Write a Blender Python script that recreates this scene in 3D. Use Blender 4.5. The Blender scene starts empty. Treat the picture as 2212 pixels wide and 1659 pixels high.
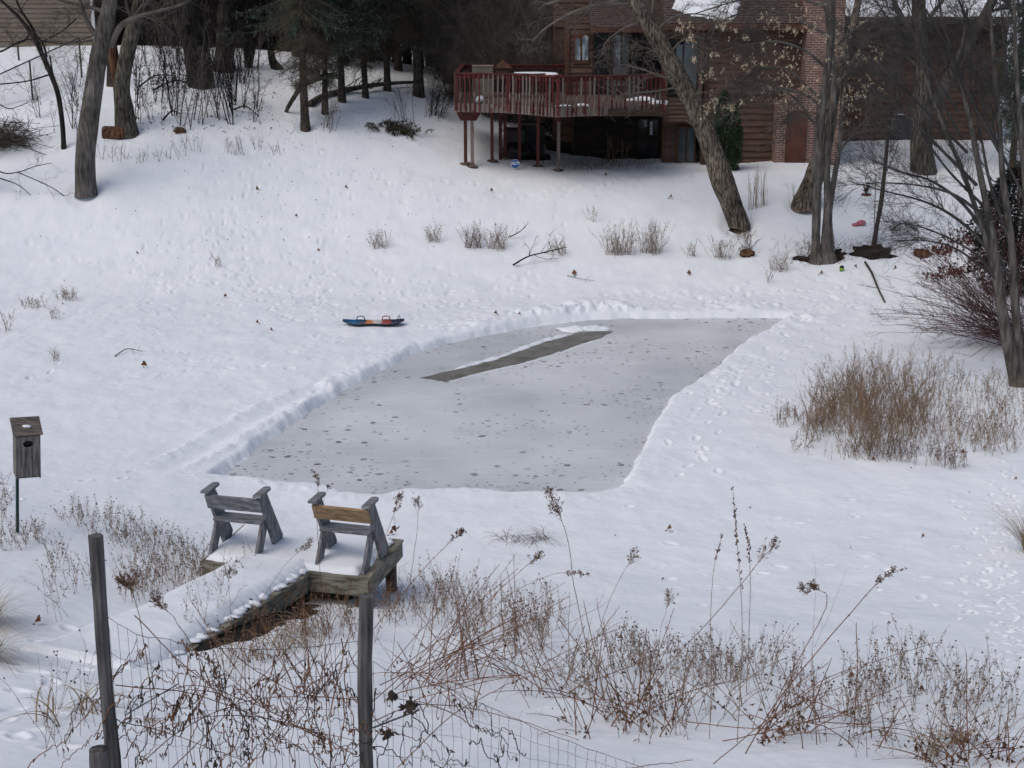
import bpy, bmesh, math, random
import numpy as np
from mathutils import Vector, Matrix, Euler
R_ = math.radians
C = bpy.context.scene
COL = C.collection
# ---------------------------------------------------------------- camera, world, sun, exposure
CAM_H, PITCH, FPX, CX, CY = 9.6, R_(15.7), 3212.0, 1106.0, 829.5   # pixel helpers use a 2212 x 1659 frame
cp, sp = math.cos(PITCH), math.sin(PITCH)
cam = bpy.data.cameras.new('camera'); cam.sensor_width = 36.0
cam.lens = 36.0*FPX/2212.0
cam.clip_start = 0.1; cam.clip_end = 3000
cam_o = bpy.data.objects.new('camera', cam); COL.objects.link(cam_o)
cam_o.location = (0, 0, CAM_H); cam_o.rotation_euler = (R_(90)-PITCH, 0, 0)
C.camera = cam_o
SUN_EL, SUN_AZ = R_(56), R_(-125)     # azimuth measured from +y towards +x
w = bpy.data.worlds.new("World"); C.world = w; w.use_nodes = True
nt = w.node_tree; bg = nt.nodes['Background']
sky = nt.nodes.new('ShaderNodeTexSky'); sky.sky_type = 'NISHITA'; sky.sun_disc = False
sky.sun_elevation = SUN_EL; sky.sun_rotation = SUN_AZ
sky.air_density = 1.0; sky.dust_density = 4.0; sky.ozone_density = 1.0
hsv = nt.nodes.new('ShaderNodeHueSaturation'); hsv.inputs['Saturation'].default_value = 1.0
nt.links.new(sky.outputs[0], hsv.inputs['Color']); nt.links.new(hsv.outputs[0], bg.inputs['Color'])
bg.inputs['Strength'].default_value = 0.10
sl = bpy.data.lights.new('sun', 'SUN'); sl.energy = 0.5; sl.angle = R_(50); sl.color = (1.0, .99, .98)
so = bpy.data.objects.new('sun', sl); COL.objects.link(so)
so.rotation_euler = Euler((R_(90)-SUN_EL, 0, -SUN_AZ+math.pi), 'XYZ')
so.rotation_euler = (Vector((math.sin(SUN_AZ)*math.cos(SUN_EL), math.cos(SUN_AZ)*math.cos(SUN_EL), math.sin(SUN_EL)))).to_track_quat('Z', 'Y').to_euler()
C.view_settings.view_transform = 'Standard'; C.view_settings.look = 'None'
C.view_settings.gamma = 1.0; C.view_settings.exposure = 0.21
C.cycles.use_denoising = True
C.cycles.max_bounces = 6; C.cycles.diffuse_bounces = 4; C.cycles.glossy_bounces = 2; C.cycles.transparent_max_bounces = 6

# ---------------------------------------------------------------- pixel -> world
def ray(px, py):
    u = (np.asarray(px, float)-CX)/FPX; v = -(np.asarray(py, float)-CY)/FPX
    return np.stack([u, cp+v*sp, -sp+v*cp], -1)
CAMP = np.array([0, 0, CAM_H])
def P(px, py, d):                       # point on the ray at depth y = d
    r = ray(px, py); return CAMP + r*(np.asarray(d, float)/r[..., 1])[..., None]
def PZ(px, py, z):                      # point on the ray at height z
    r = ray(px, py); return CAMP + r*((z-CAM_H)/r[..., 2])[..., None]
def scale_at(p):                        # metres per pixel at a point
    return (p[1]*cp-(p[2]-CAM_H)*sp)/FPX
# ---------------------------------------------------------------- noise
def _h(ix, iy, s):
    h = (ix*374761393+iy*668265263+s*1274126177) & 0xffffffff
    h = ((h ^ (h >> 13))*1103515245) & 0xffffffff
    return ((h ^ (h >> 16)) & 0xffff)/65535.0
def vnoise(x, y, s=0):
    xi = np.floor(x).astype(np.int64); yi = np.floor(y).astype(np.int64)
    fx = x-xi; fy = y-yi; fx = fx*fx*(3-2*fx); fy = fy*fy*(3-2*fy)
    a = _h(xi, yi, s); b = _h(xi+1, yi, s); c = _h(xi, yi+1, s); d = _h(xi+1, yi+1, s)
    return (a*(1-fx)+b*fx)*(1-fy)+(c*(1-fx)+d*fx)*fy*1.0
def fbm(x, y, s=0, o=3):
    t = 0; a = .5
    for i in range(o):
        t = t+a*(vnoise(x, y, s+i)*2-1); x = x*2.03; y = y*2.03; a *= .5
    return t
def sstep(a, b, x):
    t = np.clip((x-a)/(b-a), 0, 1); return t*t*(3-2*t)
# ---------------------------------------------------------------- mesh building
ORIG = {}
def link(o, parent=None, loc=None):
    COL.objects.link(o)
    if parent is not None:
        o.parent = parent; ORIG[o.name] = ORIG[parent.name]
    else:
        l = np.array(loc if loc is not None else (0, 0, 0), float)
        o.location = l; ORIG[o.name] = l
    return o
def tag(o, label=None, cat=None, group=None, kind=None):
    if label: o['label'] = label
    if cat: o['category'] = cat
    if group: o['group'] = group
    if kind: o['kind'] = kind
    return o
def thing(name, label, cat, loc, group=None):
    o = bpy.data.objects.new(name, None); o.empty_display_size = .2
    link(o, None, loc); return tag(o, label, cat, group)
def make(name, blocks, mats, parent=None, loc=None, smooth=True):
    """blocks: list of (V, [F arrays], material index); vertices in world space"""
    if not isinstance(mats, (list, tuple)): mats = [mats]
    if isinstance(blocks, tuple): blocks = [blocks]
    blocks = [b for b in blocks if b is not None and len(b[0])]
    V = np.concatenate([b[0] for b in blocks]).astype(float)
    li = []; ls = []; mi = []; off = 0
    for (v, Fs, m) in blocks:
        for F in (Fs if isinstance(Fs, list) else [Fs]):
            F = np.asarray(F, np.int64)
            if F.size == 0: continue
            li.append((F+off).ravel()); ls.append(np.full(len(F), F.shape[1])); mi.append(np.full(len(F), m))
        off += len(v)
    li = np.concatenate(li); ls = np.concatenate(ls); mi = np.concatenate(mi)
    org = ORIG[parent.name] if parent is not None else np.array(loc if loc is not None else (0, 0, 0), float)
    me = bpy.data.meshes.new(name)
    me.vertices.add(len(V)); me.vertices.foreach_set('co', (V-org).astype(np.float32).ravel())
    me.loops.add(len(li)); me.loops.foreach_set('vertex_index', li.astype(np.int32))
    me.polygons.add(len(ls)); st = np.concatenate([[0], np.cumsum(ls)[:-1]])
    me.polygons.foreach_set('loop_start', st.astype(np.int32))
    me.polygons.foreach_set('material_index', mi.astype(np.int32))
    me.polygons.foreach_set('use_smooth', np.full(len(ls), bool(smooth)))
    me.update(calc_edges=True); me.validate()
    for m in mats: me.materials.append(m)
    o = bpy.data.objects.new(name, me)
    return link(o, parent, loc)
def copy_thing(root, loc, rz=0, sc=1.0, label=None):
    r = root.copy(); COL.objects.link(r); r.location = loc; r.rotation_euler = (0, 0, rz); r.scale = (sc, sc, sc)
    ORIG[r.name] = np.array(loc, float)
    if label: r['label'] = label
    for ch in list(root.children):
        c = ch.copy(); COL.objects.link(c); c.parent = r
        for g in ch.children:
            d = g.copy(); COL.objects.link(d); d.parent = c
    return r
def box(c, s, rot=None, bev=.006, mi=0):
    """box centre c, size s, optional 3x3 rotation (columns = axes)"""
    bm = bmesh.new(); bmesh.ops.create_cube(bm, size=1)
    for v in bm.verts: v.co = Vector((v.co.x*s[0], v.co.y*s[1], v.co.z*s[2]))
    if bev > 0:
        bmesh.ops.bevel(bm, geom=bm.edges[:], offset=min(bev, .3*min(s)), segments=1, affect='EDGES', profile=.5)
    return _frombm(bm, c, rot, mi)
def _frombm(bm, c=(0, 0, 0), rot=None, mi=0):
    bm.verts.index_update()
    V = np.array([v.co[:] for v in bm.verts]); d = {}
    for f in bm.faces: d.setdefault(len(f.verts), []).append([v.index for v in f.verts])
    bm.free()
    if rot is not None: V = V @ np.asarray(rot).T
    return (V+np.asarray(c, float), [np.array(x) for x in d.values()], mi)
def beam(a, b, w, h, up=(0, 0, 1), bev=.005, mi=0):
    a = np.asarray(a, float); b = np.asarray(b, float); x = b-a; L = np.linalg.norm(x); x = x/L
    up = np.asarray(up, float); y = np.cross(up, x)
    if np.linalg.norm(y) < 1e-4: y = np.cross((0, 1, 0), x)
    y /= np.linalg.norm(y); z = np.cross(x, y)
    return box((a+b)/2, (L, w, h), np.stack([x, y, z], 1), bev, mi)
def prism(poly, O, ea, eb, ec, w, mi=0):
    """poly in (a,b) extruded +-w/2 along ec"""
    poly = np.asarray(poly, float); O = np.asarray(O, float); ea, eb, ec = map(np.asarray, (ea, eb, ec))
    n = len(poly); base = O+poly[:, :1]*ea+poly[:, 1:]*eb
    V = np.concatenate([base-ec*w/2, base+ec*w/2])
    i = np.arange(n); j = (i+1) % n
    return (V, [np.stack([i, j, j+n, i+n], 1), np.array([list(i[::-1])]), np.array([list(i+n)])], mi)
def lathe(c, prof, n=20, mi=0):
    prof = np.asarray(prof, float); a = np.linspace(0, 2*np.pi, n, endpoint=False); k = len(prof)
    V = np.stack([prof[:, None, 0]*np.cos(a), prof[:, None, 0]*np.sin(a), np.repeat(prof[:, 1:2], n, 1)], -1).reshape(-1, 3)
    F = []
    for r in range(k-1):
        for q in range(n):
            q2 = (q+1) % n; F.append([r*n+q, r*n+q2, (r+1)*n+q2, (r+1)*n+q])
    return (V+np.asarray(c, float), [np.array(F)], mi)
def rotz(a): return np.array([[math.cos(a), -math.sin(a), 0], [math.sin(a), math.cos(a), 0], [0, 0, 1.]])
class Tubes:
    def __init__(s): s.d = {}
    def add(s, P_, R_, sides=3, cap=False):
        P_ = np.asarray(P_, float); R_ = np.asarray(R_, float)
        if P_.ndim == 2: P_ = P_[None]; R_ = R_[None]
        if len(P_): s.d.setdefault((P_.shape[1], sides, cap), []).append((P_, R_))
        return s
    def blocks(s, mi=0):
        out = []
        for (n, k, cap), L in s.d.items():
            Pp = np.concatenate([a for a, _ in L]); Rr = np.concatenate([b for _, b in L]); m = len(Pp)
            T = np.gradient(Pp, axis=1); T /= np.linalg.norm(T, axis=2, keepdims=True)+1e-9
            mean = np.abs(T.mean(1)); ref = np.eye(3)[np.argmin(mean, 1)][:, None, :]
            N1 = np.cross(T, ref); N1 /= np.linalg.norm(N1, axis=2, keepdims=True)+1e-9; N2 = np.cross(T, N1)
            a = np.arange(k)*2*np.pi/k
            V = Pp[:, :, None]+Rr[:, :, None, None]*(np.cos(a)[:, None]*N1[:, :, None]+np.sin(a)[:, None]*N2[:, :, None])
            base = (np.arange(m)*n*k)[:, None, None]; r = (np.arange(n-1)*k)[None, :, None]; q = np.arange(k)[None, None, :]; q2 = (q+1) % k
            F = np.stack([base+r+q, base+r+q2, base+r+k+q2, base+r+k+q], -1).reshape(-1, 4)
            Fs = [F]
            if cap:
                b = np.arange(m)[:, None]*n*k
                Fs.append(b+(n-1)*k+np.arange(k)[None]); Fs.append(b+np.arange(k)[None, ::-1])
            out.append((V.reshape(-1, 3), Fs, mi))
        return out
def unit(v): return v/(np.linalg.norm(v, axis=-1, keepdims=True)+1e-9)
def smooth_path(pts, n):
    """Catmull-Rom resample of a list of points (any dims)"""
    p = np.asarray(pts, float); p = np.concatenate([[2*p[0]-p[1]], p, [2*p[-1]-p[-2]]]); m = len(p)-3
    t = np.linspace(0, m-1e-6, n); i = t.astype(int); f = (t-i)[:, None]
    a, b, c, d = p[i], p[i+1], p[i+2], p[i+3]
    return .5*((2*b)+(c-a)*f+(2*a-5*b+4*c-d)*f**2+(-a+3*b-3*c+d)*f**3)
def sprout(rng, Pp, Rr, k, t0=.3, t1=1., ang=(30, 60), L=(.3, .6), up=.2, wig=.1, rr=.5, rmin=.002, n=5, curl=0., taper=.45, shrink=.4):
    m, N, _ = Pp.shape
    if m == 0: return np.zeros((0, n, 3)), np.zeros((0, n))
    idx = np.repeat(np.arange(m), k); t = rng.uniform(t0, t1, m*k); f = t*(N-1)-1e-6; i = np.clip(f.astype(int), 0, N-2); g = (f-i)[:, None]
    a = Pp[idx, i]; b = Pp[idx, i+1]; pos = a*(1-g)+b*g; tan = unit(b-a)
    ra = Rr[idx, i]*(1-g[:, 0])+Rr[idx, i+1]*g[:, 0]
    v = rng.normal(size=(m*k, 3)); v -= (v*tan).sum(1, keepdims=True)*tan; v = unit(v)
    an = np.radians(rng.uniform(ang[0], ang[1], m*k))[:, None]
    d = unit(np.cos(an)*tan+np.sin(an)*v+np.array([0, 0, up]))
    Lc = rng.uniform(L[0], L[1], m*k)*(1-shrink*(t-t0)/max(t1-t0, 1e-6))
    s = np.linspace(0, 1, n)
    Q = pos[:, None]+d[:, None]*(Lc[:, None]*s)[:, :, None]
    W = np.cumsum(rng.normal(size=(m*k, n, 3)), 1)*s[None, :, None]**.5; W -= W[:, :1]
    Q = Q+W*(wig*Lc/n)[:, None, None]
    Q[:, :, 2] += curl*Lc[:, None]*s**2
    r = np.clip(ra*rr, rmin, None)[:, None]*np.linspace(1, taper, n)[None]
    return Q, r
def octas(Pc, r, mi=0, stretch=1.0):
    Pc = np.asarray(Pc, float); m = len(Pc); r = np.broadcast_to(np.asarray(r, float), (m,))
    D = np.array([[1, 0, 0], [-1, 0, 0], [0, 1, 0], [0, -1, 0], [0, 0, stretch], [0, 0, -stretch]], float)
    V = Pc[:, None]+D[None]*r[:, None, None]
    F = np.array([[0, 2, 4], [2, 1, 4], [1, 3, 4], [3, 0, 4], [2, 0, 5], [1, 2, 5], [3, 1, 5], [0, 3, 5]])
    return (V.reshape(-1, 3), [(np.arange(m)[:, None, None]*6+F).reshape(-1, 3)], mi)
def leaves(rng, Pc, L, w, direc=None, spread=1.0, mi=0, bend=.25):
    """diamond leaves as two triangles folded along the rib"""
    Pc = np.asarray(Pc, float); m = len(Pc)
    d = rng.normal(size=(m, 3))*spread
    if direc is not None: d = d+np.asarray(direc)
    d = unit(d); s = unit(np.cross(d, rng.normal(size=(m, 3)))); nn = np.cross(d, s)
    Lr = (L*rng.uniform(.6, 1.3, m))[:, None]; wr = (w*rng.uniform(.6, 1.3, m))[:, None]
    V = np.stack([Pc, Pc+d*Lr*.5+s*wr*.5+nn*wr*bend, Pc+d*Lr, Pc+d*Lr*.5-s*wr*.5+nn*wr*bend], 1)
    b = np.arange(m)[:, None]*4
    return (V.reshape(-1, 3), [np.concatenate([b+[0, 1, 2], b+[0, 2, 3]])], mi)
def blob(c, r, seed=0, rough=.2, n=3, mi=0, rot=None):
    bm = bmesh.new(); bmesh.ops.create_icosphere(bm, subdivisions=n, radius=1)
    V = np.array([v.co[:] for v in bm.verts]); F = np.array([[v.index for v in f.verts] for f in bm.faces]); bm.free()
    k = 1+rough*fbm(V[:, 0]*1.7+V[:, 2]*1.3+seed*7.1, V[:, 1]*1.7-V[:, 2]*.9+seed*3.3, seed, 3)*2
    V = V*k[:, None]*np.asarray(r, float)
    if rot is not None: V = V @ np.asarray(rot).T
    return (V+np.asarray(c, float), [F], mi)

# ---------------------------------------------------------------- materials
def mk(name, c1, c2=None, scale=4., rough=.8, bump=0., bscale=20., stretch=(1, 1, 1), lo=.35, hi=.65, spec=.3, detail=4., c3=None, rnd=0., metal=0.):
    m = bpy.data.materials.new(name); m.use_nodes = True; t = m.node_tree; N = t.nodes; L = t.links
    b = N['Principled BSDF']; b.inputs['Roughness'].default_value = rough; b.inputs['Specular IOR Level'].default_value = spec
    b.inputs['Metallic'].default_value = metal
    col = None
    tc = N.new('ShaderNodeTexCoord'); mp = N.new('ShaderNodeMapping'); mp.inputs['Scale'].default_value = stretch
    L.new(tc.outputs['Object'], mp.inputs['Vector'])
    if c2 is not None:
        nz = N.new('ShaderNodeTexNoise'); nz.inputs['Scale'].default_value = scale; nz.inputs['Detail'].default_value = detail
        L.new(mp.outputs[0], nz.inputs['Vector'])
        r = N.new('ShaderNodeValToRGB'); r.color_ramp.elements[0].position = lo; r.color_ramp.elements[1].position = hi
        r.color_ramp.elements[0].color = (*c1, 1); r.color_ramp.elements[1].color = (*c2, 1)
        if c3 is not None:
            e = r.color_ramp.elements.new((lo+hi)/2); e.color = (*c3, 1)
        L.new(nz.outputs['Fac'], r.inputs[0]); col = r.outputs[0]
    if rnd > 0:
        oi = N.new('ShaderNodeObjectInfo'); h = N.new('ShaderNodeHueSaturation')
        mr = N.new('ShaderNodeMapRange'); mr.inputs['To Min'].default_value = 1-rnd; mr.inputs['To Max'].default_value = 1+rnd
        L.new(oi.outputs['Random'], mr.inputs['Value']); L.new(mr.outputs[0], h.inputs['Value'])
        if col is not None: L.new(col, h.inputs['Color'])
        else: h.inputs['Color'].default_value = (*c1, 1)
        col = h.outputs[0]
    if col is not None: L.new(col, b.inputs['Base Color'])
    else: b.inputs['Base Color'].default_value = (*c1, 1)
    if bump > 0:
        n2 = N.new('ShaderNodeTexNoise'); n2.inputs['Scale'].default_value = bscale; n2.inputs['Detail'].default_value = 5
        L.new(mp.outputs[0], n2.inputs['Vector'])
        bp = N.new('ShaderNodeBump'); bp.inputs['Strength'].default_value = 1; bp.inputs['Distance'].default_value = bump
        L.new(n2.outputs['Fac'], bp.inputs['Height']); L.new(bp.outputs[0], b.inputs['Normal'])
    return m
# ---------------------------------------------------------------- terrain
CP = []
def cpt(px, py, d): CP.append(P(px, py, d))
for x in (1000, 1300, 1600):
    for y, d in ((400, 50.5), (365, 52)): cpt(x, y, d)
for x in (600, 1106, 1600):
    for y, d in ((480, 48.3), (560, 46), (640, 43.3), (700, 39.8), (800, 34.8), (900, 31), (1000, 27.8), (1100, 25.2), (1200, 22.9)): cpt(x, y, d)
for x in (1106, 1650, 2150):
    for y, d in ((1300, 20.0), (1400, 16.6), (1500, 14.1), (1659, 11.3), (1800, 9.2)): cpt(x, y, d)
for y, d in ((700, 38.6), (800, 34.5), (900, 30.8), (1000, 27.6), (1100, 24.9), (1200, 22.4)): cpt(2150, y, d)
for x, y, d in ((2150, 560, 45), (2000, 480, 48.5), (2000, 365, 54), (1950, 299, 58.6), (2180, 298, 59), (1690, 345, 53.4), (1850, 312, 58.0), (1480, 359, 54.6), (1300, 350, 55.5), (1150, 343, 55.0), (1600, 368, 53.8), (1780, 560, 46)): cpt(x, y, d)
for x, y, d in ((60, 1659, 10.9), (60, 1500, 13.6), (100, 1415, 15.4), (100, 1300, 18), (46, 1150, 21.5), (60, 1080, 24.2), (60, 1000, 27.4), (60, 900, 30.8), (60, 800, 34.6),
                (100, 700, 39.6), (100, 640, 43), (100, 560, 46), (185, 415, 48.5), (150, 320, 51), (200, 200, 56.5), (180, 112, 63), (60, 100, 66),
                (370, 1418, 16.2), (560, 1400, 16.2), (700, 1330, 18.5), (875, 1300, 20.4), (420, 1260, 20.2), (640, 1659, 11.1), (640, 1500, 13.9),
                (430, 180, 57.5), (400, 290, 52), (560, 112, 64), (600, 290, 53), (600, 200, 57), (660, 275, 53.6), (800, 215, 57.2), (900, 300, 53.6), (880, 200, 59.5), (960, 163, 65),
                (1063, 352, 53), (1050, 300, 56), (800, 400, 50.3)): cpt(x, y, d)
for x, y, z in ((-45, 77, 5.6), (-25, 77, 5.2), (-12, 77, 4.8), (0, 78, 4.4), (20, 75, 4.4), (45, 75, 4.2), (-45, 100, 4), (-20, 100, 3.6), (0, 110, 3.6), (45, 105, 3.8), (-60, 50, 4.4), (-50, 30, 1.6), (-40, 15, 2.6),
                (50, 50, 2.2), (45, 30, .6), (35, 15, 2.2), (-25, -10, 6.6), (0, -10, 6.8), (25, -10, 6.6), (-12, 4, 5.4), (12, 4, 5.3), (0, 4, 5.4), (0, 150, 3.4), (-70, 150, 3.6), (70, 150, 3.4), (90, 60, 4), (-90, 60, 5.5)):
    CP.append(np.array([x, y, z], float))
CP = np.array(CP)
def _tps_fit(c, lam=.02):
    n = len(c); S = 20.0; xy = c[:, :2]/S
    r2 = ((xy[:, None]-xy[None])**2).sum(-1); K = .5*r2*np.log(r2+1e-12); K[np.arange(n), np.arange(n)] = lam
    Q = np.c_[np.ones(n), xy]; A = np.block([[K, Q], [Q.T, np.zeros((3, 3))]])
    return np.linalg.solve(A, np.r_[c[:, 2], 0, 0, 0])
TW = _tps_fit(CP)
def tps(x, y):
    x = np.asarray(x, float); sh = x.shape; q = np.stack([x.ravel(), np.asarray(y, float).ravel()], 1)/20.0; out = np.empty(len(q)); c = CP[:, :2]/20.0
    for i in range(0, len(q), 40000):
        p = q[i:i+40000]; r2 = ((p[:, None]-c[None])**2).sum(-1)
        out[i:i+40000] = (.5*r2*np.log(r2+1e-12)) @ TW[:-3]+TW[-3]+p @ TW[-2:]
    return out.reshape(sh)
LX = np.arange(-70, 70.01, .25); LY = np.arange(-15, 130.01, .25)
LZ = tps(*np.meshgrid(LX, LY))
_gy, _gx = np.meshgrid(LY, LX, indexing='ij')
# the pond basin is level: nothing below its snow sheet
LZ = np.where(_gy > 12, np.maximum(LZ, .16), LZ)
_far = sstep(100, 128, _gy); LZ = LZ*(1-_far)+3.5*_far
def bz(x, y):
    x = np.asarray(x, float); y = np.asarray(y, float)
    fx = np.clip((x-LX[0])/.25, 0, len(LX)-1.001); fy = np.clip((y-LY[0])/.25, 0, len(LY)-1.001)
    i = fx.astype(int); j = fy.astype(int); a = fx-i; b = fy-j
    return (LZ[j, i]*(1-a)+LZ[j, i+1]*a)*(1-b)+(LZ[j+1, i]*(1-a)+LZ[j+1, i+1]*a)*b
_TD = np.concatenate([np.arange(6, 30, .05), np.arange(30, 125, .15)])
def G(px, py):                          # pixel(s) -> point on the ground
    px = np.atleast_1d(np.asarray(px, float)); py = np.atleast_1d(np.asarray(py, float))
    r = ray(px, py); r = r/r[:, 1:2]
    out = np.empty((len(px), 3))
    for k in range(0, len(px), 200):
        rr = r[k:k+200]; Q = CAMP+rr[:, None]*_TD[None, :, None]
        below = Q[:, :, 2] <= bz(Q[:, :, 0], Q[:, :, 1]); i = np.argmax(below, 1); i[~below.any(1)] = len(_TD)-1
        out[k:k+200] = Q[np.arange(len(rr)), i]
    return out
def G1(px, py): return G(px, py)[0]
# rink outline (frame pixels on the level ice)
RINK_PX = [(452, 1044), (515, 995), (560, 960), (640, 902), (700, 862), (745, 836), (790, 813), (880, 767), (960, 742), (1060, 719), (1150, 703), (1230, 692), (1262, 687), (1330, 686), (1450, 687),
           (1560, 686), (1650, 685), (1712, 687), (1685, 703), (1640, 730), (1592, 760), (1550, 800), (1500, 836), (1460, 860), (1436, 890), (1420, 922), (1397, 960), (1385, 990),
           (1366, 1028), (1354, 1050), (1336, 1066), (1300, 1076), (1270, 1080), (1200, 1078), (1074, 1074), (960, 1070), (894, 1070), (820, 1083), (735, 1080), (700, 1064), (648, 1058), (594, 1055), (530, 1048)]
RINK = np.array([PZ(a, b, 0.0)[:2] for a, b in RINK_PX])
def sdpoly(x, y, poly):
    d = np.full(x.shape, 1e9); ins = np.zeros(x.shape, bool)
    for k in range(len(poly)):
        a = poly[k]; b = poly[(k+1) % len(poly)]; e = b-a; wx = x-a[0]; wy = y-a[1]
        t = np.clip((wx*e[0]+wy*e[1])/(e @ e), 0, 1)
        d = np.minimum(d, (wx-t*e[0])**2+(wy-t*e[1])**2)
        c = ((a[1] <= y) & (b[1] > y)) | ((b[1] <= y) & (a[1] > y))
        ins ^= c & (x < a[0]+(y-a[1])/(b[1]-a[1]+1e-12)*e[0])
    d = np.sqrt(d); return np.where(ins, -d, d)
def sdline(x, y, pts):
    d = np.full(x.shape, 1e9)
    for a, b in zip(pts[:-1], pts[1:]):
        e = b-a; wx = x-a[0]; wy = y-a[1]; t = np.clip((wx*e[0]+wy*e[1])/(e @ e), 0, 1)
        d = np.minimum(d, (wx-t*e[0])**2+(wy-t*e[1])**2)
    return np.sqrt(d)
def gl(px): return np.array([G1(a, b)[:2] for a, b in px])
# one tensor grid: fine where the photo looks, coarse to the horizon
ys = [9.0]
while ys[-1] < 64: ys.append(ys[-1]+max(.02, 5.2e-5*ys[-1]**2))
ys = np.array(ys)
YS = np.concatenate([[-800, -300, -120, -60, -30, -15, -5, 0, 3, 5], np.arange(6, 9, .12), ys, ys[-1]+np.array([.3, .7, 1.2, 2, 3, 4.5, 6, 8, 10, 13, 16, 20, 25, 30, 36, 44, 60, 90, 140, 260, 600, 1400])])
sc = np.linspace(-1.04, 1.04, 800); so_ = 1.04+np.geomspace(.03, 40, 26)
SX = np.concatenate([-so_[::-1], sc, so_])
GX = SX[None]*(.345*np.maximum(YS, 0)[:, None]+3.0+np.maximum(-YS, 0)[:, None]*.3); GY = np.repeat(YS[:, None], len(SX), 1)
Z = bz(GX, GY)
jy = np.where((YS > 9.2) & (YS < 62))[0]; jx = np.where(np.abs(SX) < 1.035)[0]
j0, j1, i0, i1 = jy[0], jy[-1]+1, jx[0], jx[-1]+1
x = GX[j0:j1, i0:i1]; y = GY[j0:j1, i0:i1]
on_pond = (y > 23) & (y < 44)
sd = np.full(x.shape, 50.0); rr = np.where((ys_ := y[:, 0]) > 22)[0]; rr = rr[ys_[rr] < 46]
sd[rr[0]:rr[-1]+1] = sdpoly(x[rr[0]:rr[-1]+1], y[rr[0]:rr[-1]+1], RINK)
sdr = sd.copy()
zz = Z[j0:j1, i0:i1].copy()
# soft drifts and fine unevenness
zz += .07*fbm(x*.45, y*.45, 3, 3)+.030*fbm(x*1.6, y*1.6, 11, 3)*sstep(9, 14, y)+.006*fbm(x*7, y*7, 17, 2)
# trodden, wind-cut texture on the snow round the pond
tro = sstep(27, 34, y)*(1-sstep(45, 51, y))
zz += tro*(.018*np.abs(fbm(x*1.9, y*1.3, 23, 3))*2+.012*sstep(.55, .8, vnoise(x*2.2, y*1.5, 27))*fbm(x*6, y*5, 28, 2))
zz += .010*np.abs(fbm(x*2.4+y*.5, y*.9-x*.2, 29, 3))*sstep(14, 22, y)
# shovelled bank round the rink
left_far = sstep(.5, -3.5, x-(-6.2+(y-24.5)*.62))    # 1 along the left side
far = sstep(38.2, 40.4, y)
along_left = np.clip(1-np.abs(x-(np.interp(y, [25, 28, 31, 34, 37, 40.4], [-5.3, -4.3, -3.7, -2.9, -1.4, 1.9])))/1.8, 0, 1)
lump = .55+.9*vnoise(x*2.3, y*2.3, 31)*vnoise(x*5.1, y*4.1, 32)*1.6
upper = sstep(29.5, 32.5, y)
clod = np.maximum(vnoise(x*4.1, y*3.4, 33), vnoise(x*7.3+9, y*6.1, 34)*.95)-.45
crag = np.abs(fbm(x*5.2, y*4.4, 35, 3))*(1-.75*far)
gapn = sstep(.25, .55, vnoise(x*.8, y*.8, 36))
bank = np.exp(-((sd-.33)/.26)**2)*(along_left*(.025+.055*upper)+far*.035+.015)*(.35+1.9*clod*gapn+1.2*crag)
bank += sstep(.05, .3, sd)*sstep(1.7, .45, sd)*(far*.085*gapn+along_left*upper*.055)*np.clip(.15+1.9*clod+crag, -.3, 1.7)
bank += np.exp(-((sd-.9)/.55)**2)*far*.09*np.exp(-((x-1.0)/1.4)**2)*(.6+.6*clod+crag)
zz += np.where(sd > 0, bank, 0)
# shovel furrow running off the near left corner
FUR = np.array([PZ(a, b, .2)[:2] for a, b in ((300, 1035), (380, 1000), (470, 945), (560, 895), (640, 855), (690, 836))])
df = sdline(x, y, FUR)
fz = sstep(.3, 1.2, np.hypot(x-FUR[0, 0], y-FUR[0, 1]))
zz += fz*np.where(y < 35, -.06*np.exp(-(df/.20)**2)+.05*np.exp(-((df-.42)/.14)**2)*(.1+1.2*vnoise(x*4.5, y*4, 41)+.9*np.abs(fbm(x*9, y*8, 42, 2))), 0)
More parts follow.
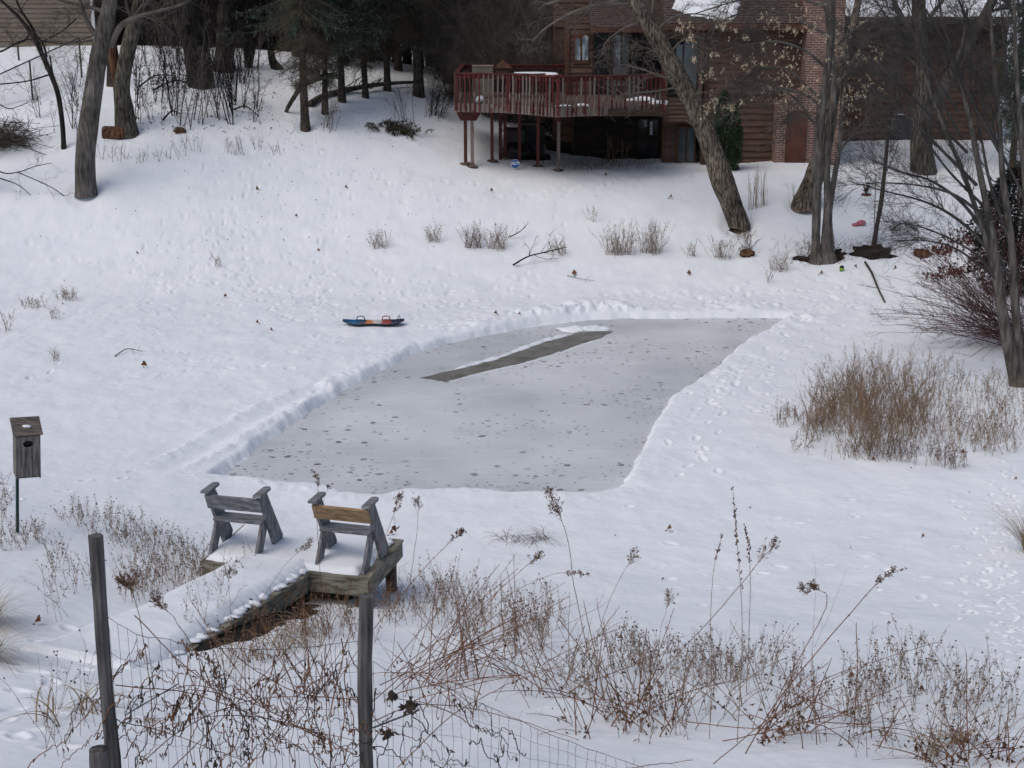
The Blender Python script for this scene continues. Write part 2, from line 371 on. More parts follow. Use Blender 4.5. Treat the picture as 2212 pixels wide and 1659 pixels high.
# footprints
rngF = np.random.default_rng(5)
def stamp(px_, py_, a, b, ang, dep):
    global zz
    ja = np.searchsorted(y[:, 0], py_-2.2*a); jb = np.searchsorted(y[:, 0], py_+2.2*a)
    if jb <= ja: return
    hw = .345*py_+3.0; s = px_/hw; ds = 2.2*a/hw; col = SX[i0:i1]
    ia = np.searchsorted(col, s-ds); ib = np.searchsorted(col, s+ds)
    if ib <= ia: return
    X = x[ja:jb, ia:ib]-px_; Y = y[ja:jb, ia:ib]-py_
    c, s_ = math.cos(ang), math.sin(ang); u = (X*c+Y*s_)/a; v = (-X*s_+Y*c)/b; r = np.sqrt(u*u+v*v)
    zz[ja:jb, ia:ib] += np.where(sd[ja:jb, ia:ib] > .1, -dep*(1-sstep(.55, 1.05, r))+dep*.38*np.exp(-((r-1.25)/.22)**2), 0)
def trail(pts, step=.62, size=.15, dep=.05, jit=.10, two=True):
    g = np.array([G1(a, b)[:2] for a, b in pts]); g = smooth_path(g, 60); L = np.r_[0, np.cumsum(np.hypot(*np.diff(g, axis=0).T))]
    k = 0
    for q in np.arange(0, L[-1], step):
        px_ = np.interp(q, L, g[:, 0]); py_ = np.interp(q, L, g[:, 1]); q2 = min(q+.1, L[-1]); dx = np.interp(q2, L, g[:, 0])-px_; dy = np.interp(q2, L, g[:, 1])-py_
        ang = math.atan2(dy, dx) if abs(dx)+abs(dy) > 1e-6 else 0
        off = (.13 if k % 2 else -.13) if two else 0
        stamp(px_-math.sin(ang)*off+rngF.normal()*jit, py_+math.cos(ang)*off+rngF.normal()*jit, size*rngF.uniform(.8, 1.2), size*.42*rngF.uniform(.8, 1.25), ang+rngF.normal()*.25, dep*rngF.uniform(.5, 1.2)); k += 1
T = [[(640, 300), (560, 360), (500, 470), (450, 560), (330, 640)], [(700, 330), (760, 430), (700, 520), (690, 640)], [(590, 330), (520, 480), (540, 600), (640, 690)],
     [(480, 400), (380, 470), (300, 560)], [(820, 372), (980, 395), (1180, 420), (1400, 385), (1560, 385)], [(700, 420), (900, 430), (1150, 425), (1400, 400)], [(760, 380), (900, 400), (1050, 385)],
     [(1230, 395), (1190, 430), (1205, 480), (1195, 545)], [(60, 665), (260, 680), (480, 650), (640, 660), (720, 640)], [(120, 560), (260, 570), (420, 530), (560, 500)],
     [(400, 540), (520, 600), (640, 640), (760, 690), (900, 700)], [(460, 620), (600, 640), (900, 640), (1050, 625)], [(880, 680), (960, 660), (1080, 660), (1160, 640)],
     [(240, 830), (420, 800), (600, 770), (700, 780)], [(360, 760), (470, 790), (640, 800)], [(120, 790), (60, 830)], [(300, 1020), (150, 1055), (60, 1060), (0, 1085)], [(1650, 655), (1760, 640), (1850, 660), (1900, 690)],
     [(1500, 640), (1620, 620), (1760, 610), (1850, 590)], [(1600, 790), (1700, 770), (1760, 730), (1830, 700)], [(1480, 900), (1560, 850), (1640, 800)], [(1460, 960), (1500, 1000), (1440, 1030)],
     [(1560, 880), (1520, 960), (1540, 1040)], [(300, 480), (200, 500), (60, 530)], [(560, 420), (470, 500), (330, 545), (240, 600)]]
for t in T: trail(t, .66, .15, .045, .08)
for _ in range(230):                                              # scuffed snow beside the rink
    g = G1(rngF.uniform(300, 1180), rngF.normal(655, 38)); stamp(g[0], g[1], rngF.uniform(.12, .2), rngF.uniform(.06, .1), rngF.uniform(0, 3.14), rngF.uniform(.012, .04))
for _ in range(90):
    g = G1(rngF.uniform(420, 760), rngF.uniform(330, 600)); stamp(g[0], g[1], rngF.uniform(.1, .16), rngF.uniform(.05, .08), rngF.uniform(0, 3.14), rngF.uniform(.012, .035))
for _ in range(130):
    g = G1(rngF.uniform(1280, 1900), rngF.normal(648, 16)); stamp(g[0], g[1], rngF.uniform(.12, .2), rngF.uniform(.06, .1), rngF.uniform(0, 3.14), rngF.uniform(.015, .045))
for _ in range(60):
    g = G1(rngF.uniform(1480, 1700), rngF.uniform(720, 900)); stamp(g[0], g[1], rngF.uniform(.1, .2), rngF.uniform(.06, .1), rngF.uniform(0, 3.14), rngF.uniform(.02, .05))
for t in ([(2195, 1040), (2190, 1150), (2185, 1260), (2180, 1360), (2180, 1470)], [(2150, 1075), (2160, 1200), (2170, 1330), (2175, 1420)], [(2180, 1000), (2205, 1100)], [(2090, 1090), (2105, 1200), (2085, 1290), (2120, 1360)]):
    trail(t, .42, .095, .03, .07)
for _ in range(90):
    g = G1(rngF.normal(2170, 26), rngF.uniform(1010, 1480)); stamp(g[0], g[1], rngF.uniform(.05, .09), rngF.uniform(.04, .06), rngF.uniform(0, 3.14), rngF.uniform(.012, .035))
for _ in range(40):
    g = G1(rngF.uniform(1350, 2150), rngF.uniform(1070, 1330)); stamp(g[0], g[1], rngF.uniform(.08, .16), rngF.uniform(.05, .09), rngF.uniform(0, 3.14), rngF.uniform(.012, .03))
for px_, py_ in ((40, 1490), (25, 1530), (60, 1585), (120, 1540), (30, 1430), (170, 1440), (90, 1390), (150, 1360), (40, 1600), (130, 1620), (10, 1560), (75, 1450), (110, 1470)):
    g = G1(px_, py_); stamp(g[0], g[1], .17, .09, rngF.uniform(0, 3.14), .028)
# cut for the ice
edge = sd+.11*fbm(x*1.9, y*1.9, 51, 3)+.04*fbm(x*9, y*9, 52, 2)
w_c = .16+.40*along_left*(.4+.6*vnoise(x*1.3, y*1.3, 55))+.14*far+.10*(1-along_left)*(1-far)
cut = sstep(.09, .06-w_c, edge)
zz = zz*(1-cut)+(-.12)*cut
# hollows where the photo shows bare ground at the foot of trees
HOL = [(1775, 552, .75, .16), (1892, 547, .6, .04), (1610, 548, .30, .10), (1990, 545, .35, .10), (186, 417, .75, .10), (274, 288, .8, .10), (1596, 488, .8, .12), (1735, 450, .8, .12), (1993, 368, .9, .12), (2195, 832, .5, .08), (661, 278, .5, .08), (702, 245, .45, .08), (138, 321, .35, .06), (47, 1152, .22, .05), (1888, 530, .3, .05)]
for px_, py_, r_, d_ in HOL:
    g = G1(px_, py_); rr_ = np.hypot(x-g[0], (y-g[1])*.9)+.12*fbm(x*3, y*3, 61, 2); zz -= d_*(1-sstep(.35*r_, r_, rr_))
fade = np.minimum(sstep(9.2, 10.2, y), 1-sstep(58, 61.9, y))*np.minimum(sstep(-1.034, -1.0, SX[None, i0:i1]), 1-sstep(1.0, 1.034, SX[None, i0:i1]))
Z[j0:j1, i0:i1] = Z[j0:j1, i0:i1]*(1-fade)+zz*fade
def hz(px_, py_):                       # final snow height at (x, y)
    px_ = np.atleast_1d(np.asarray(px_, float)); py_ = np.atleast_1d(np.asarray(py_, float))
    j = np.clip(np.searchsorted(YS, py_)-1, 0, len(YS)-2); b = np.clip((py_-YS[j])/(YS[j+1]-YS[j]), 0, 1)
    s = px_/(.345*np.maximum(py_, 0)+3.0+np.maximum(-py_, 0)*.3); i = np.clip(np.searchsorted(SX, s)-1, 0, len(SX)-2); a = np.clip((s-SX[i])/(SX[i+1]-SX[i]), 0, 1)
    return (Z[j, i]*(1-a)+Z[j, i+1]*a)*(1-b)+(Z[j+1, i]*(1-a)+Z[j+1, i+1]*a)*b
nj, ni = GX.shape
ii = np.arange(nj*ni).reshape(nj, ni)
Fg = np.stack([ii[:-1, :-1], ii[:-1, 1:], ii[1:, 1:], ii[1:, :-1]], -1).reshape(-1, 4)
M_snow = mk('snow', (.765, .805, .845), (.825, .858, .885), 1.2, .75, .012, 9., lo=.3, hi=.7, spec=.2, detail=6)
b_ = M_snow.node_tree.nodes['Principled BSDF']
o = make('snow_ground', (np.stack([GX, GY, Z], -1).reshape(-1, 3), [Fg], 0), M_snow); tag(o, kind='structure')

# ---------------------------------------------------------------- ice sheet
def ice_mat():
    m = bpy.data.materials.new('pond_ice'); m.use_nodes = True; t = m.node_tree; N = t.nodes; L = t.links; b = N['Principled BSDF']
    tc = N.new('ShaderNodeTexCoord'); ob = tc.outputs['Object']
    def noise(s, d=4, st=(1, 1, 1)):
        mp = N.new('ShaderNodeMapping'); mp.inputs['Scale'].default_value = st; L.new(ob, mp.inputs[0])
        n = N.new('ShaderNodeTexNoise'); n.inputs['Scale'].default_value = s; n.inputs['Detail'].default_value = d; L.new(mp.outputs[0], n.inputs['Vector']); return n
    def ramp(src, a, b_, ca, cb):
        r = N.new('ShaderNodeValToRGB'); r.color_ramp.elements[0].position = a; r.color_ramp.elements[1].position = b_
        r.color_ramp.elements[0].color = ca; r.color_ramp.elements[1].color = cb; L.new(src, r.inputs[0]); return r.outputs[0]
    def mix(f, a, c, mode='MIX'):
        x_ = N.new('ShaderNodeMix'); x_.data_type = 'RGBA'; x_.blend_type = mode
        if isinstance(f, float): x_.inputs[0].default_value = f
        else: L.new(f, x_.inputs[0])
        for s, v in ((6, a), (7, c)):
            if isinstance(v, tuple): x_.inputs[s].default_value = v
            else: L.new(v, x_.inputs[s])
        return x_.outputs[2]
    base = ramp(noise(.5, 5).outputs['Fac'], .36, .66, (.56, .585, .60, 1), (.64, .665, .68, 1))
    streak = ramp(noise(1.2, 7, (1., 1.3, 1)).outputs['Fac'], .50, .80, (0, 0, 0, 1), (1, 1, 1, 1))
    base = mix(streak, base, (.64, .665, .68, 1))
    scr = ramp(noise(1., 5, (.9, 9., 1)).outputs['Fac'], .56, .70, (0, 0, 0, 1), (.55, .55, .55, 1)); base = mix(scr, base, (.74, .765, .78, 1))
    frost = ramp(noise(.22, 3).outputs['Fac'], .40, .62, (.82, .83, .84, 1), (1.06, 1.06, 1.06, 1)); base = mix(1.0, base, frost, 'MULTIPLY')
    # thawed star marks: dark spots of two sizes, ragged
    def spots(sc_, thr, keep, seed, col, prev):
        n = noise(7., 3); vm = N.new('ShaderNodeVectorMath'); vm.operation = 'MULTIPLY_ADD'; vm.inputs[1].default_value = (.16, .16, 0); vm.inputs[2].default_value = (seed, seed*.7, 0)
        L.new(n.outputs['Color'], vm.inputs[0]); ad = N.new('ShaderNodeVectorMath'); L.new(vm.outputs[0], ad.inputs[0]); L.new(ob, ad.inputs[1])
        v = N.new('ShaderNodeTexVoronoi'); v.voronoi_dimensions = '2D'; v.inputs['Scale'].default_value = sc_; L.new(ad.outputs[0], v.inputs['Vector'])
        d = N.new('ShaderNodeMath'); d.operation = 'LESS_THAN'; d.inputs[1].default_value = thr
        fine = noise(16., 3); da = N.new('ShaderNodeMath'); da.operation = 'MULTIPLY_ADD'; da.inputs[1].default_value = .55*thr*2; L.new(fine.outputs['Fac'], da.inputs[0]); L.new(v.outputs['Distance'], da.inputs[2])
        sb = N.new('ShaderNodeMath'); sb.operation = 'SUBTRACT'; sb.inputs[1].default_value = .55*thr; L.new(da.outputs[0], sb.inputs[0]); L.new(sb.outputs[0], d.inputs[0])
        sx = N.new('ShaderNodeSeparateColor'); L.new(v.outputs['Color'], sx.inputs[0]); kp = N.new('ShaderNodeMath'); kp.operation = 'LESS_THAN'; L.new(sx.outputs[0], kp.inputs[0])
        big = noise(.35, 2); bm_ = N.new('ShaderNodeMapRange'); bm_.inputs[1].default_value = .42; bm_.inputs[2].default_value = .66; bm_.inputs[3].default_value = keep*.10; bm_.inputs[4].default_value = keep*3.2
        L.new(big.outputs['Fac'], bm_.inputs[0]); L.new(bm_.outputs[0], kp.inputs[1])
        mu = N.new('ShaderNodeMath'); mu.operation = 'MULTIPLY'; L.new(d.outputs[0], mu.inputs[0]); L.new(kp.outputs[0], mu.inputs[1])
        m2 = N.new('ShaderNodeMath'); m2.operation = 'MULTIPLY'; L.new(mu.outputs[0], m2.inputs[0]); L.new(sx.outputs[1], m2.inputs[1])
        return mix(m2.outputs[0], prev, col)
    c = spots(2.1, .145, .34, 3.1, (.17, .17, .175, 1), base)
    c = spots(5.2, .17, .26, 9.7, (.21, .21, .215, 1), c)
    L.new(c, b.inputs['Base Color'])
    rg = ramp(noise(1.3, 4).outputs['Fac'], .4, .6, (.50, .50, .50, 1), (.56, .56, .56, 1)); L.new(rg, b.inputs['Roughness'])
    b.inputs['Specular IOR Level'].default_value = .35
    return m
M_ice = ice_mat()
ctr = RINK.mean(0); grown = ctr+(RINK-ctr)*1.12
xs_, ys_ = grown.min(0)-.3, grown.max(0)+.3
o = make('pond_ice', (np.array([[xs_[0], xs_[1], 0], [ys_[0], xs_[1], 0], [ys_[0], ys_[1], 0], [xs_[0], ys_[1], 0]]), [np.array([[0, 1, 2, 3]])], 0), M_ice, smooth=False)
tag(o, kind='structure')
# strip of clear ice scraped free of snow, with the ploughed snow left along its edges
STRIP = [(905, 816), (960, 825), (1050, 801), (1120, 787), (1180, 769), (1230, 752), (1265, 739), (1300, 730), (1325, 715), (1243, 716), (1232, 724), (1180, 738), (1130, 755), (1090, 770), (1040, 784), (985, 798)]
M_clear = mk('clear_ice', (.125, .122, .105), (.215, .208, .185), 2.2, .26, 0.003, 9., spec=.45, stretch=(1, 1, 1), detail=7)
sp_ = np.array([PZ(a, b, .004) for a, b in STRIP]); sp_ = np.concatenate([a_+(b_-a_)*np.linspace(0, 1, 14, endpoint=False)[:, None] for a_, b_ in zip(sp_, np.roll(sp_, -1, 0))]); sp_[:, 0] += .05*fbm(sp_[:, 0]*3, sp_[:, 1]*3, 81, 3); sp_[:, 1] += .10*fbm(sp_[:, 0]*3, sp_[:, 1]*3, 84, 3)
o = make('clear_ice_strip', (sp_, [np.array([list(range(len(sp_)))])], 0), M_clear, smooth=False); tag(o, kind='structure')
def ridge(pts, w0, h0, seed, z0=0.0):
    g = smooth_path(np.array([PZ(a, b, z0)[:2] for a, b in pts]), 90); t = unit(np.gradient(g, axis=0)); nn = np.stack([-t[:, 1], t[:, 0]], 1)
    u = np.linspace(-1, 1, 9); s = np.arange(90)*.13; ww = w0*(.55+.9*vnoise(s*1.7, s*0, seed))*np.minimum(1, np.minimum(np.arange(90), np.arange(90)[::-1])/8+.1)
    hh = h0*(.5+vnoise(s*2.3, s*0, seed+5))*np.minimum(1, np.minimum(np.arange(90), np.arange(90)[::-1])/8)
    V = np.concatenate([g[:, None]+nn[:, None]*(u[None, :, None]*ww[:, None, None]), (z0-.004+hh[:, None]*(1-u**2)[None]*(.8+.4*vnoise(s[:, None]*6+u*3, u*5+s[:, None]*0, seed+9)))[:, :, None]], 2)
    i = np.arange(89)[:, None]*9+np.arange(8)[None]; F = np.stack([i, i+1, i+10, i+9], -1).reshape(-1, 4)
    return (V.reshape(-1, 3), [F], 0)
o = make('snow_ridge', [ridge([(975, 800), (1040, 782), (1090, 768), (1130, 752), (1180, 735), (1230, 721)], .10, .035, 3), ridge([(1215, 716), (1250, 709), (1320, 710)], .30, .035, 7), ridge([(955, 828), (1050, 804), (1180, 772), (1265, 742), (1305, 731)], .03, .012, 13)], M_snow)
tag(o, kind='structure')
# bare soil where no snow lies, blackened to paint shade under ramp and deck
M_soil_shade = mk('soil_and_shade', (.005, .004, .0035), (.022, .015, .011), 9., .95, .03, 14.)
def soil(name, c, rx, ry, seed, rot=0., raise_=.008):
    n = 40; a = np.linspace(0, 2*np.pi, n, endpoint=False); k = 1+.5*fbm(np.cos(a)*3+seed*3.1, np.sin(a)*3+seed, seed, 3)
    V = [];
    for f in np.linspace(0, 1, 7)[1:]:
        px_ = rx*f*k*np.cos(a); py_ = ry*f*k*np.sin(a); X = c[0]+px_*math.cos(rot)-py_*math.sin(rot); Y = c[1]+px_*math.sin(rot)+py_*math.cos(rot)
        V.append(np.stack([X, Y, hz(X, Y)+raise_+.05*vnoise(X*7, Y*7, seed)-(.06 if f == 1 else 0)], 1))
    V = np.concatenate(V+[np.array([[c[0], c[1], hz(c[0], c[1])[0]+raise_]])]); i = np.arange(n); j = (i+1) % n
    F = np.concatenate([np.stack([r*n+i, r*n+j, (r+1)*n+j, (r+1)*n+i], 1) for r in range(5)])
    o = make(name, (V, [F, np.stack([i, j, np.full(n, 6*n)], 1)], 0), M_soil_shade); return tag(o, kind='structure')
# ================================================================ brown lap-sided house
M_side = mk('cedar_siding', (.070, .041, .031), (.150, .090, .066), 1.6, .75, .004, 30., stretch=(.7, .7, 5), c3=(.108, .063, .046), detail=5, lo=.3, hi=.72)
M_trim = mk('brown_trim', (.055, .024, .016), (.12, .055, .036), 3., .7, .002, 30., stretch=(.6, .6, 5))
M_shing = mk('roof_shingle', (.045, .033, .028), (.12, .088, .076), 7., .95, .012, 22., stretch=(1, 2, 3), c3=(.075, .056, .048))
M_joist = mk('shaded_joist', (.03, .018, .013), (.05, .03, .02), 4.)  # joist wood, colour darkened to stand for shade under the deck
M_glassd = mk('window_glass', (.007, .009, .012), None, rough=.06, spec=.25)
M_side_shade = mk('shaded_siding', (.010, .007, .006), (.030, .019, .015), 1.6, .8, .004, 30., stretch=(.7, .7, 5))  # siding copy with the shade under deck and eaves put into its colour
M_glassl = mk('pale_glass', (.10, .13, .15), (.36, .42, .47), 5., .12, spec=.5, stretch=(1, 1, .35), lo=.42, hi=.56)  # glass with a pale mottled base colour
M_glassm = mk('hazy_glass', (.055, .075, .085), (.105, .135, .15), 1.5, .1, spec=.5, stretch=(1, 1, .6))
M_black = mk('black_plastic', (.010, .011, .013), (.020, .021, .024), 6., .5)
def brick_mat():
    m = bpy.data.materials.new('chimney_brick'); m.use_nodes = True; t = m.node_tree; N = t.nodes; L = t.links; b = N['Principled BSDF']
    tc = N.new('ShaderNodeTexCoord'); sp3 = N.new('ShaderNodeSeparateXYZ'); L.new(tc.outputs['Object'], sp3.inputs[0])
    ad = N.new('ShaderNodeMath'); L.new(sp3.outputs[0], ad.inputs[0]); L.new(sp3.outputs[1], ad.inputs[1])
    cb = N.new('ShaderNodeCombineXYZ'); L.new(ad.outputs[0], cb.inputs[0]); L.new(sp3.outputs[2], cb.inputs[1])
    br = N.new('ShaderNodeTexBrick'); L.new(cb.outputs[0], br.inputs['Vector']); br.inputs['Scale'].default_value = 1.0
    br.inputs['Brick Width'].default_value = .235; br.inputs['Row Height'].default_value = .084; br.inputs['Mortar Size'].default_value = .014
    br.inputs['Color1'].default_value = (.23, .10, .072, 1); br.inputs['Color2'].default_value = (.16, .075, .056, 1); br.inputs['Mortar'].default_value = (.33, .28, .24, 1)
    nz = N.new('ShaderNodeTexNoise'); nz.inputs['Scale'].default_value = 3.; nz.inputs['Detail'].default_value = 5; L.new(tc.outputs['Object'], nz.inputs['Vector'])
    mx = N.new('ShaderNodeMix'); mx.data_type = 'RGBA'; mx.blend_type = 'MULTIPLY'; mx.inputs[0].default_value = .6
    L.new(br.outputs[0], mx.inputs[6]); L.new(nz.outputs['Fac'], mx.inputs[7]); L.new(mx.outputs[2], b.inputs['Base Color'])
    hs = N.new('ShaderNodeHueSaturation'); hs.inputs['Value'].default_value = 1.35; L.new(mx.outputs[2], hs.inputs['Color']); L.new(hs.outputs[0], b.inputs['Base Color'])
    bp = N.new('ShaderNodeBump'); bp.inputs['Distance'].default_value = .01; bp.invert = True; L.new(br.outputs['Fac'], bp.inputs['Height']); L.new(bp.outputs[0], b.inputs['Normal'])
    b.inputs['Roughness'].default_value = .9
    return m
M_brick = brick_mat()
M_brickp = mk('brick_panel', (.075, .030, .022), (.12, .050, .036), 2.5, .85, .003, 25.)
def siding(x0, x1, z0, z1, y, lap=.225, mi=0, seed=0):
    """lap boards facing -y; each leans out at its foot"""
    rng = np.random.default_rng(seed); out = []; z = z0
    while z < z1-.02:
        h = min(lap, z1-z); t = .042; j = rng.uniform(-.004, .006, 2)
        # wavy board: split in x
        n = max(2, int((x1-x0)/.6)); xs = np.linspace(x0, x1, n)
        yb = y-t-rng.uniform(0, .008, n); zb = z+rng.normal(0, .004, n); zb[0] = zb[-1] = z
        V = np.concatenate([np.stack([xs, yb, zb], 1), np.stack([xs, np.full(n, y-.006), np.full(n, z+h+.004)], 1), np.stack([xs, np.full(n, y+.05), zb], 1), np.stack([xs, np.full(n, y+.05), np.full(n, z+h)], 1)])
        i = np.arange(n-1)
        F = [np.stack([i, i+1, i+n+1, i+n], 1), np.stack([i+2*n, i+1+2*n, i+1, i], 1), np.array([[0, n, 3*n, 2*n], [n-1, 3*n-1, 4*n-1, 2*n-1][::1]])]
        out.append((V, F, mi)); z += h
    return out
def X_(px, d): return P(px, 600, d)[0]*1.0
def at(px, py, d): return P(px, py, d)
hx = lambda px, py, d: at(px, py, d)[0]
hzp = lambda py, d: at(1500, py, d)[2]
D1, DB, DL, D2, DC, D3 = 55.6, 54.2, 55.0, 54.4, 53.7, 58.6     # wall planes: deck wall, bay, under-bay, right wall, chimney, far right wall
house = thing('lap_sided_house', 'dark brown lap sided house with brick chimney and patchy snow on the roof', 'house', (hx(1520, 300, 55), 55.5, 2.6))
zE2 = hzp(64, D2)       # soffit height of the right wall
zd = 5.05
# --- walls
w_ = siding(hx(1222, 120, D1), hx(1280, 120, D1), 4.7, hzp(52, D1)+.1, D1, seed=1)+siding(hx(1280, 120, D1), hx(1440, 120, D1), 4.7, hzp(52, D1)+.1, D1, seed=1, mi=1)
w_ += siding(hx(1436, 230, DB), hx(1499, 230, DB), hzp(263, DB), hzp(207, DB), DB, .15, seed=2)
w_ += siding(hx(1436, 80, DB), hx(1521, 80, DB), hzp(84, DB), hzp(60, DB), DB, seed=21)
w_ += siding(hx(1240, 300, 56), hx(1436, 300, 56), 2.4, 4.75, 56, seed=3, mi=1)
w_ += siding(hx(1436, 300, DL), hx(1524, 300, DL), 2.2, hzp(262, DB)+.1, DL, .15, seed=4)
w_ += siding(hx(1521, 200, D2), hx(1682, 200, D2), 2.0, zE2+.05, D2, seed=5)
w_ += siding(hx(1815, 200, D3), hx(2160, 200, D3), 2.9, hzp(55, D3), D3, seed=6)
w_ += siding(hx(1196, 20, 57.6), hx(1480, 20, 57.6), hzp(58, 57.6), 12.2, 57.6, seed=7)
# solid body behind the boards
def body(x0, x1, y0, y1, z0, z1): return box(((x0+x1)/2, (y0+y1)/2, (z0+z1)/2), (x1-x0, y1-y0, z1-z0), None, 0)
w_.append(body(hx(1196, 20, 57.6), hx(1480, 20, 57.6), 57.65, 66, 2, 12.2))
w_.append(body(hx(1222, 120, D1), hx(1438, 120, D1), D1+.06, 57.6, 4.72, hzp(50, D1)))
w_.append(body(hx(1241, 120, D1), hx(1438, 120, D1), 56.06, 57.6, 2, 4.7))
w_.append(body(hx(1437, 120, DB), hx(1520, 120, DB), DB+.06, 57.6, hzp(262, DB), zE2))
w_.append(body(hx(1437, 120, DL), hx(1523, 120, DL), DL+.06, 57.6, 2, hzp(262, DB)-.003))
w_.append(body(hx(1522, 120, D2), hx(1815, 120, D2), D2+.06, 64, 2, zE2+.02))
w_.append(body(hx(1817, 120, D3), hx(2158, 120, D3), D3+.06, 65, 2.5, hzp(56, D3)))
make('wall', w_, [M_side, M_side_shade], house, smooth=False)
# --- trim boards
t_ = []
t_.append(beam((hx(1514, 130, DB), DB-.05, hzp(208, DB)), (hx(1514, 130, DB), DB-.05, hzp(62, DB)), .16, .12, (0, 1, 0)))
t_.append(beam((hx(1523, 200, D2), D2-.05, hzp(345, D2)), (hx(1523, 200, D2), D2-.05, zE2), .12, .10, (0, 1, 0)))
t_.append(beam((hx(1438, 200, DB), DB-.05, hzp(264, DB)), (hx(1438, 200, DB), DB-.05, hzp(66, DB)), .10, .10, (0, 1, 0)))
t_.append(beam((hx(1226, 200, D1), D1-.05, zd), (hx(1226, 200, D1), D1-.05, hzp(60, D1)), .12, .08, (0, 1, 0)))
for q in t_: make('corner_trim', q, M_trim, house, smooth=False)
# --- roofs
def slope(x0, x1, y0, z0, y1, z1, th=.14, seed=0, mi=0, courses=True, skew=0.):
    """roof plane rising from the eave (y0,z0) to (y1,z1), laid in overlapping courses"""
    out = []; L = math.hypot(y1-y0, z1-z0); n = max(1, int(L/.16)); ey = np.array([0, (y1-y0)/L, (z1-z0)/L]); nz = np.array([0, -ey[2], ey[1]]); rng = np.random.default_rng(seed)
    m = max(3, int((x1-x0)/.22))
    for k in range(n):
        a = np.array([0, y0, z0])+ey*(L*k/n); b = np.array([0, y0, z0])+ey*(L*(k+1)/n+.01); xs = np.linspace(x0+skew*k/n, x1, m)
        up = nz*(.020+rng.uniform(0, .010, m))[:, None]
        V = np.concatenate([a+xs[:, None]*[1, 0, 0]+up, b+xs[:, None]*[1, 0, 0]+nz*.004, a+xs[:, None]*[1, 0, 0]-nz*.01]); i = np.arange(m-1)
        out.append((V, [np.stack([i, i+1, i+m+1, i+m], 1), np.stack([i+2*m, i+1+2*m, i+1, i], 1)], mi))
    c = np.array([(x0+x1)/2, (y0+y1)/2, (z0+z1)/2])-nz*(th/2+.012)
    if skew == 0: out.append(box(c, (x1-x0, L, th), np.stack([[1, 0, 0], ey, nz], 1), 0, mi))
    return out
zf2 = hzp(51, D2-.6); xr0, xr1 = hx(1436, 51, D2-.6), hx(1756, 51, D2-.6)
r_ = slope(xr0, xr1, D2-.65, zf2, D2+4.5, zf2+3.3, seed=11)
zf1 = hzp(58, D1-.9)
r_ += slope(hx(1276, 58, D1-.9), hx(1450, 58, D1-.9), D1-.9, zf1, 57.6, zf1+1.15, seed=12)
zf3 = hzp(38, D3-.6); x30, x31 = hx(1822, 38, D3-.6), hx(2190, 38, D3-.6)
r_ += slope(x30, x31, D3-.7, zf3, D3+6, zf3+2.7, seed=13)
make('roof', r_, M_shing, house, smooth=False)
f_ = [box(((xr0+xr1)/2, D2-.68, zf2-.11), (xr1-xr0, .05, .21), None, .004), box(((xr0+xr1)/2, D2-.32, zf2-.20), (xr1-xr0, .70, .02), None, 0)]
f_ += [box(((hx(1276, 58, D1-.9)+hx(1450, 58, D1-.9))/2, D1-.93, zf1-.10), (hx(1450, 58, D1-.9)-hx(1276, 58, D1-.9), .05, .19), None, .004), box(((hx(1276, 58, D1-.9)+hx(1440, 58, D1-.9))/2, D1-.46, zf1-.19), (hx(1440, 58, D1-.9)-hx(1276, 58, D1-.9), .86, .02), None, 0)]
make('fascia', f_, M_trim, house, smooth=False)
M_fasg = mk('weathered_fascia', (.06, .05, .045), (.10, .085, .075), 3.)
f_ = [box(((x30+x31)/2, D3-.73, zf3-.10), (x31-x30, .05, .26), None, .004), box(((x30+x31)/2, D3-.36, zf3-.20), (x31-x30, .70, .02), None, 0)]
make('gutter', f_, M_fasg, house, smooth=False)
def roof_snow(poly, y0, z0, y1, z1, seed, h=.07):
    """snow lying on a roof plane inside a polygon of (x, t) with t 0..1 up the slope"""
    L = math.hypot(y1-y0, z1-z0); ey = np.array([0, (y1-y0)/L, (z1-z0)/L]); nz = np.array([0, -ey[2], ey[1]])
    p = np.array(poly, float); n = 110
    gx, gt = np.meshgrid(np.linspace(p[:, 0].min()-.1, p[:, 0].max()+.1, n), np.linspace(-.01, p[:, 1].max()+.02, n))
    s = sdpoly(gx, gt*L, np.c_[p[:, 0], p[:, 1]*L])+.16*fbm(gx*2.2, gt*L*2.2, seed, 3)
    hh = -.03+(h+.03)*sstep(.05, -.12, s)*(.8+.4*vnoise(gx*3, gt*L*3, seed))
    V = np.array([0, y0, z0])+ey*(gt*L)[..., None]+nz*(hh+.028)[..., None]+np.array([1, 0, 0])*gx[..., None]
    i = np.arange(n*n).reshape(n, n); keep = (s < .12)[:-1, :-1]
    F = np.stack([i[:-1, :-1], i[:-1, 1:], i[1:, 1:], i[1:, :-1]], -1)[keep]
    return (V.reshape(-1, 3), [F], 0)
q0, q1 = hx(1455, 30, D2), hx(1590, 10, D2+1)
sn = [roof_snow([(q0-.05, .15), (q0+.5, .10), (q0+.95, .065), (q0+1.5, .03), (q0+2.0, .04), (q1+.05, .18), (q1+.2, .5), (q0+.5, .55)], D2-.65, zf2, D2+4.5, zf2+3.3, 71)]
sn.append(roof_snow([(x30+.1, .012), (x31-.1, .012), (x31-.1, .98), (x30+.1, .98)], D3-.7, zf3, D3+6, zf3+2.7, 72, .16))
sn.append(roof_snow([(q1+.35, .3), (q1+.7, .29), (q1+.6, .37), (q1+.4, .38)], D2-.65, zf2, D2+4.5, zf2+3.3, 73, .05))
make('roof_snow', sn, M_snow, house)
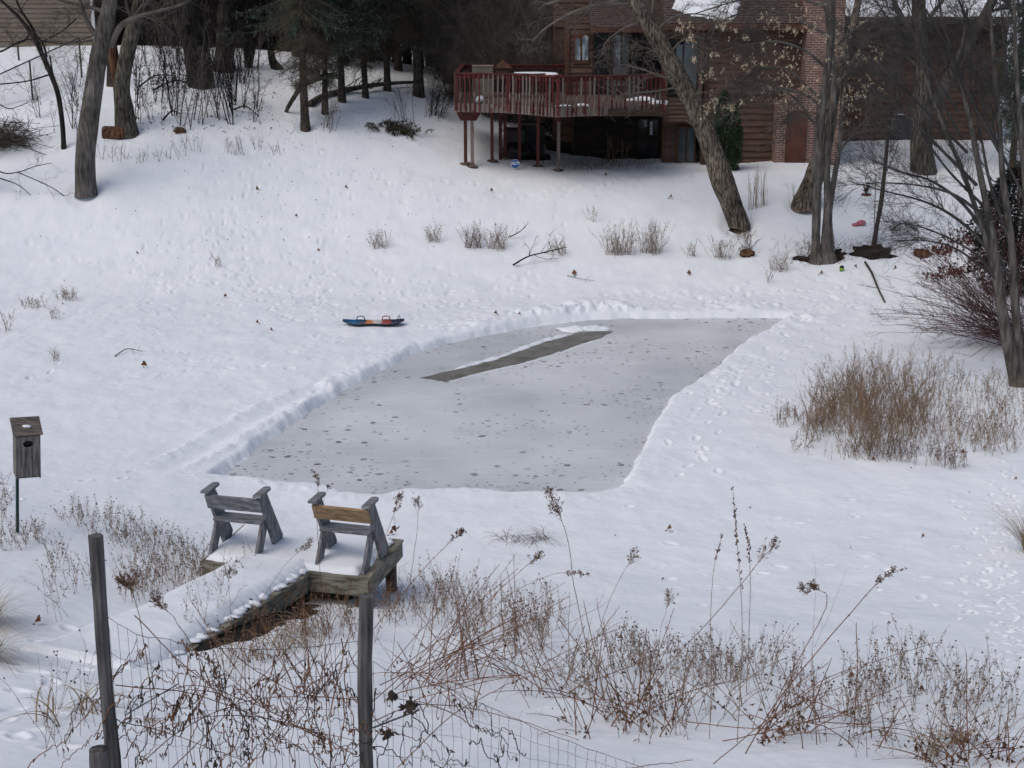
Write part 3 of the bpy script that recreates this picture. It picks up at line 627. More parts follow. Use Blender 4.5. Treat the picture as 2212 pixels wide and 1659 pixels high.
# --- chimney
xc0, xc1, xc2 = hx(1676, 300, DC), hx(1742, 100, DC), hx(1822, 100, DC)
zsh = hzp(205, DC)
ch = [body(xc0, xc2, DC, D2+.5, 2.0, zsh-.35), body(xc1, xc2, DC+.003, D2+.7, zsh-.35, 12.5)]
ch.append(prism([(xc0, zsh-.35), (xc1, zsh-.35), (xc1, zsh+.25)], (0, (DC+D2+.5)/2, 0), np.array([1., 0, 0]), np.array([0, 0, 1.]), np.array([0, 1., 0]), D2+.5-DC-.006))
cho = make('chimney', ch, M_brick, house, smooth=False)
make('brick_panel', box(((hx(1697, 300, DC)+hx(1741, 300, DC))/2, DC-.04, (2.0+zsh-.9)/2+.2), (hx(1741, 300, DC)-hx(1697, 300, DC), .08, zsh-2.6), None, .006), M_brickp, cho, smooth=False)
# --- windows
def window(px0, py0, px1, py1, d, panes, fw=.07, glass=None, depth=.09, name='window', fm=None):
    x0, x1 = hx(px0, (py0+py1)/2, d), hx(px1, (py0+py1)/2, d); z0, z1 = hzp(py1, d), hzp(py0, d); y = d-.05
    fr = [box(((x0+x1)/2, y, z1-fw/2), (x1-x0, depth, fw)), box(((x0+x1)/2, y-.012, z0+fw/2), (x1-x0+.06, depth+.03, fw))]
    n = len(panes); wp = (x1-x0-fw)/n
    for k in range(n+1): fr.append(box((x0+fw/2+k*wp, y, (z0+z1)/2), (fw if k in (0, n) else fw*.7, depth-.004, z1-z0-2*fw-.002)))
    o = make(name, fr, fm or M_trim, house, smooth=False)
    for k, g in enumerate(panes):
        make('pane', box((x0+fw/2+(k+.5)*wp, y+.015, (z0+z1)/2), (wp-fw*.7, .02, z1-z0-2*fw), None, 0), g, o, smooth=False)
    return o
M_dfr = mk('dark_frame', (.016, .012, .010), (.03, .022, .018), 4.)
def arched(px0, px1, py0, py1, d, o):
    x0, x1 = hx(px0, py0, d), hx(px1, py0, d); z0, z1 = hzp(py1, d), hzp(py0, d); a = np.linspace(0, np.pi, 13); r = (x1-x0)/2
    poly = [(x0, z0), (x1, z0)]+[((x0+x1)/2+r*math.cos(t), z1-r*1.3+r*1.3*math.sin(t)) for t in a]
    make('pane', prism(poly, (0, d, 0), np.array([1., 0, 0]), np.array([0, 0, 1.]), np.array([0, 1., 0]), .02), M_glassl, o, smooth=False)
wf = make('window', [box(((hx(1238, 90, D1)+hx(1274, 90, D1))/2, D1-.05, (hzp(138, D1)+hzp(72, D1))/2), (hx(1274, 90, D1)-hx(1238, 90, D1), .06, hzp(72, D1)-hzp(138, D1)))], M_trim, house, smooth=False)
arched(1243, 1254, 83, 130, D1-.09, wf); arched(1258.5, 1271, 76, 130, D1-.09, wf)
window(1281, 66, 1320, 165, D1, [M_glassd], fm=M_dfr, name='patio_door', depth=.12)
window(1321, 70, 1362, 160, D1, [M_glassl, M_glassm], fm=M_dfr, name='patio_door', depth=.12)
window(1364, 68, 1435, 165, D1, [M_glassd, M_glassd], fm=M_dfr)
window(1440, 86, 1509, 205, DB, [M_glassd, M_glassm], fm=M_dfr)
make('window_blind', box((hx(1484, 120, DB-.1), DB-.06, hzp(121, DB)), (hx(1508, 120, DB)-hx(1462, 120, DB), .015, hzp(97, DB)-hzp(147, DB)), None, 0), M_glassm, house, smooth=False)
window(1461, 271, 1522, 355, DL, [M_glassm, M_glassm, M_glassd], fw=.085)
window(1376, 254, 1424, 345, 56, [M_glassd, M_glassd], fm=M_dfr, name='cellar_door', depth=.12)
M_white = mk('white_metal', (.55, .56, .57), None, rough=.5)
make('notice', [box((hx(1394, 265, 55.9), 55.90, hzp(266, 55.9)), (.12, .01, .28), rotz(0), .002), box((hx(1407, 275, 55.9), 55.90, hzp(277, 55.9)), (.10, .01, .5), None, .002)], M_glassl, house, smooth=False)

# ================================================================ raised wooden deck
M_red = mk('peeling_red_paint', (.065, .012, .010), (.155, .126, .110), 5., .75, .002, 40., stretch=(1, 1, .45), lo=.50, hi=.60, rnd=.25)
M_redp = mk('red_paint', (.052, .011, .010), (.110, .025, .021), 6., .7, .002, 30., rnd=.2)
M_grey = mk('bare_grey_wood', (.155, .126, .110), (.09, .026, .021), 5., .8, .002, 40., stretch=(1, 1, .5), lo=.56, hi=.66, rnd=.25)
M_floor = mk('deck_board', (.07, .045, .037), (.13, .09, .075), 5., .85, .003, 30.)
zb_, zt_ = 4.80, 6.10
A_ = PZ(986, 240, zb_); B_ = PZ(1097, 242.5, zb_); C_ = PZ(1205, 251.5, zb_); D_ = PZ(1432, 243.5, zb_)
E_ = np.array([D_[0]+.05, D1-.1, zb_]); Fk = np.array([A_[0]+.1, D1+.6, zb_]); Gk = np.array([hx(1226, 200, D1)-.05, D1+.6, zb_]); Hk = np.array([Gk[0], D1-.1, zb_])
deck = thing('raised_deck', 'raised red deck with peeling baluster railing standing on tall posts', 'deck', (C_[0]-1.2, C_[1]+2, 3.0))
fl = np.array([A_, B_, C_, D_, E_, Hk, Gk, Fk]); fl[:, 2] = zd-.03
make('floor', prism([(p[0], p[1]) for p in fl], (0, 0, zd-.04), np.array([1., 0, 0]), np.array([0, 1., 0]), np.array([0, 0, 1.]), .06), M_floor, deck, smooth=False)
edges = [(A_, B_), (B_, C_), (C_, D_), (Fk, A_), (Gk, Fk)]
zv = lambda p, z: np.array([p[0], p[1], z])
rim, rails = [], []
for a, b in edges:
    rim.append(beam(zv(a, zb_+.12), zv(b, zb_+.12), .045, .29))
    rails.append(beam(zv(a, zt_-.02), zv(b, zt_-.02), .15, .045)); rails.append(beam(zv(a, zt_-.12), zv(b, zt_-.12), .045, .14))
make('rim_board', rim, M_grey, deck, smooth=False)
make('hand_rail', rails, M_redp, deck, smooth=False)
proto_b = {}
for m_ in (M_red, M_redp, M_grey):
    o = make('baluster', box(np.array(deck.location)+np.array([0, 0, 0]), (.05, .05, zt_-zb_-.04), None, .004), m_, deck, smooth=False); proto_b[m_.name] = o
rb = np.random.default_rng(3); first = {k: True for k in proto_b}; nb = 0
for (a, b), sp_b in zip(edges, (.165, .14, .158, .17, .3)):
    L = np.linalg.norm((b-a)[:2]); n = int(L/sp_b); dr = (b-a)/L; nr = np.array([dr[1], -dr[0], 0])
    for k in range(1, n):
        if nb >= 96: break
        m_ = rb.choice([M_red.name, M_redp.name, M_grey.name], p=(.42, .23, .35)); p = zv(a+(b-a)*k/n, (zt_+zb_)/2-.03)+nr*.052
        o = proto_b[m_]
        if not first[m_]:
            o = proto_b[m_].copy(); COL.objects.link(o); o.parent = deck; ORIG[o.name] = ORIG[deck.name]
        first[m_] = False; nb += 1
        o.location = p-np.array(deck.location); o.rotation_euler = (rb.normal()*.012, rb.normal()*.015, math.atan2(dr[1], dr[0]))
rp = []
for p in (A_, B_, C_, D_): rp.append(beam(zv(p, zb_+.02), zv(p, zt_-.05), .11, .11, (0, 1, 0)))
for p in rp: make('rail_post', p, M_redp, deck, smooth=False)
for k, (px, pt, pb) in enumerate(((1006, 240, 357), (1020.5, 240, 362), (1063, 240, 351), (1081, 245, 345), (1091, 246, 343), (1122, 250, 352), (1162, 256, 360), (1206, 262, 370))):
    g = G1(px, pb); m_ = M_grey if k in (1, 7) else M_redp
    make('deck_post', beam(zv(g, g[2]-.2), zv(g, zb_+.02), .115, .115, (0, 1, 0)), m_, deck, smooth=False)
    if k in (0, 1, 2, 4, 6, 7): make('footing', blob((g[0], g[1]-.02, hz(g[0], g[1])[0]+.02), (.20, .16, .06), k, .2, 2), M_floor, deck, smooth=False)
gA = G1(1006, 357); gB = G1(1020.5, 362)
xm = (gA[0]+gB[0])/2; ym = min(gA[1], gB[1])-.02
make('bracket', prism([(xm-.42, zb_), (xm+.42, zb_), (xm+.40, zb_-.14), (xm+.27, zb_-.36), (xm-.27, zb_-.36), (xm-.40, zb_-.14)], (0, ym, 0), np.array([1., 0, 0]), np.array([0, 0, 1.]), np.array([0, 1., 0]), .16), M_redp, deck, smooth=False)
gC = G1(1206, 370); gD = G1(1081, 345)
bd = zv(gC, 0)-zv(gD, 0); Lb = np.linalg.norm(bd); bd /= Lb
make('beam', beam(zv(gD, zb_-.12)-bd*.2, zv(gC, zb_-.12)+bd*.1, .10, .26), M_redp, deck, smooth=False)
make('bracket', prism([(-.75, zb_-.02), (.12, zb_-.02), (.12, zb_-.24), (.06, zb_-.44), (-.06, zb_-.44), (-.2, zb_-.30), (-.75, zb_-.26)], (gC[0], gC[1]-.02, 0), np.array([1., 0, 0]), np.array([0, 0, 1.]), np.array([0, 1., 0]), .15), M_redp, deck, smooth=False)
jo = []
for yj in np.arange(C_[1]+.6, D1-.3, .55): jo.append(beam((Gk[0]-.6, yj, zd-.19), (D_[0]-.05, yj, zd-.19), .045, .22))
make('joist', jo, M_joist, deck, smooth=False)
# snow left on the deck boards
def heap(name, c, r, label, seed, cat='snow heap', mat=None, rough=.25):
    o = make(name, blob(c, r, seed, rough, 3), mat or M_snow, None, c); return tag(o, label, cat)
p = PZ(1385, 216, zd+.03); heap('snow_heap', p, (.45, .3, .12), 'snow heap left on the deck floor behind the balusters at its house end', 5)
p = PZ(1425, 222, zd+.03); heap('snow_heap', p, (.30, .25, .10), 'small snow heap at the end of the deck floor against the house', 6)
p = PZ(1258, 228, zd+.02); heap('snow_heap', p, (.22, .16, .07), 'small snow clump on deck floor behind the front balusters near the corner', 7)
p = PZ(1218, 229, zd+.02); heap('snow_heap', p, (.30, .12, .04), 'thin strip of snow on the deck floor at the front corner', 8)
p = np.array([hx(1036, 222, A_[1]+.15), A_[1]+.4, zd+.09]); heap('snow_heap', p, (.16, .14, .14), 'round white snow lump behind the balusters of the far deck wing', 9)
# table with a snow cap, planter, bird house seen above the railing
tb = PZ(1185, 160, zt_-.1); tb = P(1192, 160, 52.3)
t0 = thing('patio_table', 'patio table with a round cap of snow standing on the deck', 'table', (tb[0], tb[1], zd))
make('tabletop', lathe((tb[0], tb[1], tb[2]-.06), [(0, .0), (.42, 0), (.43, .02), (.42, .04), (0, .045)], 20), M_redp, t0)
make('leg', beam((tb[0], tb[1], zd), (tb[0], tb[1], tb[2]-.06), .09, .09, (0, 1, 0)), M_redp, t0)
make('snow_cap', lathe((tb[0], tb[1], tb[2]-.012), [(.23, 0), (.22, .03), (.16, .055), (.08, .068), (0.0, .07)], 20), M_snow, t0)
b0 = P(1152, 157, 54.3)
t0 = thing('patio_table', 'long snow covered table showing above the deck railing', 'table', (b0[0], b0[1], zd))
make('tabletop', box((b0[0], b0[1], b0[2]-.05), (1.5, .7, .04)), M_floor, t0, smooth=False); make('snow_cover', blob((b0[0], b0[1], b0[2]), (.70, .33, .022), 4, .15, 3), M_snow, t0)
for sx in (-1, 1): make('leg', box((b0[0]+sx*.6, b0[1], (zd+b0[2]-.07)/2), (.07, .5, b0[2]-.07-zd)), M_floor, t0, smooth=False)
M_card = mk('pale_wood', (.15, .125, .10), (.21, .18, .15), 3., .85)
pb = P(1043, 150, 54.6); t0 = thing('storage_chest', 'pale wooden chest standing on the far wing of the deck', 'chest', (pb[0], pb[1], zd))
make('body', box((pb[0], pb[1], (zd+pb[2]+.10)/2), (.75, .5, pb[2]+.10-zd), None, .01), M_card, t0, smooth=False)
make('lid', box((pb[0], pb[1], pb[2]+.125), (.79, .54, .04), None, .01), M_card, t0, smooth=False)
pb = P(1087, 152, 54.9); t0 = thing('feeder_house', 'red brown little roofed bird feeder beside the chest on the deck', 'bird feeder', (pb[0], pb[1], zd))
make('post', beam((pb[0], pb[1], zd), (pb[0], pb[1], pb[2]-.1), .08, .08, (0, 1, 0)), M_redp, t0, smooth=False)
make('body', box((pb[0], pb[1], pb[2]), (.38, .3, .2)), M_side, t0, smooth=False)
make('roof', prism([(-.32, .09), (.32, .09), (.02, .36), (-.02, .36)], (pb[0], pb[1], pb[2]), np.array([1., 0, 0]), np.array([0, 0, 1.]), np.array([0, 1., 0]), .45), mk('cedar_roof', (.09, .045, .03), (.15, .08, .055), 5.), t0, smooth=False)
pb = P(1340, 200, 54.4); t0 = thing('deck_chair', 'dark deck chair half hidden behind the railing', 'chair', (pb[0], pb[1], zd))
M_chr = mk('faded_chair', (.05, .05, .055), (.09, .09, .10), 4., .7)
make('seat', box((pb[0], pb[1], zd+.42), (.52, .5, .04)), M_chr, t0, smooth=False); make('backrest', box((pb[0], pb[1]+.25, zd+.72), (.52, .05, .6)), M_chr, t0, smooth=False)
for sx in (-1, 1):
    for sy in (-1, 1): make('leg', box((pb[0]+sx*.23, pb[1]+sy*.22, zd+.2), (.04, .04, .4)), M_chr, t0, smooth=False)
# ---- things under the deck
soil('soil_and_shade', G1(1290, 335)[:2]+np.array([0, 1.0]), 2.75, 2.0, 3, .05)  # soil, its black also painting the shade under the deck
soil('soil_and_shade', G1(1145, 345)[:2]+np.array([0, .7]), .9, .9, 4)
g = G1(1112, 338); t0 = thing('dustbin', 'black wheeled bin standing under the deck behind the posts', 'bin', g)
make('body', prism([(-.30, 0), (.30, 0), (.36, .95), (-.36, .95)], g, np.array([1., 0, 0]), np.array([0, 0, 1.]), np.array([0, 1., 0]), .6), M_black, t0, smooth=False)
make('lid', box(g+np.array([0, -.03, 1.0]), (.78, .68, .07), None, .02), M_black, t0, smooth=False)
make('handle', Tubes().add(smooth_path([g+np.array([-.36, -.3, .93]), g+np.array([-.46, -.34, .97]), g+np.array([-.46, .2, .97])], 8), np.full(8, .02), 6).blocks(), M_black, t0)
g = G1(1100, 341); o = make('tarpaulin', blob(g+np.array([0.15, .1, .2]), (.55, .4, .28), 12, .3, 3), M_black, None, g); tag(o, 'black crumpled sheet heaped at the foot of the bin', 'tarpaulin')
g = G1(1140, 345)+np.array([.15, 1.2, 0]); t0 = thing('covered_grill', 'tall dark covered grill with pale top under the deck', 'grill', g)
make('cover', prism([(-.5, 0), (.5, 0), (.45, 1.15), (-.45, 1.15)], g, np.array([1., 0, 0]), np.array([0, 0, 1.]), np.array([0, 1., 0]), .7), mk('dark_cover', (.012, .014, .017), (.03, .033, .037), 3., .7), t0, smooth=False)
make('top', box(g+np.array([-.1, -.05, 1.2]), (.75, .6, .1), None, .02), M_fasg, t0, smooth=False)
for a_, b_p, lb in (((1159, 276), (1176, 334), 'pale pole leaning against the dark grill under the deck'), ((1151, 312), (1156, 332), 'short pale stick leaning beside the grill under the deck')):
    g = G1(*b_p); q = P(a_[0], a_[1], g[1]+.35); o = make('pole', Tubes().add(np.array([g, (g+q)/2+np.array([.02, 0, 0]), q]), np.full(3, .014), 6, True).blocks(), M_card, None, g); tag(o, lb, 'pole')
# yard sign
g = G1(1112, 368); cS = P(1113, 354, g[1]); M_blue = mk('sign_blue', (.018, .075, .27), None, rough=.4); M_sw = mk('sign_white', (.62, .66, .70), None, rough=.5)
t0 = thing('yard_sign', 'small blue octagonal security sign staked in the snow before the deck', 'sign', g)
oc = lambda r: [(r*math.cos(math.pi/8+k*math.pi/4), r*math.sin(math.pi/8+k*math.pi/4)) for k in range(8)]
ex_, ez_, ey_ = np.array([1., 0, 0]), np.array([0, 0, 1.]), np.array([0, 1., 0])
make('stake', beam(g-np.array([0, 0, .1]), cS+ey_*.02, .02, .01, (0, 1, 0)), M_white, t0, smooth=False)
make('rim', prism(oc(.162), cS, ex_, ez_, ey_, .012), M_sw, t0, smooth=False); make('face', prism(oc(.152), cS-ey_*.008, ex_, ez_, ey_, .010), M_blue, t0, smooth=False)
def text(s, c, size, mat, parent, shear=.25, ex=.002, xs=1.):
    cu = bpy.data.curves.new('lettering', 'FONT'); cu.body = s; cu.size = size; cu.align_x = 'CENTER'; cu.align_y = 'CENTER'; cu.extrude = ex; cu.shear = shear; cu.offset = .004; cu.space_character = .88
    cu.materials.append(mat); ob_ = bpy.data.objects.new('lettering', cu); COL.objects.link(ob_); dg = bpy.context.evaluated_depsgraph_get(); dg.update(); me = bpy.data.meshes.new_from_object(ob_.evaluated_get(dg)); bpy.data.objects.remove(ob_); o = bpy.data.objects.new('lettering', me); COL.objects.link(o); o.parent = parent; o.location = np.asarray(c)-ORIG[parent.name]; o.rotation_euler = (R_(90), 0, 0); o.scale = (xs, 1, 1); return o
text('ADT', cS+np.array([0, -.017, .012]), .155, M_sw, t0)
# air conditioner and bushes on the right
g = G1(1935, 297)+np.array([0, -.35, 0]); t0 = thing('air_conditioner', 'dark grey air conditioner box with a cap of snow by the wall', 'air conditioner', g)
M_ac = mk('ac_grey', (.045, .048, .055), (.07, .074, .08), 5., .6)
make('body', box(g+np.array([0, .3, .42]), (1.0, .8, .88), None, .03), M_ac, t0, smooth=False)
make('top_grille', lathe(g+np.array([0, .3, .86]), [(.44, 0), (.44, .05), (.30, .07), (0, .07)], 20), M_black, t0)
make('snow_cap', blob(g+np.array([.05, .25, .93]), (.42, .34, .09), 3, .12, 3), M_snow, t0)
# ================================================================ trees
def bark(name, c1, c2, scale=5., bump=.03, bs=9., st=(1, 1, .16), c3=None, rnd=0.):
    m = mk(name, c1, c2, scale*2.2, .95, bump, bs*2.0, stretch=st, c3=c3, detail=8, spec=.15, rnd=rnd, lo=.38, hi=.62)
    t = m.node_tree; N = t.nodes; b = N['Principled BSDF']; src = b.inputs['Base Color'].links[0].from_socket    # lichen and damp patches
    tc = N.new('ShaderNodeTexCoord'); nz = N.new('ShaderNodeTexNoise'); nz.inputs['Scale'].default_value = 1.7; nz.inputs['Detail'].default_value = 7; t.links.new(tc.outputs['Object'], nz.inputs['Vector'])
    mr = N.new('ShaderNodeMapRange'); mr.inputs[1].default_value = .3; mr.inputs[2].default_value = .7; mr.inputs[3].default_value = .55; mr.inputs[4].default_value = 1.45; t.links.new(nz.outputs['Fac'], mr.inputs[0])
    h = N.new('ShaderNodeHueSaturation'); t.links.new(mr.outputs[0], h.inputs['Value']); t.links.new(src, h.inputs['Color']); t.links.new(h.outputs[0], b.inputs['Base Color'])
    return m
M_bkg = bark('grey_bark', (.060, .055, .049), (.135, .124, .110), 6., .012, 14.)
M_bkm = bark('mossy_bark', (.034, .030, .024), (.125, .115, .092), 9., .04, 12., c3=(.078, .071, .057))
M_bkd = bark('dark_bark', (.014, .012, .011), (.042, .037, .033), 7., .03, 9.)
M_bkf = bark('furrowed_bark', (.035, .028, .022), (.190, .158, .124), 10., .05, 11., c3=(.105, .087, .068))
M_bks = bark('spruce_bark', (.030, .025, .021), (.085, .068, .056), 9., .02, 16., st=(1, 1, .5))
M_bko = bark('rotten_wood', (.045, .022, .013), (.16, .085, .05), 7., .03, 9.)
M_twig = mk('twig', (.070, .061, .053), (.135, .120, .106), 2., .9, spec=.1)
M_twigl = mk('pale_twig', (.100, .086, .073), (.17, .15, .13), 2., .9, spec=.1)
M_twigd = mk('dark_twig', (.012, .010, .009), (.028, .024, .022), 2., .9, spec=.1)
M_twigr = mk('red_twig', (.085, .034, .030), (.165, .075, .066), 3., .7, spec=.2)
M_seed = mk('maple_seed', (.32, .25, .16), (.60, .51, .37), 3., .8)
M_need = mk('spruce_needle', (.020, .029, .022), (.066, .088, .066), 1.3, .8, lo=.3, hi=.7, spec=.15)
M_needd = mk('dead_spruce_twig', (.070, .060, .045), (.15, .13, .098), 1.2, .9, spec=.1)
M_arb = mk('cedar_foliage', (.014, .034, .016), (.050, .095, .043), 3., .8, spec=.15)
M_yew = mk('yew_foliage', (.006, .009, .008), (.022, .030, .024), 3., .8, spec=.15)
def rough(blocks, amp, f=(3., 3., .8), seed=0):
    out = []
    for V, F, m in blocks:
        c = V.copy(); V = V.copy()
        V[:, 0] += amp*fbm(c[:, 0]*f[0]*2+c[:, 1]*1.1*f[0], c[:, 2]*f[2]+c[:, 1]*f[1], seed, 3)*2; V[:, 1] += amp*fbm(c[:, 1]*f[1]*2-c[:, 0]*.9*f[0], c[:, 2]*f[2]+7+c[:, 0], seed+3, 3)*2
        out.append((V, F, m))
    return out
def tpath(pts, d=None, n=26, flare=1.3, dd=0., ground=True, sink=.15):
    a = np.array(pts, float)
    if ground:
        g = G1(a[0, 0], a[0, 1]); d = g[1] if d is None else d
    q = [P(px, py, d+dd*k/max(1, len(a)-1)) for k, (px, py, _) in enumerate(a)]; r = [w/2*scale_at(p) for p, (_, _, w) in zip(q, a)]
    if ground:
        q[0] = np.array([q[0][0], q[0][1], bz(q[0][0], q[0][1])])
        dz = q[1]-q[0]; q = [q[0]-np.array([dz[0]*.05, 0, sink])]+[q[0]]+q[1:]; r = [r[0]*flare]+[r[0]*(1+.35*(flare-1))]+r[1:]
    pr = smooth_path(np.c_[np.array(q), np.array(r)], n); return pr[:, :3], np.maximum(pr[:, 3], .004)
def twigs(rng, T, Pp, Rr, levels, sides=3):
    """levels: list of dicts for sprout; each level grows from the previous one"""
    if Pp.ndim == 2: Pp = Pp[None]; Rr = Rr[None]
    last = (Pp, Rr)
    for k, kw in enumerate(levels):
        last = sprout(rng, last[0], last[1], **kw); T.add(last[0], last[1], 4 if k == 0 and sides > 3 else 3)
    return last
def tree(name, label, trunks, limbs=(), mat=None, tmat=None, levels=None, tlevels=None, seed=1, group=None, cat='tree', d=None, rough_=.012, crown='crown', sides=14, flare=1.3, dd=0., lw=None):
    """trunks / limbs: frame-pixel paths (px, py, width); limbs share the tree's depth"""
    rng = np.random.default_rng(seed); mat = mat or M_bkg
    base = G1(trunks[0][0][0], trunks[0][0][1]); d = d or base[1]
    base = np.array([base[0]*d/base[1], d, bz(base[0]*d/base[1], d)]) if d != base[1] else base
    t0 = thing(name, label, cat, base, group)
    T = Tubes(); last = []
    for k, tp in enumerate(trunks):
        p, r = tpath(tp, d, 34, flare, dd=dd, ground=(k == 0 or tp[0][1] > trunks[0][0][1]-40)); T.add(p, r, sides, True); last.append((p, r))
    make('trunk', rough(T.blocks(), rough_, seed=seed), mat, t0)
    Tc = Tubes(); any_ = False
    for tp in limbs:
        off = rng.uniform(-.6, .6); p, r = tpath(tp, d, 18, ground=False, dd=off); Tc.add(p, r, 6); any_ = True
        if levels: twigs(rng, Tc, p, r, levels)
    if tlevels:
        any_ = True
        for p, r in last: twigs(rng, Tc, p[8:], r[8:], tlevels)
    if any_: make(crown, Tc.blocks(), tmat or M_twig, t0)
    return t0, last
LV = lambda k1, L1, k2, L2, k3, L3, up=.15, r1=.35, rm=.004: [dict(k=k1, L=L1, up=up, rr=r1, rmin=rm*1.6, wig=.5, n=6), dict(k=k2, L=L2, up=up, rr=.55, rmin=rm*1.1, wig=.5, n=5), dict(k=k3, L=L3, up=up, rr=.6, rmin=rm*.8, wig=.5, n=4)]
# --- the big trees one by one
tree('bare_tree', 'stout smooth grey tree trunk with bent top standing alone on the snow slope', [[(186, 416, 44), (184, 340, 42), (193, 260, 42), (204, 180, 38), (214, 120, 38), (226, 60, 36), (238, 0, 30), (244, -120, 24)]],
     [[(238, 100, 16), (262, 55, 13), (300, 36, 10), (350, 22, 7), (400, 6, 5), (450, -30, 3)], [(216, 90, 14), (190, 50, 11), (175, 10, 8), (160, -60, 5)], [(232, 40, 12), (215, 22, 9), (160, 8, 6), (125, -2, 5), (90, -30, 3)], [(220, 80, 5), (190, 88, 4), (150, 92, 3), (90, 80, 2)]],
     M_bkg, M_twig, LV(10, (.6, 1.5), 6, (.3, .8), 4, (.15, .4), rm=.005), seed=2, flare=1.2, tlevels=None, sides=18)
tree('bare_tree', 'grey tree with deep split beside the reddish log at its foot', [[(274, 286, 46), (268, 235, 40), (263, 190, 34), (272, 130, 33), (288, 60, 32), (303, 0, 30), (316, -120, 26)]],
     [[(290, 50, 10), (276, 20, 7), (268, -20, 5)], [(296, 30, 8), (318, 4, 6), (330, -30, 4)]], M_bkm, M_twig, LV(5, (.5, 1.2), 4, (.3, .7), 3, (.15, .4)), seed=3, sides=18)
tree('dead_snag', 'broken rusty brown snag rising behind the split grey tree', [[(262, 272, 20), (254, 190, 22), (246, 130, 24), (240, 85, 22), (237, 40, 15), (238, 12, 6)]], [], M_bko, seed=4, d=G1(274, 286)[1]+.25, rough_=.03)
tree('bare_tree', 'brown tree trunk behind the split grey tree', [[(241, 186, 20), (240, 130, 18), (242, 60, 17), (240, 0, 16), (240, -100, 14)]], [], M_bks, seed=41)
tree('bare_tree', 'thin dark crooked tree leaning left beside the chain link fence', [[(138, 320, 11), (134, 260, 11), (124, 200, 11), (105, 150, 11), (88, 112, 11), (66, 70, 9), (40, 36, 7), (10, 8, 6), (-40, -40, 4)]],
     [[(90, 108, 7), (70, 60, 6), (44, 20, 5), (28, -20, 4)], [(100, 150, 6), (98, 110, 5), (84, 80, 3)], [(122, 195, 5), (112, 150, 4), (108, 120, 3)], [(66, 70, 4), (50, 90, 3), (20, 96, 2)], [(110, 160, 4), (60, 175, 3), (0, 182, 3)], [(80, 95, 4), (130, 70, 3), (165, 40, 3)]],
     M_bkd, M_twigd, LV(5, (.5, 1.1), 4, (.3, .7), 3, (.15, .4)), seed=5, sides=9)
tree('ivy_clad_tree', 'broad dark trunk wrapped in ivy stems on the hilltop', [[(435, 186, 50), (428, 140, 54), (418, 90, 58), (408, 40, 58), (402, 0, 58), (400, -120, 52)]], [], M_bkd, M_twigd, tlevels=LV(40, (.3, .8), 3, (.2, .5), 3, (.1, .3)), seed=6, rough_=.06, sides=20)
tree('ivy_clad_tree', 'dark leaning trunk wrapped in ivy right of the broadest ivy trunk', [[(484, 152, 46), (486, 110, 44), (491, 60, 46), (496, 20, 50), (500, 0, 52), (506, -120, 44)]], [], M_bkd, M_twigd, tlevels=LV(30, (.3, .8), 3, (.2, .5), 3, (.1, .3)), seed=7, rough_=.05, sides=20)
tree('bare_tree', 'dark brown trunk on hilltop left of the spruces', [[(536, 146, 17), (538, 100, 26), (544, 50, 28), (546, 0, 28), (548, -120, 26)]], [[(545, 60, 8), (525, 40, 6), (505, 44, 4)]], M_bkd, M_twigd, LV(5, (.4, .9), 4, (.3, .7), 3, (.15, .4)), tlevels=LV(16, (.3, .8), 3, (.2, .5), 3, (.1, .3)), seed=8, rough_=.03)
tree('bare_tree', 'squat dark tree stump leaning on the hilltop left of the front spruce', [[(598, 148, 22), (588, 128, 16), (584, 90, 15), (580, 20, 14), (580, -90, 12)]], [], M_bkd, seed=9, flare=1.6)
# leaning tree before the house
lean, lp = tree('leaning_tree', 'thick furrowed tree leaning left in front of the house', [[(1596, 486, 44), (1580, 440, 46), (1562, 395, 50), (1546, 345, 46), (1526, 290, 42), (1492, 215, 40), (1456, 150, 42), (1428, 100, 40), (1400, 50, 34), (1372, 5, 34), (1320, -90, 28)]],
     [[(1374, 10, 16), (1330, 6, 12), (1280, 14, 9), (1230, 30, 6), (1180, 60, 4), (1150, 90, 3)], [(1400, 55, 10), (1410, 20, 8), (1412, -30, 6)], [(1370, 0, 12), (1300, -10, 9), (1240, -8, 7), (1180, 10, 5)],
      [(1470, 170, 7), (1430, 165, 5), (1390, 150, 4), (1350, 140, 3)], [(1475, 185, 6), (1430, 195, 4), (1380, 200, 3), (1340, 205, 2)], [(1500, 230, 7), (1512, 190, 5), (1516, 160, 3)], [(1440, 125, 6), (1470, 90, 4), (1500, 80, 3)], [(1455, 145, 5), (1410, 110, 4), (1380, 100, 3)],
      [(1410, 75, 6), (1450, 40, 5), (1500, 30, 3), (1560, 40, 2)], [(1395, 45, 5), (1350, 60, 4), (1310, 90, 3), (1300, 120, 2)]],
     M_bkf, M_twigl, LV(11, (.4, 1.3), 6, (.25, .7), 3, (.12, .35), up=-.05, rm=.0062), tlevels=LV(16, (.3, .9), 5, (.2, .6), 3, (.1, .3), up=0, r1=.15, rm=.005), seed=10, flare=1.12, rough_=.02, sides=20)
# companion trunk leaning right, behind the maple
tree('leaning_tree', 'rough brown tree leaning right behind the twin stemmed maple', [[(1735, 446, 50), (1752, 400, 44), (1770, 350, 42), (1784, 290, 36), (1796, 230, 28), (1808, 170, 22), (1830, 90, 18), (1850, 20, 16), (1870, -90, 12)]],
     [[(1806, 180, 9), (1850, 120, 7), (1880, 60, 5), (1910, 10, 4)], [(1780, 300, 7), (1740, 240, 5), (1700, 200, 4), (1640, 190, 3)]], M_bkf, M_twig, LV(13, (.5, 1.4), 6, (.25, .7), 3, (.12, .35), up=-.1, rm=.0062), tlevels=LV(16, (.4, 1.1), 5, (.2, .6), 3, (.1, .3), up=0, r1=.15, rm=.005), seed=11, flare=1.15, rough_=.02, sides=18)
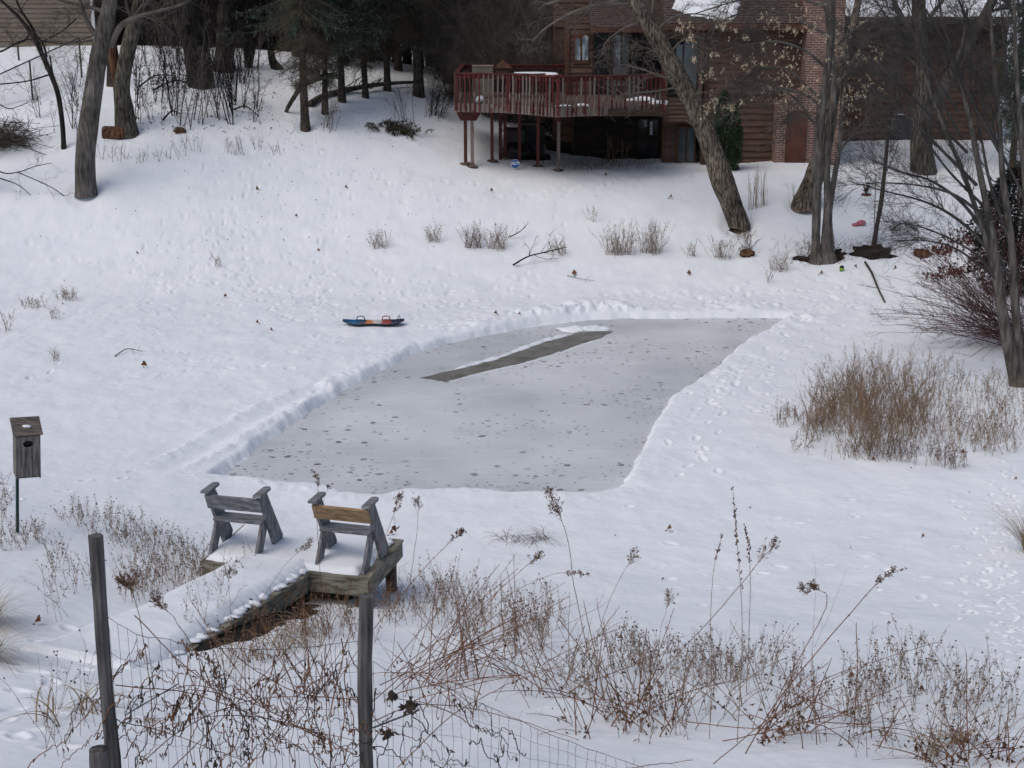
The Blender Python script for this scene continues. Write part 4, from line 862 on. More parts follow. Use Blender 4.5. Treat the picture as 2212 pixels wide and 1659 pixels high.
# multi stem maple with hanging seeds
mp_t, mp_l = tree('maple_tree', 'twin stemmed grey maple hung with tan seed clusters', [[(1764, 566, 32), (1762, 530, 20), (1764, 460, 19), (1766, 380, 20), (1768, 300, 21), (1776, 230, 20), (1788, 150, 18), (1795, 80, 18), (1796, 0, 17), (1798, -110, 15)],
      [(1790, 562, 34), (1784, 520, 22), (1788, 440, 17), (1786, 360, 15), (1790, 290, 16), (1800, 200, 15), (1796, 110, 13), (1786, 20, 12), (1780, -90, 10)],
      [(1800, 556, 9), (1794, 470, 8), (1800, 400, 12), (1812, 330, 10), (1818, 250, 8), (1826, 180, 6), (1832, 120, 5)]],
     [[(1788, 150, 8), (1740, 110, 6), (1680, 90, 5), (1620, 96, 4), (1560, 110, 3), (1520, 130, 2)], [(1776, 230, 8), (1730, 200, 6), (1670, 190, 4), (1610, 210, 3), (1570, 230, 2)], [(1794, 80, 8), (1720, 40, 6), (1640, 20, 4), (1570, 40, 3), (1530, 70, 2)], [(1796, 20, 8), (1700, -10, 6), (1600, 0, 4), (1500, 30, 3)],
      [(1800, 190, 7), (1840, 150, 5), (1880, 130, 4), (1920, 150, 2)], [(1796, 110, 7), (1850, 60, 5), (1890, 40, 4), (1930, 60, 2)], [(1786, 280, 6), (1730, 250, 4), (1690, 260, 3)], [(1800, 220, 6), (1850, 210, 4), (1890, 220, 3)], [(1780, 220, 6), (1700, 150, 5), (1640, 150, 4), (1600, 170, 3)], [(1812, 330, 5), (1850, 280, 4), (1880, 250, 3)]],
     M_bkg, M_twig, LV(18, (.5, 1.4), 7, (.25, .75), 3, (.12, .4), up=-.25, rm=.0068), tlevels=LV(12, (.4, 1.2), 5, (.2, .6), 3, (.1, .3), up=0, r1=.2, rm=.005), seed=12, rough_=.008, sides=14, flare=1.35)
# big tree by the far wall
tree('bare_tree', 'big straight brown tree forking before the far house wall', [[(1994, 366, 50), (1990, 310, 48), (1990, 240, 44), (1992, 190, 42), (1992, 140, 34), (1988, 70, 30), (1985, 0, 28), (1982, -120, 24)]],
     [[(2000, 240, 30), (2030, 200, 28), (2060, 150, 26), (2100, 80, 24), (2140, 10, 22), (2180, -80, 18)], [(1990, 100, 14), (1950, 40, 12), (1925, -10, 10)], [(2060, 150, 10), (2080, 90, 8), (2090, 20, 6)], [(1990, 150, 8), (1940, 110, 6), (1880, 90, 4)], [(1988, 60, 10), (2030, 10, 8), (2060, -40, 6)]],
     M_bkm, M_twig, LV(15, (.6, 1.8), 6, (.3, .9), 3, (.15, .4), up=0, rm=.0065), seed=13, rough_=.02, sides=18, flare=1.25)
tree('sapling', 'thin brown leaning sapling right of the twin stemmed maple', [[(1888, 528, 12), (1894, 490, 10), (1903, 440, 10), (1910, 380, 9), (1916, 320, 8), (1920, 270, 7), (1930, 230, 5), (1950, 190, 3)]],
     [[(1918, 300, 4), (1890, 250, 3), (1880, 210, 2)], [(1921, 265, 4), (1945, 240, 3), (1970, 235, 2)], [(1910, 380, 3), (1930, 340, 2), (1940, 310, 2)]], M_bks, M_twig, LV(6, (.3, .7), 4, (.2, .5), 3, (.1, .3)), seed=14, sides=9, flare=1.1)
# seed clusters of the maple (one hanging mesh)
rs = np.random.default_rng(77); dM = G1(1764, 566)[1]; Ts = Tubes(); pc = []
spots_ = [(1475, 50, 18, 9), (1490, 80, 10, 6), (1560, 45, 18, 12), (1540, 110, 10, 5), (1500, 120, 8, 5), (1530, 160, 14, 8), (1545, 215, 20, 12), (1580, 222, 12, 12), (1600, 215, 10, 4), (1520, 235, 14, 7), (1620, 145, 30, 12), (1660, 100, 40, 14), (1680, 170, 30, 14), (1700, 60, 30, 12), (1720, 130, 36, 16),
          (1665, 200, 20, 8), (1740, 190, 25, 10), (1760, 60, 40, 12), (1760, 215, 20, 10), (1830, 120, 40, 18), (1850, 180, 40, 20), (1840, 220, 25, 12), (1880, 110, 30, 10), (1820, 60, 30, 10), (1760, 20, 40, 12), (1640, 30, 30, 8), (1600, 70, 30, 8), (1560, 150, 20, 5), (1830, 262, 8, 3), (1880, 190, 20, 6), (1700, 230, 14, 5), (1590, 120, 16, 5)]
for (px, py, s_, k) in spots_:
    for _ in range(int(k*1.5)):
        c = P(px+rs.normal()*s_*.6, py+rs.normal()*s_*.45, dM+rs.normal()*.7); m = rs.integers(4, 9); L = rs.uniform(.06, .16)
        Ts.add(np.array([c+np.array([0, 0, .1]), c, c-np.array([0, 0, L])]), np.full(3, .0022)); pc.append(c+np.stack([rs.normal(size=m)*.022, rs.normal(size=m)*.022, -rs.uniform(0, L, m)], 1))
pc = np.concatenate(pc)
make('seed_clusters', Ts.blocks(0)+[leaves(rs, pc, .080, .034, (0, 0, -1.1), .6, 1)], [M_twig, M_seed], mp_t)
# ---------------------------------------------------------------- bare background trees: a few kinds, copied
def bare_kind(seed, h, r, spread=1.0, dens=1.0):
    rng = np.random.default_rng(seed); n = 16; z = np.linspace(-.3, h, n); lean = np.cumsum(rng.normal(size=(n, 2))*.05, 0)
    p = np.c_[lean-lean[0], z]; rr = r*np.linspace(1.15, .25, n)
    T = Tubes().add(p, rr, 8); Tc = Tubes()
    l1 = sprout(rng, p[None], rr[None], int(16*dens), t0=.14, t1=.98, ang=(35, 75), L=(1.2*spread, 3.2*spread), up=.35, wig=.6, rr=.38, rmin=.012, n=7, shrink=.5)
    Tc.add(*l1, 4); l2 = sprout(rng, *l1, k=7, t0=.15, ang=(25, 60), L=(.5, 1.5), up=.15, wig=.6, rr=.5, rmin=.006, n=6); Tc.add(*l2)
    l3 = sprout(rng, *l2, k=6, t0=.1, ang=(25, 60), L=(.3, .9), up=.1, wig=.6, rr=.6, rmin=.004, n=4); Tc.add(*l3)
    l4 = sprout(rng, *l3, k=2, t0=.1, ang=(25, 60), L=(.15, .5), up=.05, wig=.5, rr=.7, rmin=.0032, n=3); Tc.add(*l4)
    return T.blocks(), Tc.blocks()
def shrub_kind(seed, h, stems=26, spread=.5, k=(9, 6, 3), rm=.004, rs=1.):
    rng = np.random.default_rng(seed); n = 8; az = rng.uniform(0, 6.283, stems); tl = np.abs(rng.normal(size=stems))*spread; L = h*rng.uniform(.55, 1.05, stems)
    s = np.linspace(0, 1, n); b = rng.normal(size=(stems, 2))*.18
    d = np.stack([np.cos(az)*tl, np.sin(az)*tl, np.ones(stems)], 1); d = unit(d)
    p = np.concatenate([b, np.full((stems, 1), -.1)], 1)[:, None]+d[:, None]*(L[:, None]*s)[..., None]; p[:, :, :2] += np.cumsum(rng.normal(size=(stems, n, 2))*.035*h/3, 1)*s[None, :, None]
    r = np.full((stems, n), 1.)*np.linspace(.011*h/3*rs, .004, n)*rng.uniform(.6, 1.3, (stems, 1)); r = np.maximum(r, rm); T = Tubes().add(p, r, 4); last = (p, r)
    for q, kk in enumerate(k):
        last = sprout(rng, *last, k=kk, t0=.15, ang=(20, 55), L=(.22*h/(1+q), .5*h/(1+q)*.8), up=.2, wig=.5, rr=.6, rmin=rm*(.9-.15*q), n=5-(q > 0)); T.add(*last)
    return T.blocks()
rt = np.random.default_rng(99)
kinds = []
def first_tree(seed, h, r, tm, cm, lab, group, spread=1., dens=1.):
    t = thing('background_tree', lab, 'tree', (0, 0, 0), group); a, b = bare_kind(seed, h, r, spread, dens)
    make('trunk', a, tm, t); make('crown', b, cm, t); return t
LB = 'bare leafless tree crowding the dark woods behind the yard'
kinds = [[first_tree(201, 11, .17, M_bkd, M_twigd, LB, 'bare trees in the woods behind'), False], [first_tree(202, 13, .21, M_bkg, M_twig, LB, 'bare trees in the woods behind', 1.1), False], [first_tree(203, 9, .12, M_bkd, M_twig, LB, 'bare trees in the woods behind', .9, 1.2), False]]
def put_kind(K, k, x_, y_, sc_):
    p = (x_, y_, hz(x_, y_)[0]); rz_ = rt.uniform(0, 6.28)
    if not K[k][1]:
        t = K[k][0]; t.location = p; t.rotation_euler = (0, 0, rz_); t.scale = (sc_,)*3; K[k][1] = True; ORIG[t.name] = np.array(p); return t
    return copy_thing(K[k][0], p, rz_, sc_)
for px, d in ((300, 68), (345, 72), (370, 66), (455, 70), (520, 78), (575, 72), (620, 76), (680, 74), (730, 80), (780, 76), (850, 78), (900, 74), (950, 80), (985, 72), (1020, 78), (1050, 70), (1085, 76), (1120, 68), (1150, 74), (1190, 70), (1215, 78), (1010, 90), (1100, 92), (1180, 88), (930, 95), (840, 98), (740, 96), (640, 95),
              (600, 88), (330, 84), (420, 92), (2170, 70), (2210, 66), (2080, 76), (2250, 72), (1900, 78), (1160, 64), (1075, 66), (1000, 68), (960, 70)):
    put_kind(kinds, int(rt.integers(0, 3)), hx(px, 100, d), d, rt.uniform(.8, 1.15))
LS = 'tall thicket of bare brown twigs between the spruces and the house'
tsh = []
for k, (sd_, h) in enumerate(((301, 5.0), (302, 6.0), (303, 4.2))):
    t = thing('bare_shrub', LS, 'shrub', (0, 0, 0), 'bare shrubs between the spruces and the house'); make('stems', shrub_kind(sd_, h, 30, .4, (9, 6, 3), .0048), M_twigl, t); tsh.append([t, False])
for px, d in ((975, 66), (1000, 62), (1030, 64), (1060, 60), (1090, 63), (1120, 59), (1150, 61), (1180, 59), (1205, 60), (1015, 69), (1050, 70), (1085, 68), (1120, 66), (1160, 67), (1200, 66), (960, 72), (1000, 75), (1100, 74), (1180, 72), (1225, 64), (940, 70), (965, 63), (985, 61), (1015, 60), (1045, 59), (1075, 58.5), (1105, 60.5), (1135, 58.5), (1170, 58), (1200, 58.5), (1215, 61)):
    put_kind(tsh, int(rt.integers(0, 3)), hx(px, 150, d), d, rt.uniform(.75, 1.1))
LBk = 'dark bare brush filling the gaps between trunks on the hilltop'; tsd = []
for k, (sd_, h) in enumerate(((311, 4.5), (312, 5.5))):
    t = thing('bare_shrub', LBk, 'shrub', (0, 0, 0), 'dark brush on the hilltop'); make('stems', shrub_kind(sd_, h, 22, .35, (9, 6, 3), .0055), M_twigd if k else M_twig, t); tsd.append([t, False])
for px, d in ((285, 67), (315, 69), (345, 67), (370, 70), (395, 72), (445, 68), (465, 71), (520, 69), (555, 71), (575, 68), (605, 70), (630, 69), (660, 71), (690, 70), (715, 72), (745, 70), (770, 72), (800, 71), (835, 70), (865, 71), (890, 70), (915, 71), (940, 69), (330, 75), (430, 76), (590, 77), (640, 78), (700, 78), (760, 78), (820, 79), (880, 78), (935, 76), (300, 72)):
    put_kind(tsd, int(rt.integers(0, 2)), hx(px, 100, d), d, rt.uniform(.6, 1.1))
def sapling_kind(seed, h):
    rng = np.random.default_rng(seed); m = int(rng.integers(1, 4)); n = 12; s = np.linspace(0, 1, n); L = h*rng.uniform(.6, 1., m); d = unit(np.c_[rng.normal(size=(m, 2))*.16, np.ones(m)])
    p = np.c_[rng.normal(size=(m, 2))*.08, np.full(m, -.1)][:, None]+d[:, None]*(L[:, None]*s)[..., None]; p[:, :, :2] += np.cumsum(rng.normal(size=(m, n, 2))*.035, 1)*s[None, :, None]; r = np.linspace(.019, .006, n)[None]*rng.uniform(.55, 1.2, (m, 1)); T = Tubes().add(p, r, 5)
    l = sprout(rng, p, r, k=9, t0=.22, ang=(35, 70), L=(.25, .8), up=.35, wig=.5, rr=.45, rmin=.006, n=6); T.add(*l); l = sprout(rng, *l, k=4, t0=.2, ang=(30, 60), L=(.12, .4), up=.2, wig=.5, rr=.6, rmin=.0045, n=4); T.add(*l); return T.blocks()
# saplings in the undergrowth on the left hill
LU = 'thin dark bare sapling in the undergrowth on the left hill'; su = []
for k, sd_ in enumerate((401, 402, 403, 404, 405, 406)):
    t = thing('sapling', LU, 'sapling', (0, 0, 0), 'saplings in the undergrowth on the hill'); make('stems', sapling_kind(sd_, 3.2), M_twigd if k % 2 else M_twig, t); su.append([t, False])
for _ in range(62):
    px = rt.uniform(290, 560); py = rt.uniform(115, 272); g = G1(px, py); put_kind(su, int(rt.integers(0, 6)), g[0], g[1], rt.uniform(.45, 1.15))
for px, py in ((395, 268), (410, 280), (425, 262), (450, 255), (470, 262), (500, 250), (345, 180), (352, 225), (376, 250), (440, 270), (520, 180), (505, 225), (560, 160)):
    g = G1(px, py); put_kind(su, int(rt.integers(0, 6)), g[0], g[1], rt.uniform(.8, 1.3))
for _ in range(26):
    px = rt.uniform(300, 480); d = rt.uniform(60, 70); put_kind(su, int(rt.integers(0, 6)), hx(px, 100, d), d, rt.uniform(.9, 1.5))
for _ in range(10):
    g = G1(rt.uniform(60, 200), rt.uniform(190, 300)); put_kind(su, int(rt.integers(0, 6)), g[0], g[1], rt.uniform(.4, .8))
# ---------------------------------------------------------------- spruces
def spruce_kind(seed, h, r, clear):
    rng = np.random.default_rng(seed); n = 14; z = np.linspace(-.3, h, n); p = np.c_[np.cumsum(rng.normal(size=(n, 2))*.015, 0), z]; rr = r*np.linspace(1.05, .12, n); rr[0] *= 1.35; rr[1] *= 1.05
    T = Tubes().add(p, rr, 10)
    nb = int((h-clear)*15); zb2 = clear+(h-clear)*rng.uniform(0, 1, nb)**1.1; f = (zb2-clear)/(h-clear); L = (2.6*(1-f)+.3)*rng.uniform(.65, 1.1, nb); az = rng.uniform(0, 6.283, nb)
    s = np.linspace(0, 1, 8); d = np.stack([np.cos(az), np.sin(az), rng.uniform(-.25, .05, nb)], 1)
    B = np.c_[np.zeros((nb, 2)), zb2][:, None]+d[:, None]*(L[:, None]*s)[..., None]; B[:, :, 2] += (-.30*L[:, None]*s+.22*L[:, None]*s**2.5)
    rB = np.maximum(.022*(L/2.6)[:, None]*np.linspace(1, .25, 8), .005); Tb = Tubes().add(B, rB, 4)
    b2 = sprout(rng, B, rB, k=14, t0=.18, t1=1, ang=(40, 75), L=(.25, .75), up=-.35, wig=.3, rr=.5, rmin=.004, n=5, curl=-.15); Tb.add(*b2)
    # needles: short slats hanging round every branchlet
    def need(Pq, k, L_, w_):
        m, N, _ = Pq.shape; idx = np.repeat(np.arange(m), k); t = rng.uniform(.1, 1, m*k)*(N-1)-1e-6; i = np.clip(t.astype(int), 0, N-2); g = (t-i)[:, None]; a = Pq[idx, i]; b = Pq[idx, i+1]; c = a*(1-g)+b*g; tn = unit(b-a)
        return c+rng.normal(size=c.shape)*.012, tn
    c, tn = need(b2[0], 8, .16, .03); keep = rng.uniform(size=len(c)) < .9; c = c[keep]; tn = tn[keep]
    N1 = leaves(rng, c, .15, .050, tn*1.0+np.array([0, 0, -.35]), .45, 0, .1)
    # bare dead twigs under the crown
    nd = 110; zd2 = rng.uniform(.42*clear, clear+1.2, nd); az = rng.uniform(0, 6.283, nd); Ld = rng.uniform(.4, 1.7, nd)*np.clip(zd2/clear*1.0, .25, 1.1); d = np.stack([np.cos(az), np.sin(az), rng.uniform(-.35, .05, nd)], 1)
    Dd = np.c_[np.zeros((nd, 2)), zd2][:, None]+d[:, None]*(Ld[:, None]*s)[..., None]; Dd[:, :, 2] -= .18*Ld[:, None]*s**2
    rD = np.full((nd, 8), 1.)*np.linspace(.014, .006, 8); Td = Tubes().add(Dd, rD, 3); l2 = sprout(rng, Dd, rD, k=13, t0=.15, ang=(30, 70), L=(.2, .7), up=-.25, wig=.4, rr=.6, rmin=.0055, n=4); Td.add(*l2); l3 = sprout(rng, *l2, k=4, t0=.1, ang=(30, 60), L=(.08, .3), up=-.2, wig=.4, rr=.7, rmin=.0045, n=3); Td.add(*l3)
    return T.blocks(), Tb.blocks(0)+[N1], Td.blocks()
SP = []
for sd_, h, r, cl in ((501, 11, .15, 3.7), (502, 12, .13, 3.3), (503, 11, .16, 3.9)):
    t = thing('spruce_tree', 'spruce', 'tree', (0, 0, 0), 'spruces on the hill'); a, b, c = spruce_kind(sd_, h, r, cl)
    make('trunk', a, M_bks, t); make('crown', b, [M_need], t); make('dead_twigs', c, M_needd, t); SP.append([t, False])
spr = [(661, 276, .95, 2, 'front spruce with bare lower trunk, nearest to the arched fallen branch'), (702, 244, .85, 1, 'slim spruce second from the front beside the log end'), (738, 221, .9, 0, 'spruce standing over the mossy fallen log'),
       (790, 211, .85, 1, 'spruce with snow heap at its foot behind the fallen log'), (836, 196, .9, 0, 'spruce with yellowish lower trunk near the end of the log'), (906, 208, 1.25, 2, 'thickest spruce trunk standing nearest to the deck')]
for px, py, sc_, k, lb in spr:
    g = G1(px, py); t = put_kind(SP, k, g[0], g[1], sc_); t['label'] = lb
for px, d, sc_ in ((640, 64, 1.), (690, 66, 1.1), (745, 63, 1.), (800, 66, 1.1), (860, 64, 1.), (905, 67, 1.1), (950, 66, .9), (720, 72, 1.2), (820, 73, 1.2), (930, 74, 1.2), (655, 74, 1.2), (600, 72, 1.0), (770, 70, 1.1), (880, 70, 1.1)):
    t = put_kind(SP, int(rt.integers(0, 3)), hx(px, 140, d), d, sc_); t['label'] = 'dark spruce crowded together behind the front row of spruces'; t['group'] = 'dark spruces behind the front row'
# right hand dark evergreens
def bushy(name, label, cat, c, prof, n, L_, w_, mat, seed, up=.5, clump=.4, stems=True, group=None):
    """foliage of small slats filling a profile [(z, r)...]; gaps between clumps"""
    rng = np.random.default_rng(seed); pr = np.array(prof, float); t = thing(name, label, cat, c, group)
    z = rng.uniform(pr[0, 0], pr[-1, 0], n*3); R = np.interp(z, pr[:, 0], pr[:, 1]); a = rng.uniform(0, 6.283, n*3); q = np.sqrt(rng.uniform(.12, 1.08, n*3)); rad = R*q*(1+.25*fbm(np.cos(a)*2+z, np.sin(a)*2+z*1.3, seed, 2))
    p = np.stack([rad*np.cos(a), rad*np.sin(a), z], 1); k = vnoise(p[:, 0]/clump+p[:, 2]/clump*.7+50, p[:, 1]/clump-p[:, 2]/clump*.6+50, seed); p = p[k > .42][:n]
    out = p*np.array([1, 1, 0]); out = unit(out); nb = 16; s = np.linspace(0, 1, 6); az = rng.uniform(0, 6.283, nb); zt = rng.uniform(.45, .95, nb)*pr[-1, 0]; rt_ = np.interp(zt, pr[:, 0], pr[:, 1])*.7
    B = np.stack([np.cos(az)[:, None]*rt_[:, None]*s**1.4, np.sin(az)[:, None]*rt_[:, None]*s**1.4, zt[:, None]*s-.1], -1)
    make('stems', [(v+np.asarray(c), f, m) for v, f, m in Tubes().add(B, np.full((nb, 6), 1.)*np.linspace(.02, .008, 6), 4).blocks()], M_twigd, t)
    v, f, m = leaves(rng, p, L_, w_, out*.8+np.array([0, 0, up]), .6, 0, .15); make('foliage', (v+np.asarray(c), f, m), mat, t); return t
g = G1(1562, 368)+np.array([0, -.1, 0]); bushy('arborvitae', 'dark green columnar cedar against the house corner behind the leaning tree', 'shrub', g, [(0, .45), (.4, .58), (1.2, .62), (1.9, .5), (2.5, .3), (2.75, .08)], 16000, .085, .030, M_arb, 31, .8, .22)
g = G1(2066, 290); bushy('evergreen_bush', 'low green bush by the far wall right of the air conditioner', 'bush', g, [(0, .5), (.3, .62), (.6, .45), (.8, .15)], 5000, .09, .035, M_arb, 32, .4, .25)
tp = np.array([g[0]+.55, g[1]+.3, g[2]+.72]); tag(make('snow_heap', blob(tp, (.5, .35, .10), 9, .2, 3), M_snow, None, tp), 'snow lying over the bushes by the far house wall', 'snow heap')
dY = 42.; xY = hx(2205, 420, dY); bushy('yew_bush', 'dark needled evergreen behind the multi stemmed shrub at the frame edge', 'shrub', np.array([xY, dY, bz(xY, dY)]), [(0.0, .7), (.6, 1.15), (1.6, 1.25), (2.6, .95), (3.4, .4), (3.8, .1)], 15000, .13, .045, M_yew, 33, .1, .5)
for px, d, h in ((2200, 54, 9.), (2235, 50, 8.)):
    x_ = hx(px, 200, d); t = put_kind(SP, 0, x_, d, h/11); t['label'] = 'tall dark evergreen rising at the far end of the house'; t['group'] = 'tall evergreens at the far end of the house'
# ================================================================ left background: garage, brick house, chain link fence
M_beige = mk('beige_siding', (.155, .125, .098), (.20, .165, .13), 1.2, .7, .002, 30., stretch=(.4, .4, 3))
M_conc = mk('concrete', (.16, .145, .125), (.22, .20, .175), 5., .9, .004, 20.)
dG = 66.5; gx0, gx1 = hx(-160, 60, dG), hx(206, 60, dG); gz0 = P(100, 94, dG)[2]
t0 = thing('beige_outbuilding', 'beige lap sided building beyond the chain link fence', 'building', (gx1-3, dG, gz0))
sid = []
for q in siding(gx0, gx1, gz0-.1, gz0+4.2, dG, .20, seed=31): sid.append(q)
sid.append(body(gx0, gx1-.01, dG+.06, dG+7, gz0-1.2, gz0+4.2))
make('wall', sid, M_beige, t0, smooth=False)
make('foundation', box(((gx0+gx1)/2, dG+.02, gz0-.65), (gx1-gx0-.02, .1, 1.1), None, 0), M_conc, t0, smooth=False)
make('corner_board', beam((gx1-.05, dG-.06, gz0-.5), (gx1-.05, dG-.06, gz0+4.2), .14, .10, (0, 1, 0)), M_white, t0, smooth=False)
make('roof', slope(gx0-.3, gx1+.3, dG-.5, gz0+4.1, dG+4, gz0+6.2, seed=32), M_shing, t0, smooth=False)
# far brick house with snow on its roof
dR = 96.; bx0, bx1 = hx(430, 60, dR), hx(640, 60, dR); bz1 = P(520, 48, dR)[2]
M_rb = mk('far_red_brick', (.13, .036, .026), (.17, .05, .036), 4., .9)
t0 = thing('brick_house', 'red brick house with snowy roof far behind the ivy clad trunks', 'house', ((bx0+bx1)/2, dR, bz1-3))
make('wall', body(bx0, bx1, dR, dR+8, bz1-4, bz1), M_rb, t0, smooth=False)
make('roof', slope(bx0-.5, bx1+.5, dR-.7, bz1-.05, dR+4, bz1+2.6, seed=33), M_shing, t0, smooth=False)
make('roof_snow', roof_snow([(bx0-.3, .02), (bx1+.3, .02), (bx1+.3, .98), (bx0-.3, .98)], dR-.7, bz1-.05, dR+4, bz1+2.6, 74, .2), M_snow, t0)
make('fascia', box(((bx0+bx1)/2, dR-.72, bz1-.16), (bx1-bx0+1, .05, .25), None, 0), M_card, t0, smooth=False)
for px in (540, 585): make('window', box((hx(px, 70, dR), dR-.03, bz1-1.6), (1.1, .08, 1.2), None, 0), M_glassm, t0, smooth=False)
# grey plank fence behind the undergrowth
dF = 73.; fx0, fx1 = hx(200, 80, dF), hx(420, 80, dF); fzb = hz((fx0+fx1)/2, dF)[0]
M_gf = mk('grey_plank', (.10, .105, .11), (.155, .16, .165), 3., .85, rnd=.1)
t0 = thing('plank_fence', 'pale grey board fence with red rails behind the undergrowth', 'fence', ((fx0+fx1)/2, dF, fzb))
pl_ = [box((x_, dF, fzb+1.05), (.20, .03, 2.5), None, 0) for x_ in np.arange(fx0, fx1, .225)]
make('boards', pl_, M_gf, t0, smooth=False)
for zz_ in (.55, 1.55): make('rail', beam((fx0, dF-.05, fzb+zz_), (fx1, dF-.05, fzb+zz_), .06, .10), M_redp, t0, smooth=False)
# dark playhouse / shed hint between the two ivy trunks
g = np.array([hx(463, 90, 80.), 80., hz(hx(463, 90, 80.), 80.)[0]]); t0 = thing('garden_shed', 'slate grey shed with yellow trim between the two ivy clad trunks', 'shed', g)
M_shed = mk('slate_paint', (.05, .06, .065), (.075, .085, .09), 3.)
make('wall', body(g[0]-.8, g[0]+.8, 80, 81.8, g[2]-.2, g[2]+2.0), M_shed, t0, smooth=False)
make('roof', prism([(-.95, 2.0), (.95, 2.0), (0, 2.75)], g+np.array([0, .9, 0]), np.array([1., 0, 0]), np.array([0, 0, 1.]), np.array([0, 1., 0]), 2.2), M_shing, t0, smooth=False)
M_yel = mk('yellow_trim', (.28, .15, .03), None)
for s_ in (-1, 1): make('trim', beam(g+np.array([s_*.98, -.22, 1.98]), g+np.array([s_*.02, -.22, 2.76]), .03, .12, (0, 1, 0)), M_yel, t0, smooth=False)
# chain link fence climbing the bank
M_galv = mk('galvanised_wire', (.10, .10, .105), (.15, .15, .155), 3., .6, metal=.3)
M_galvd = mk('weathered_steel', (.045, .042, .042), (.08, .075, .072), 4., .7)
fp = [(-60, 255, 185), (-20, 236, 172), (71, 218, 131), (177, 168, 82)]
pts = []
for px, pb, pt in fp:
    g = G1(px, pb); top = P(px, pt, g[1]); top[0] = g[0]; pts.append((g, top))
t0 = thing('chain_link_fence', 'grey chain link fence climbing the bank at the left', 'fence', pts[2][0])
for (g, top) in pts[1:]: make('post', Tubes().add(np.array([g-[0, 0, .2], (g+top)/2, top]), np.full(3, .036), 8, True).blocks(), M_galvd, t0)
make('top_rail', Tubes().add(np.array([t for _, t in pts]), np.full(len(pts), .026), 6).blocks(), M_galvd, t0)
Tf = Tubes(); segs = []
for (g0, t0_), (g1, t1_) in zip(pts[:-1], pts[1:]):
    L = np.linalg.norm((g1-g0)[:2]); H = 1.0; n = int(L/.085)
    for sgn in (1, -1):
        for k in range(-12, n+12):
            u0 = k/n; u1 = u0+sgn*(1.15/L); a, b = u0, u1; v0, v1 = 0., 1.
            lo_, hi_ = sorted((a, b))
            if hi_ < 0 or lo_ > 1: continue
            def cl(u): return np.clip(u, 0, 1)
            va = (cl(a)-a)/(b-a); vb = (cl(b)-a)/(b-a)
            pa = (g0+(g1-g0)*cl(a))*(1-va)+(t0_+(t1_-t0_)*cl(a))*va; pb_ = (g0+(g1-g0)*cl(b))*(1-vb)+(t0_+(t1_-t0_)*cl(b))*vb
            segs.append([pa, (pa+pb_)/2, pb_])
segs = np.array(segs); Tf.add(segs, np.full(segs.shape[:2], .0032), 3)
make('wire_mesh', Tf.blocks(), M_galv, t0)
# second lone fence post and far rail
g = G1(41, 131); o = make('steel_post', Tubes().add(np.array([g, g+[0, 0, .35], g+[0, 0, .75]]), np.full(3, .04), 8, True).blocks(), M_galvd, None, g); tag(o, 'short dark steel post in the snow before the beige building', 'post')
# ---------------------------------------------------------------- fallen wood, stumps
def log3(name, label, cat, pts, r, mat, n=24, lift=None, seed=0, group=None, tw=None):
    """pts: (px,py[,lift]) on the ground"""
    q = []
    for t in pts:
        g = G1(t[0], t[1]); g[2] += (t[2] if len(t) > 2 else 0); q.append(g)
    q = smooth_path(np.array(q), n); rr = np.interp(np.linspace(0, 1, n), np.linspace(0, 1, len(r)), r); T = Tubes().add(q, rr, 8, True)
    b = rough(T.blocks(), .01, seed=seed)
    if tw:
        rng = np.random.default_rng(seed); T2 = Tubes(); twigs(rng, T2, q, rr, tw); b = b+T2.blocks()
    o = make(name, b, mat, None, q[0]); return tag(o, label, cat, group)
def pts_at(pp, d): return np.array([P(a, b, dd) for (a, b), dd in zip(pp, d)])
q = smooth_path(pts_at([(618, 240), (632, 215), (650, 190), (680, 172), (705, 165), (728, 163)], [54.8, 54.6, 54.4, 54.3, 54.3, 54.3]), 24); q[0] = G1(618, 243)
o = make('fallen_tree_log', rough(Tubes().add(q, np.linspace(.07, .12, 24), 8, True).blocks(), .012, seed=4), bark('green_mossy_bark', (.022, .026, .017), (.07, .075, .05), 6., .02), None, q[0]); tag(o, 'mossy fallen trunk arching down behind the front spruce', 'fallen log')
log3('fallen_log', 'long dark mossy log lying across the spruce trunks on the slope', 'log', [(668, 232, .1), (700, 214, .12), (750, 203, .15), (800, 196, .2), (860, 190, .2), (905, 188, .2)], [.13, .12, .11, .09, .07, .05], M_bkm, seed=5, tw=[dict(k=14, L=(.3, 1.0), up=.1, rr=.3, rmin=.008, n=5, wig=.5), dict(k=4, L=(.2, .5), rr=.6, rmin=.005, n=4, wig=.4)])
g = G1(246, 298); t0 = thing('log_chunk', 'reddish broken log chunk lying at the foot of the split tree', 'log', g)
make('log', rough([lathe((0, 0, 0), [(0, -.38), (.20, -.38), (.24, -.3), (.25, .3), (.21, .38), (0, .38)], 12)], .035, (4, 4, 4), 3), M_bko, t0)
o = t0.children[0]; me = o.data
Rm = np.array(Euler((0, R_(90), R_(8))).to_matrix()); co = np.empty(len(me.vertices)*3, np.float32); me.vertices.foreach_get('co', co); co = (co.reshape(-1, 3)+g) @ Rm.T+np.array([0, 0, .16]); me.vertices.foreach_set('co', co.astype(np.float32).ravel())
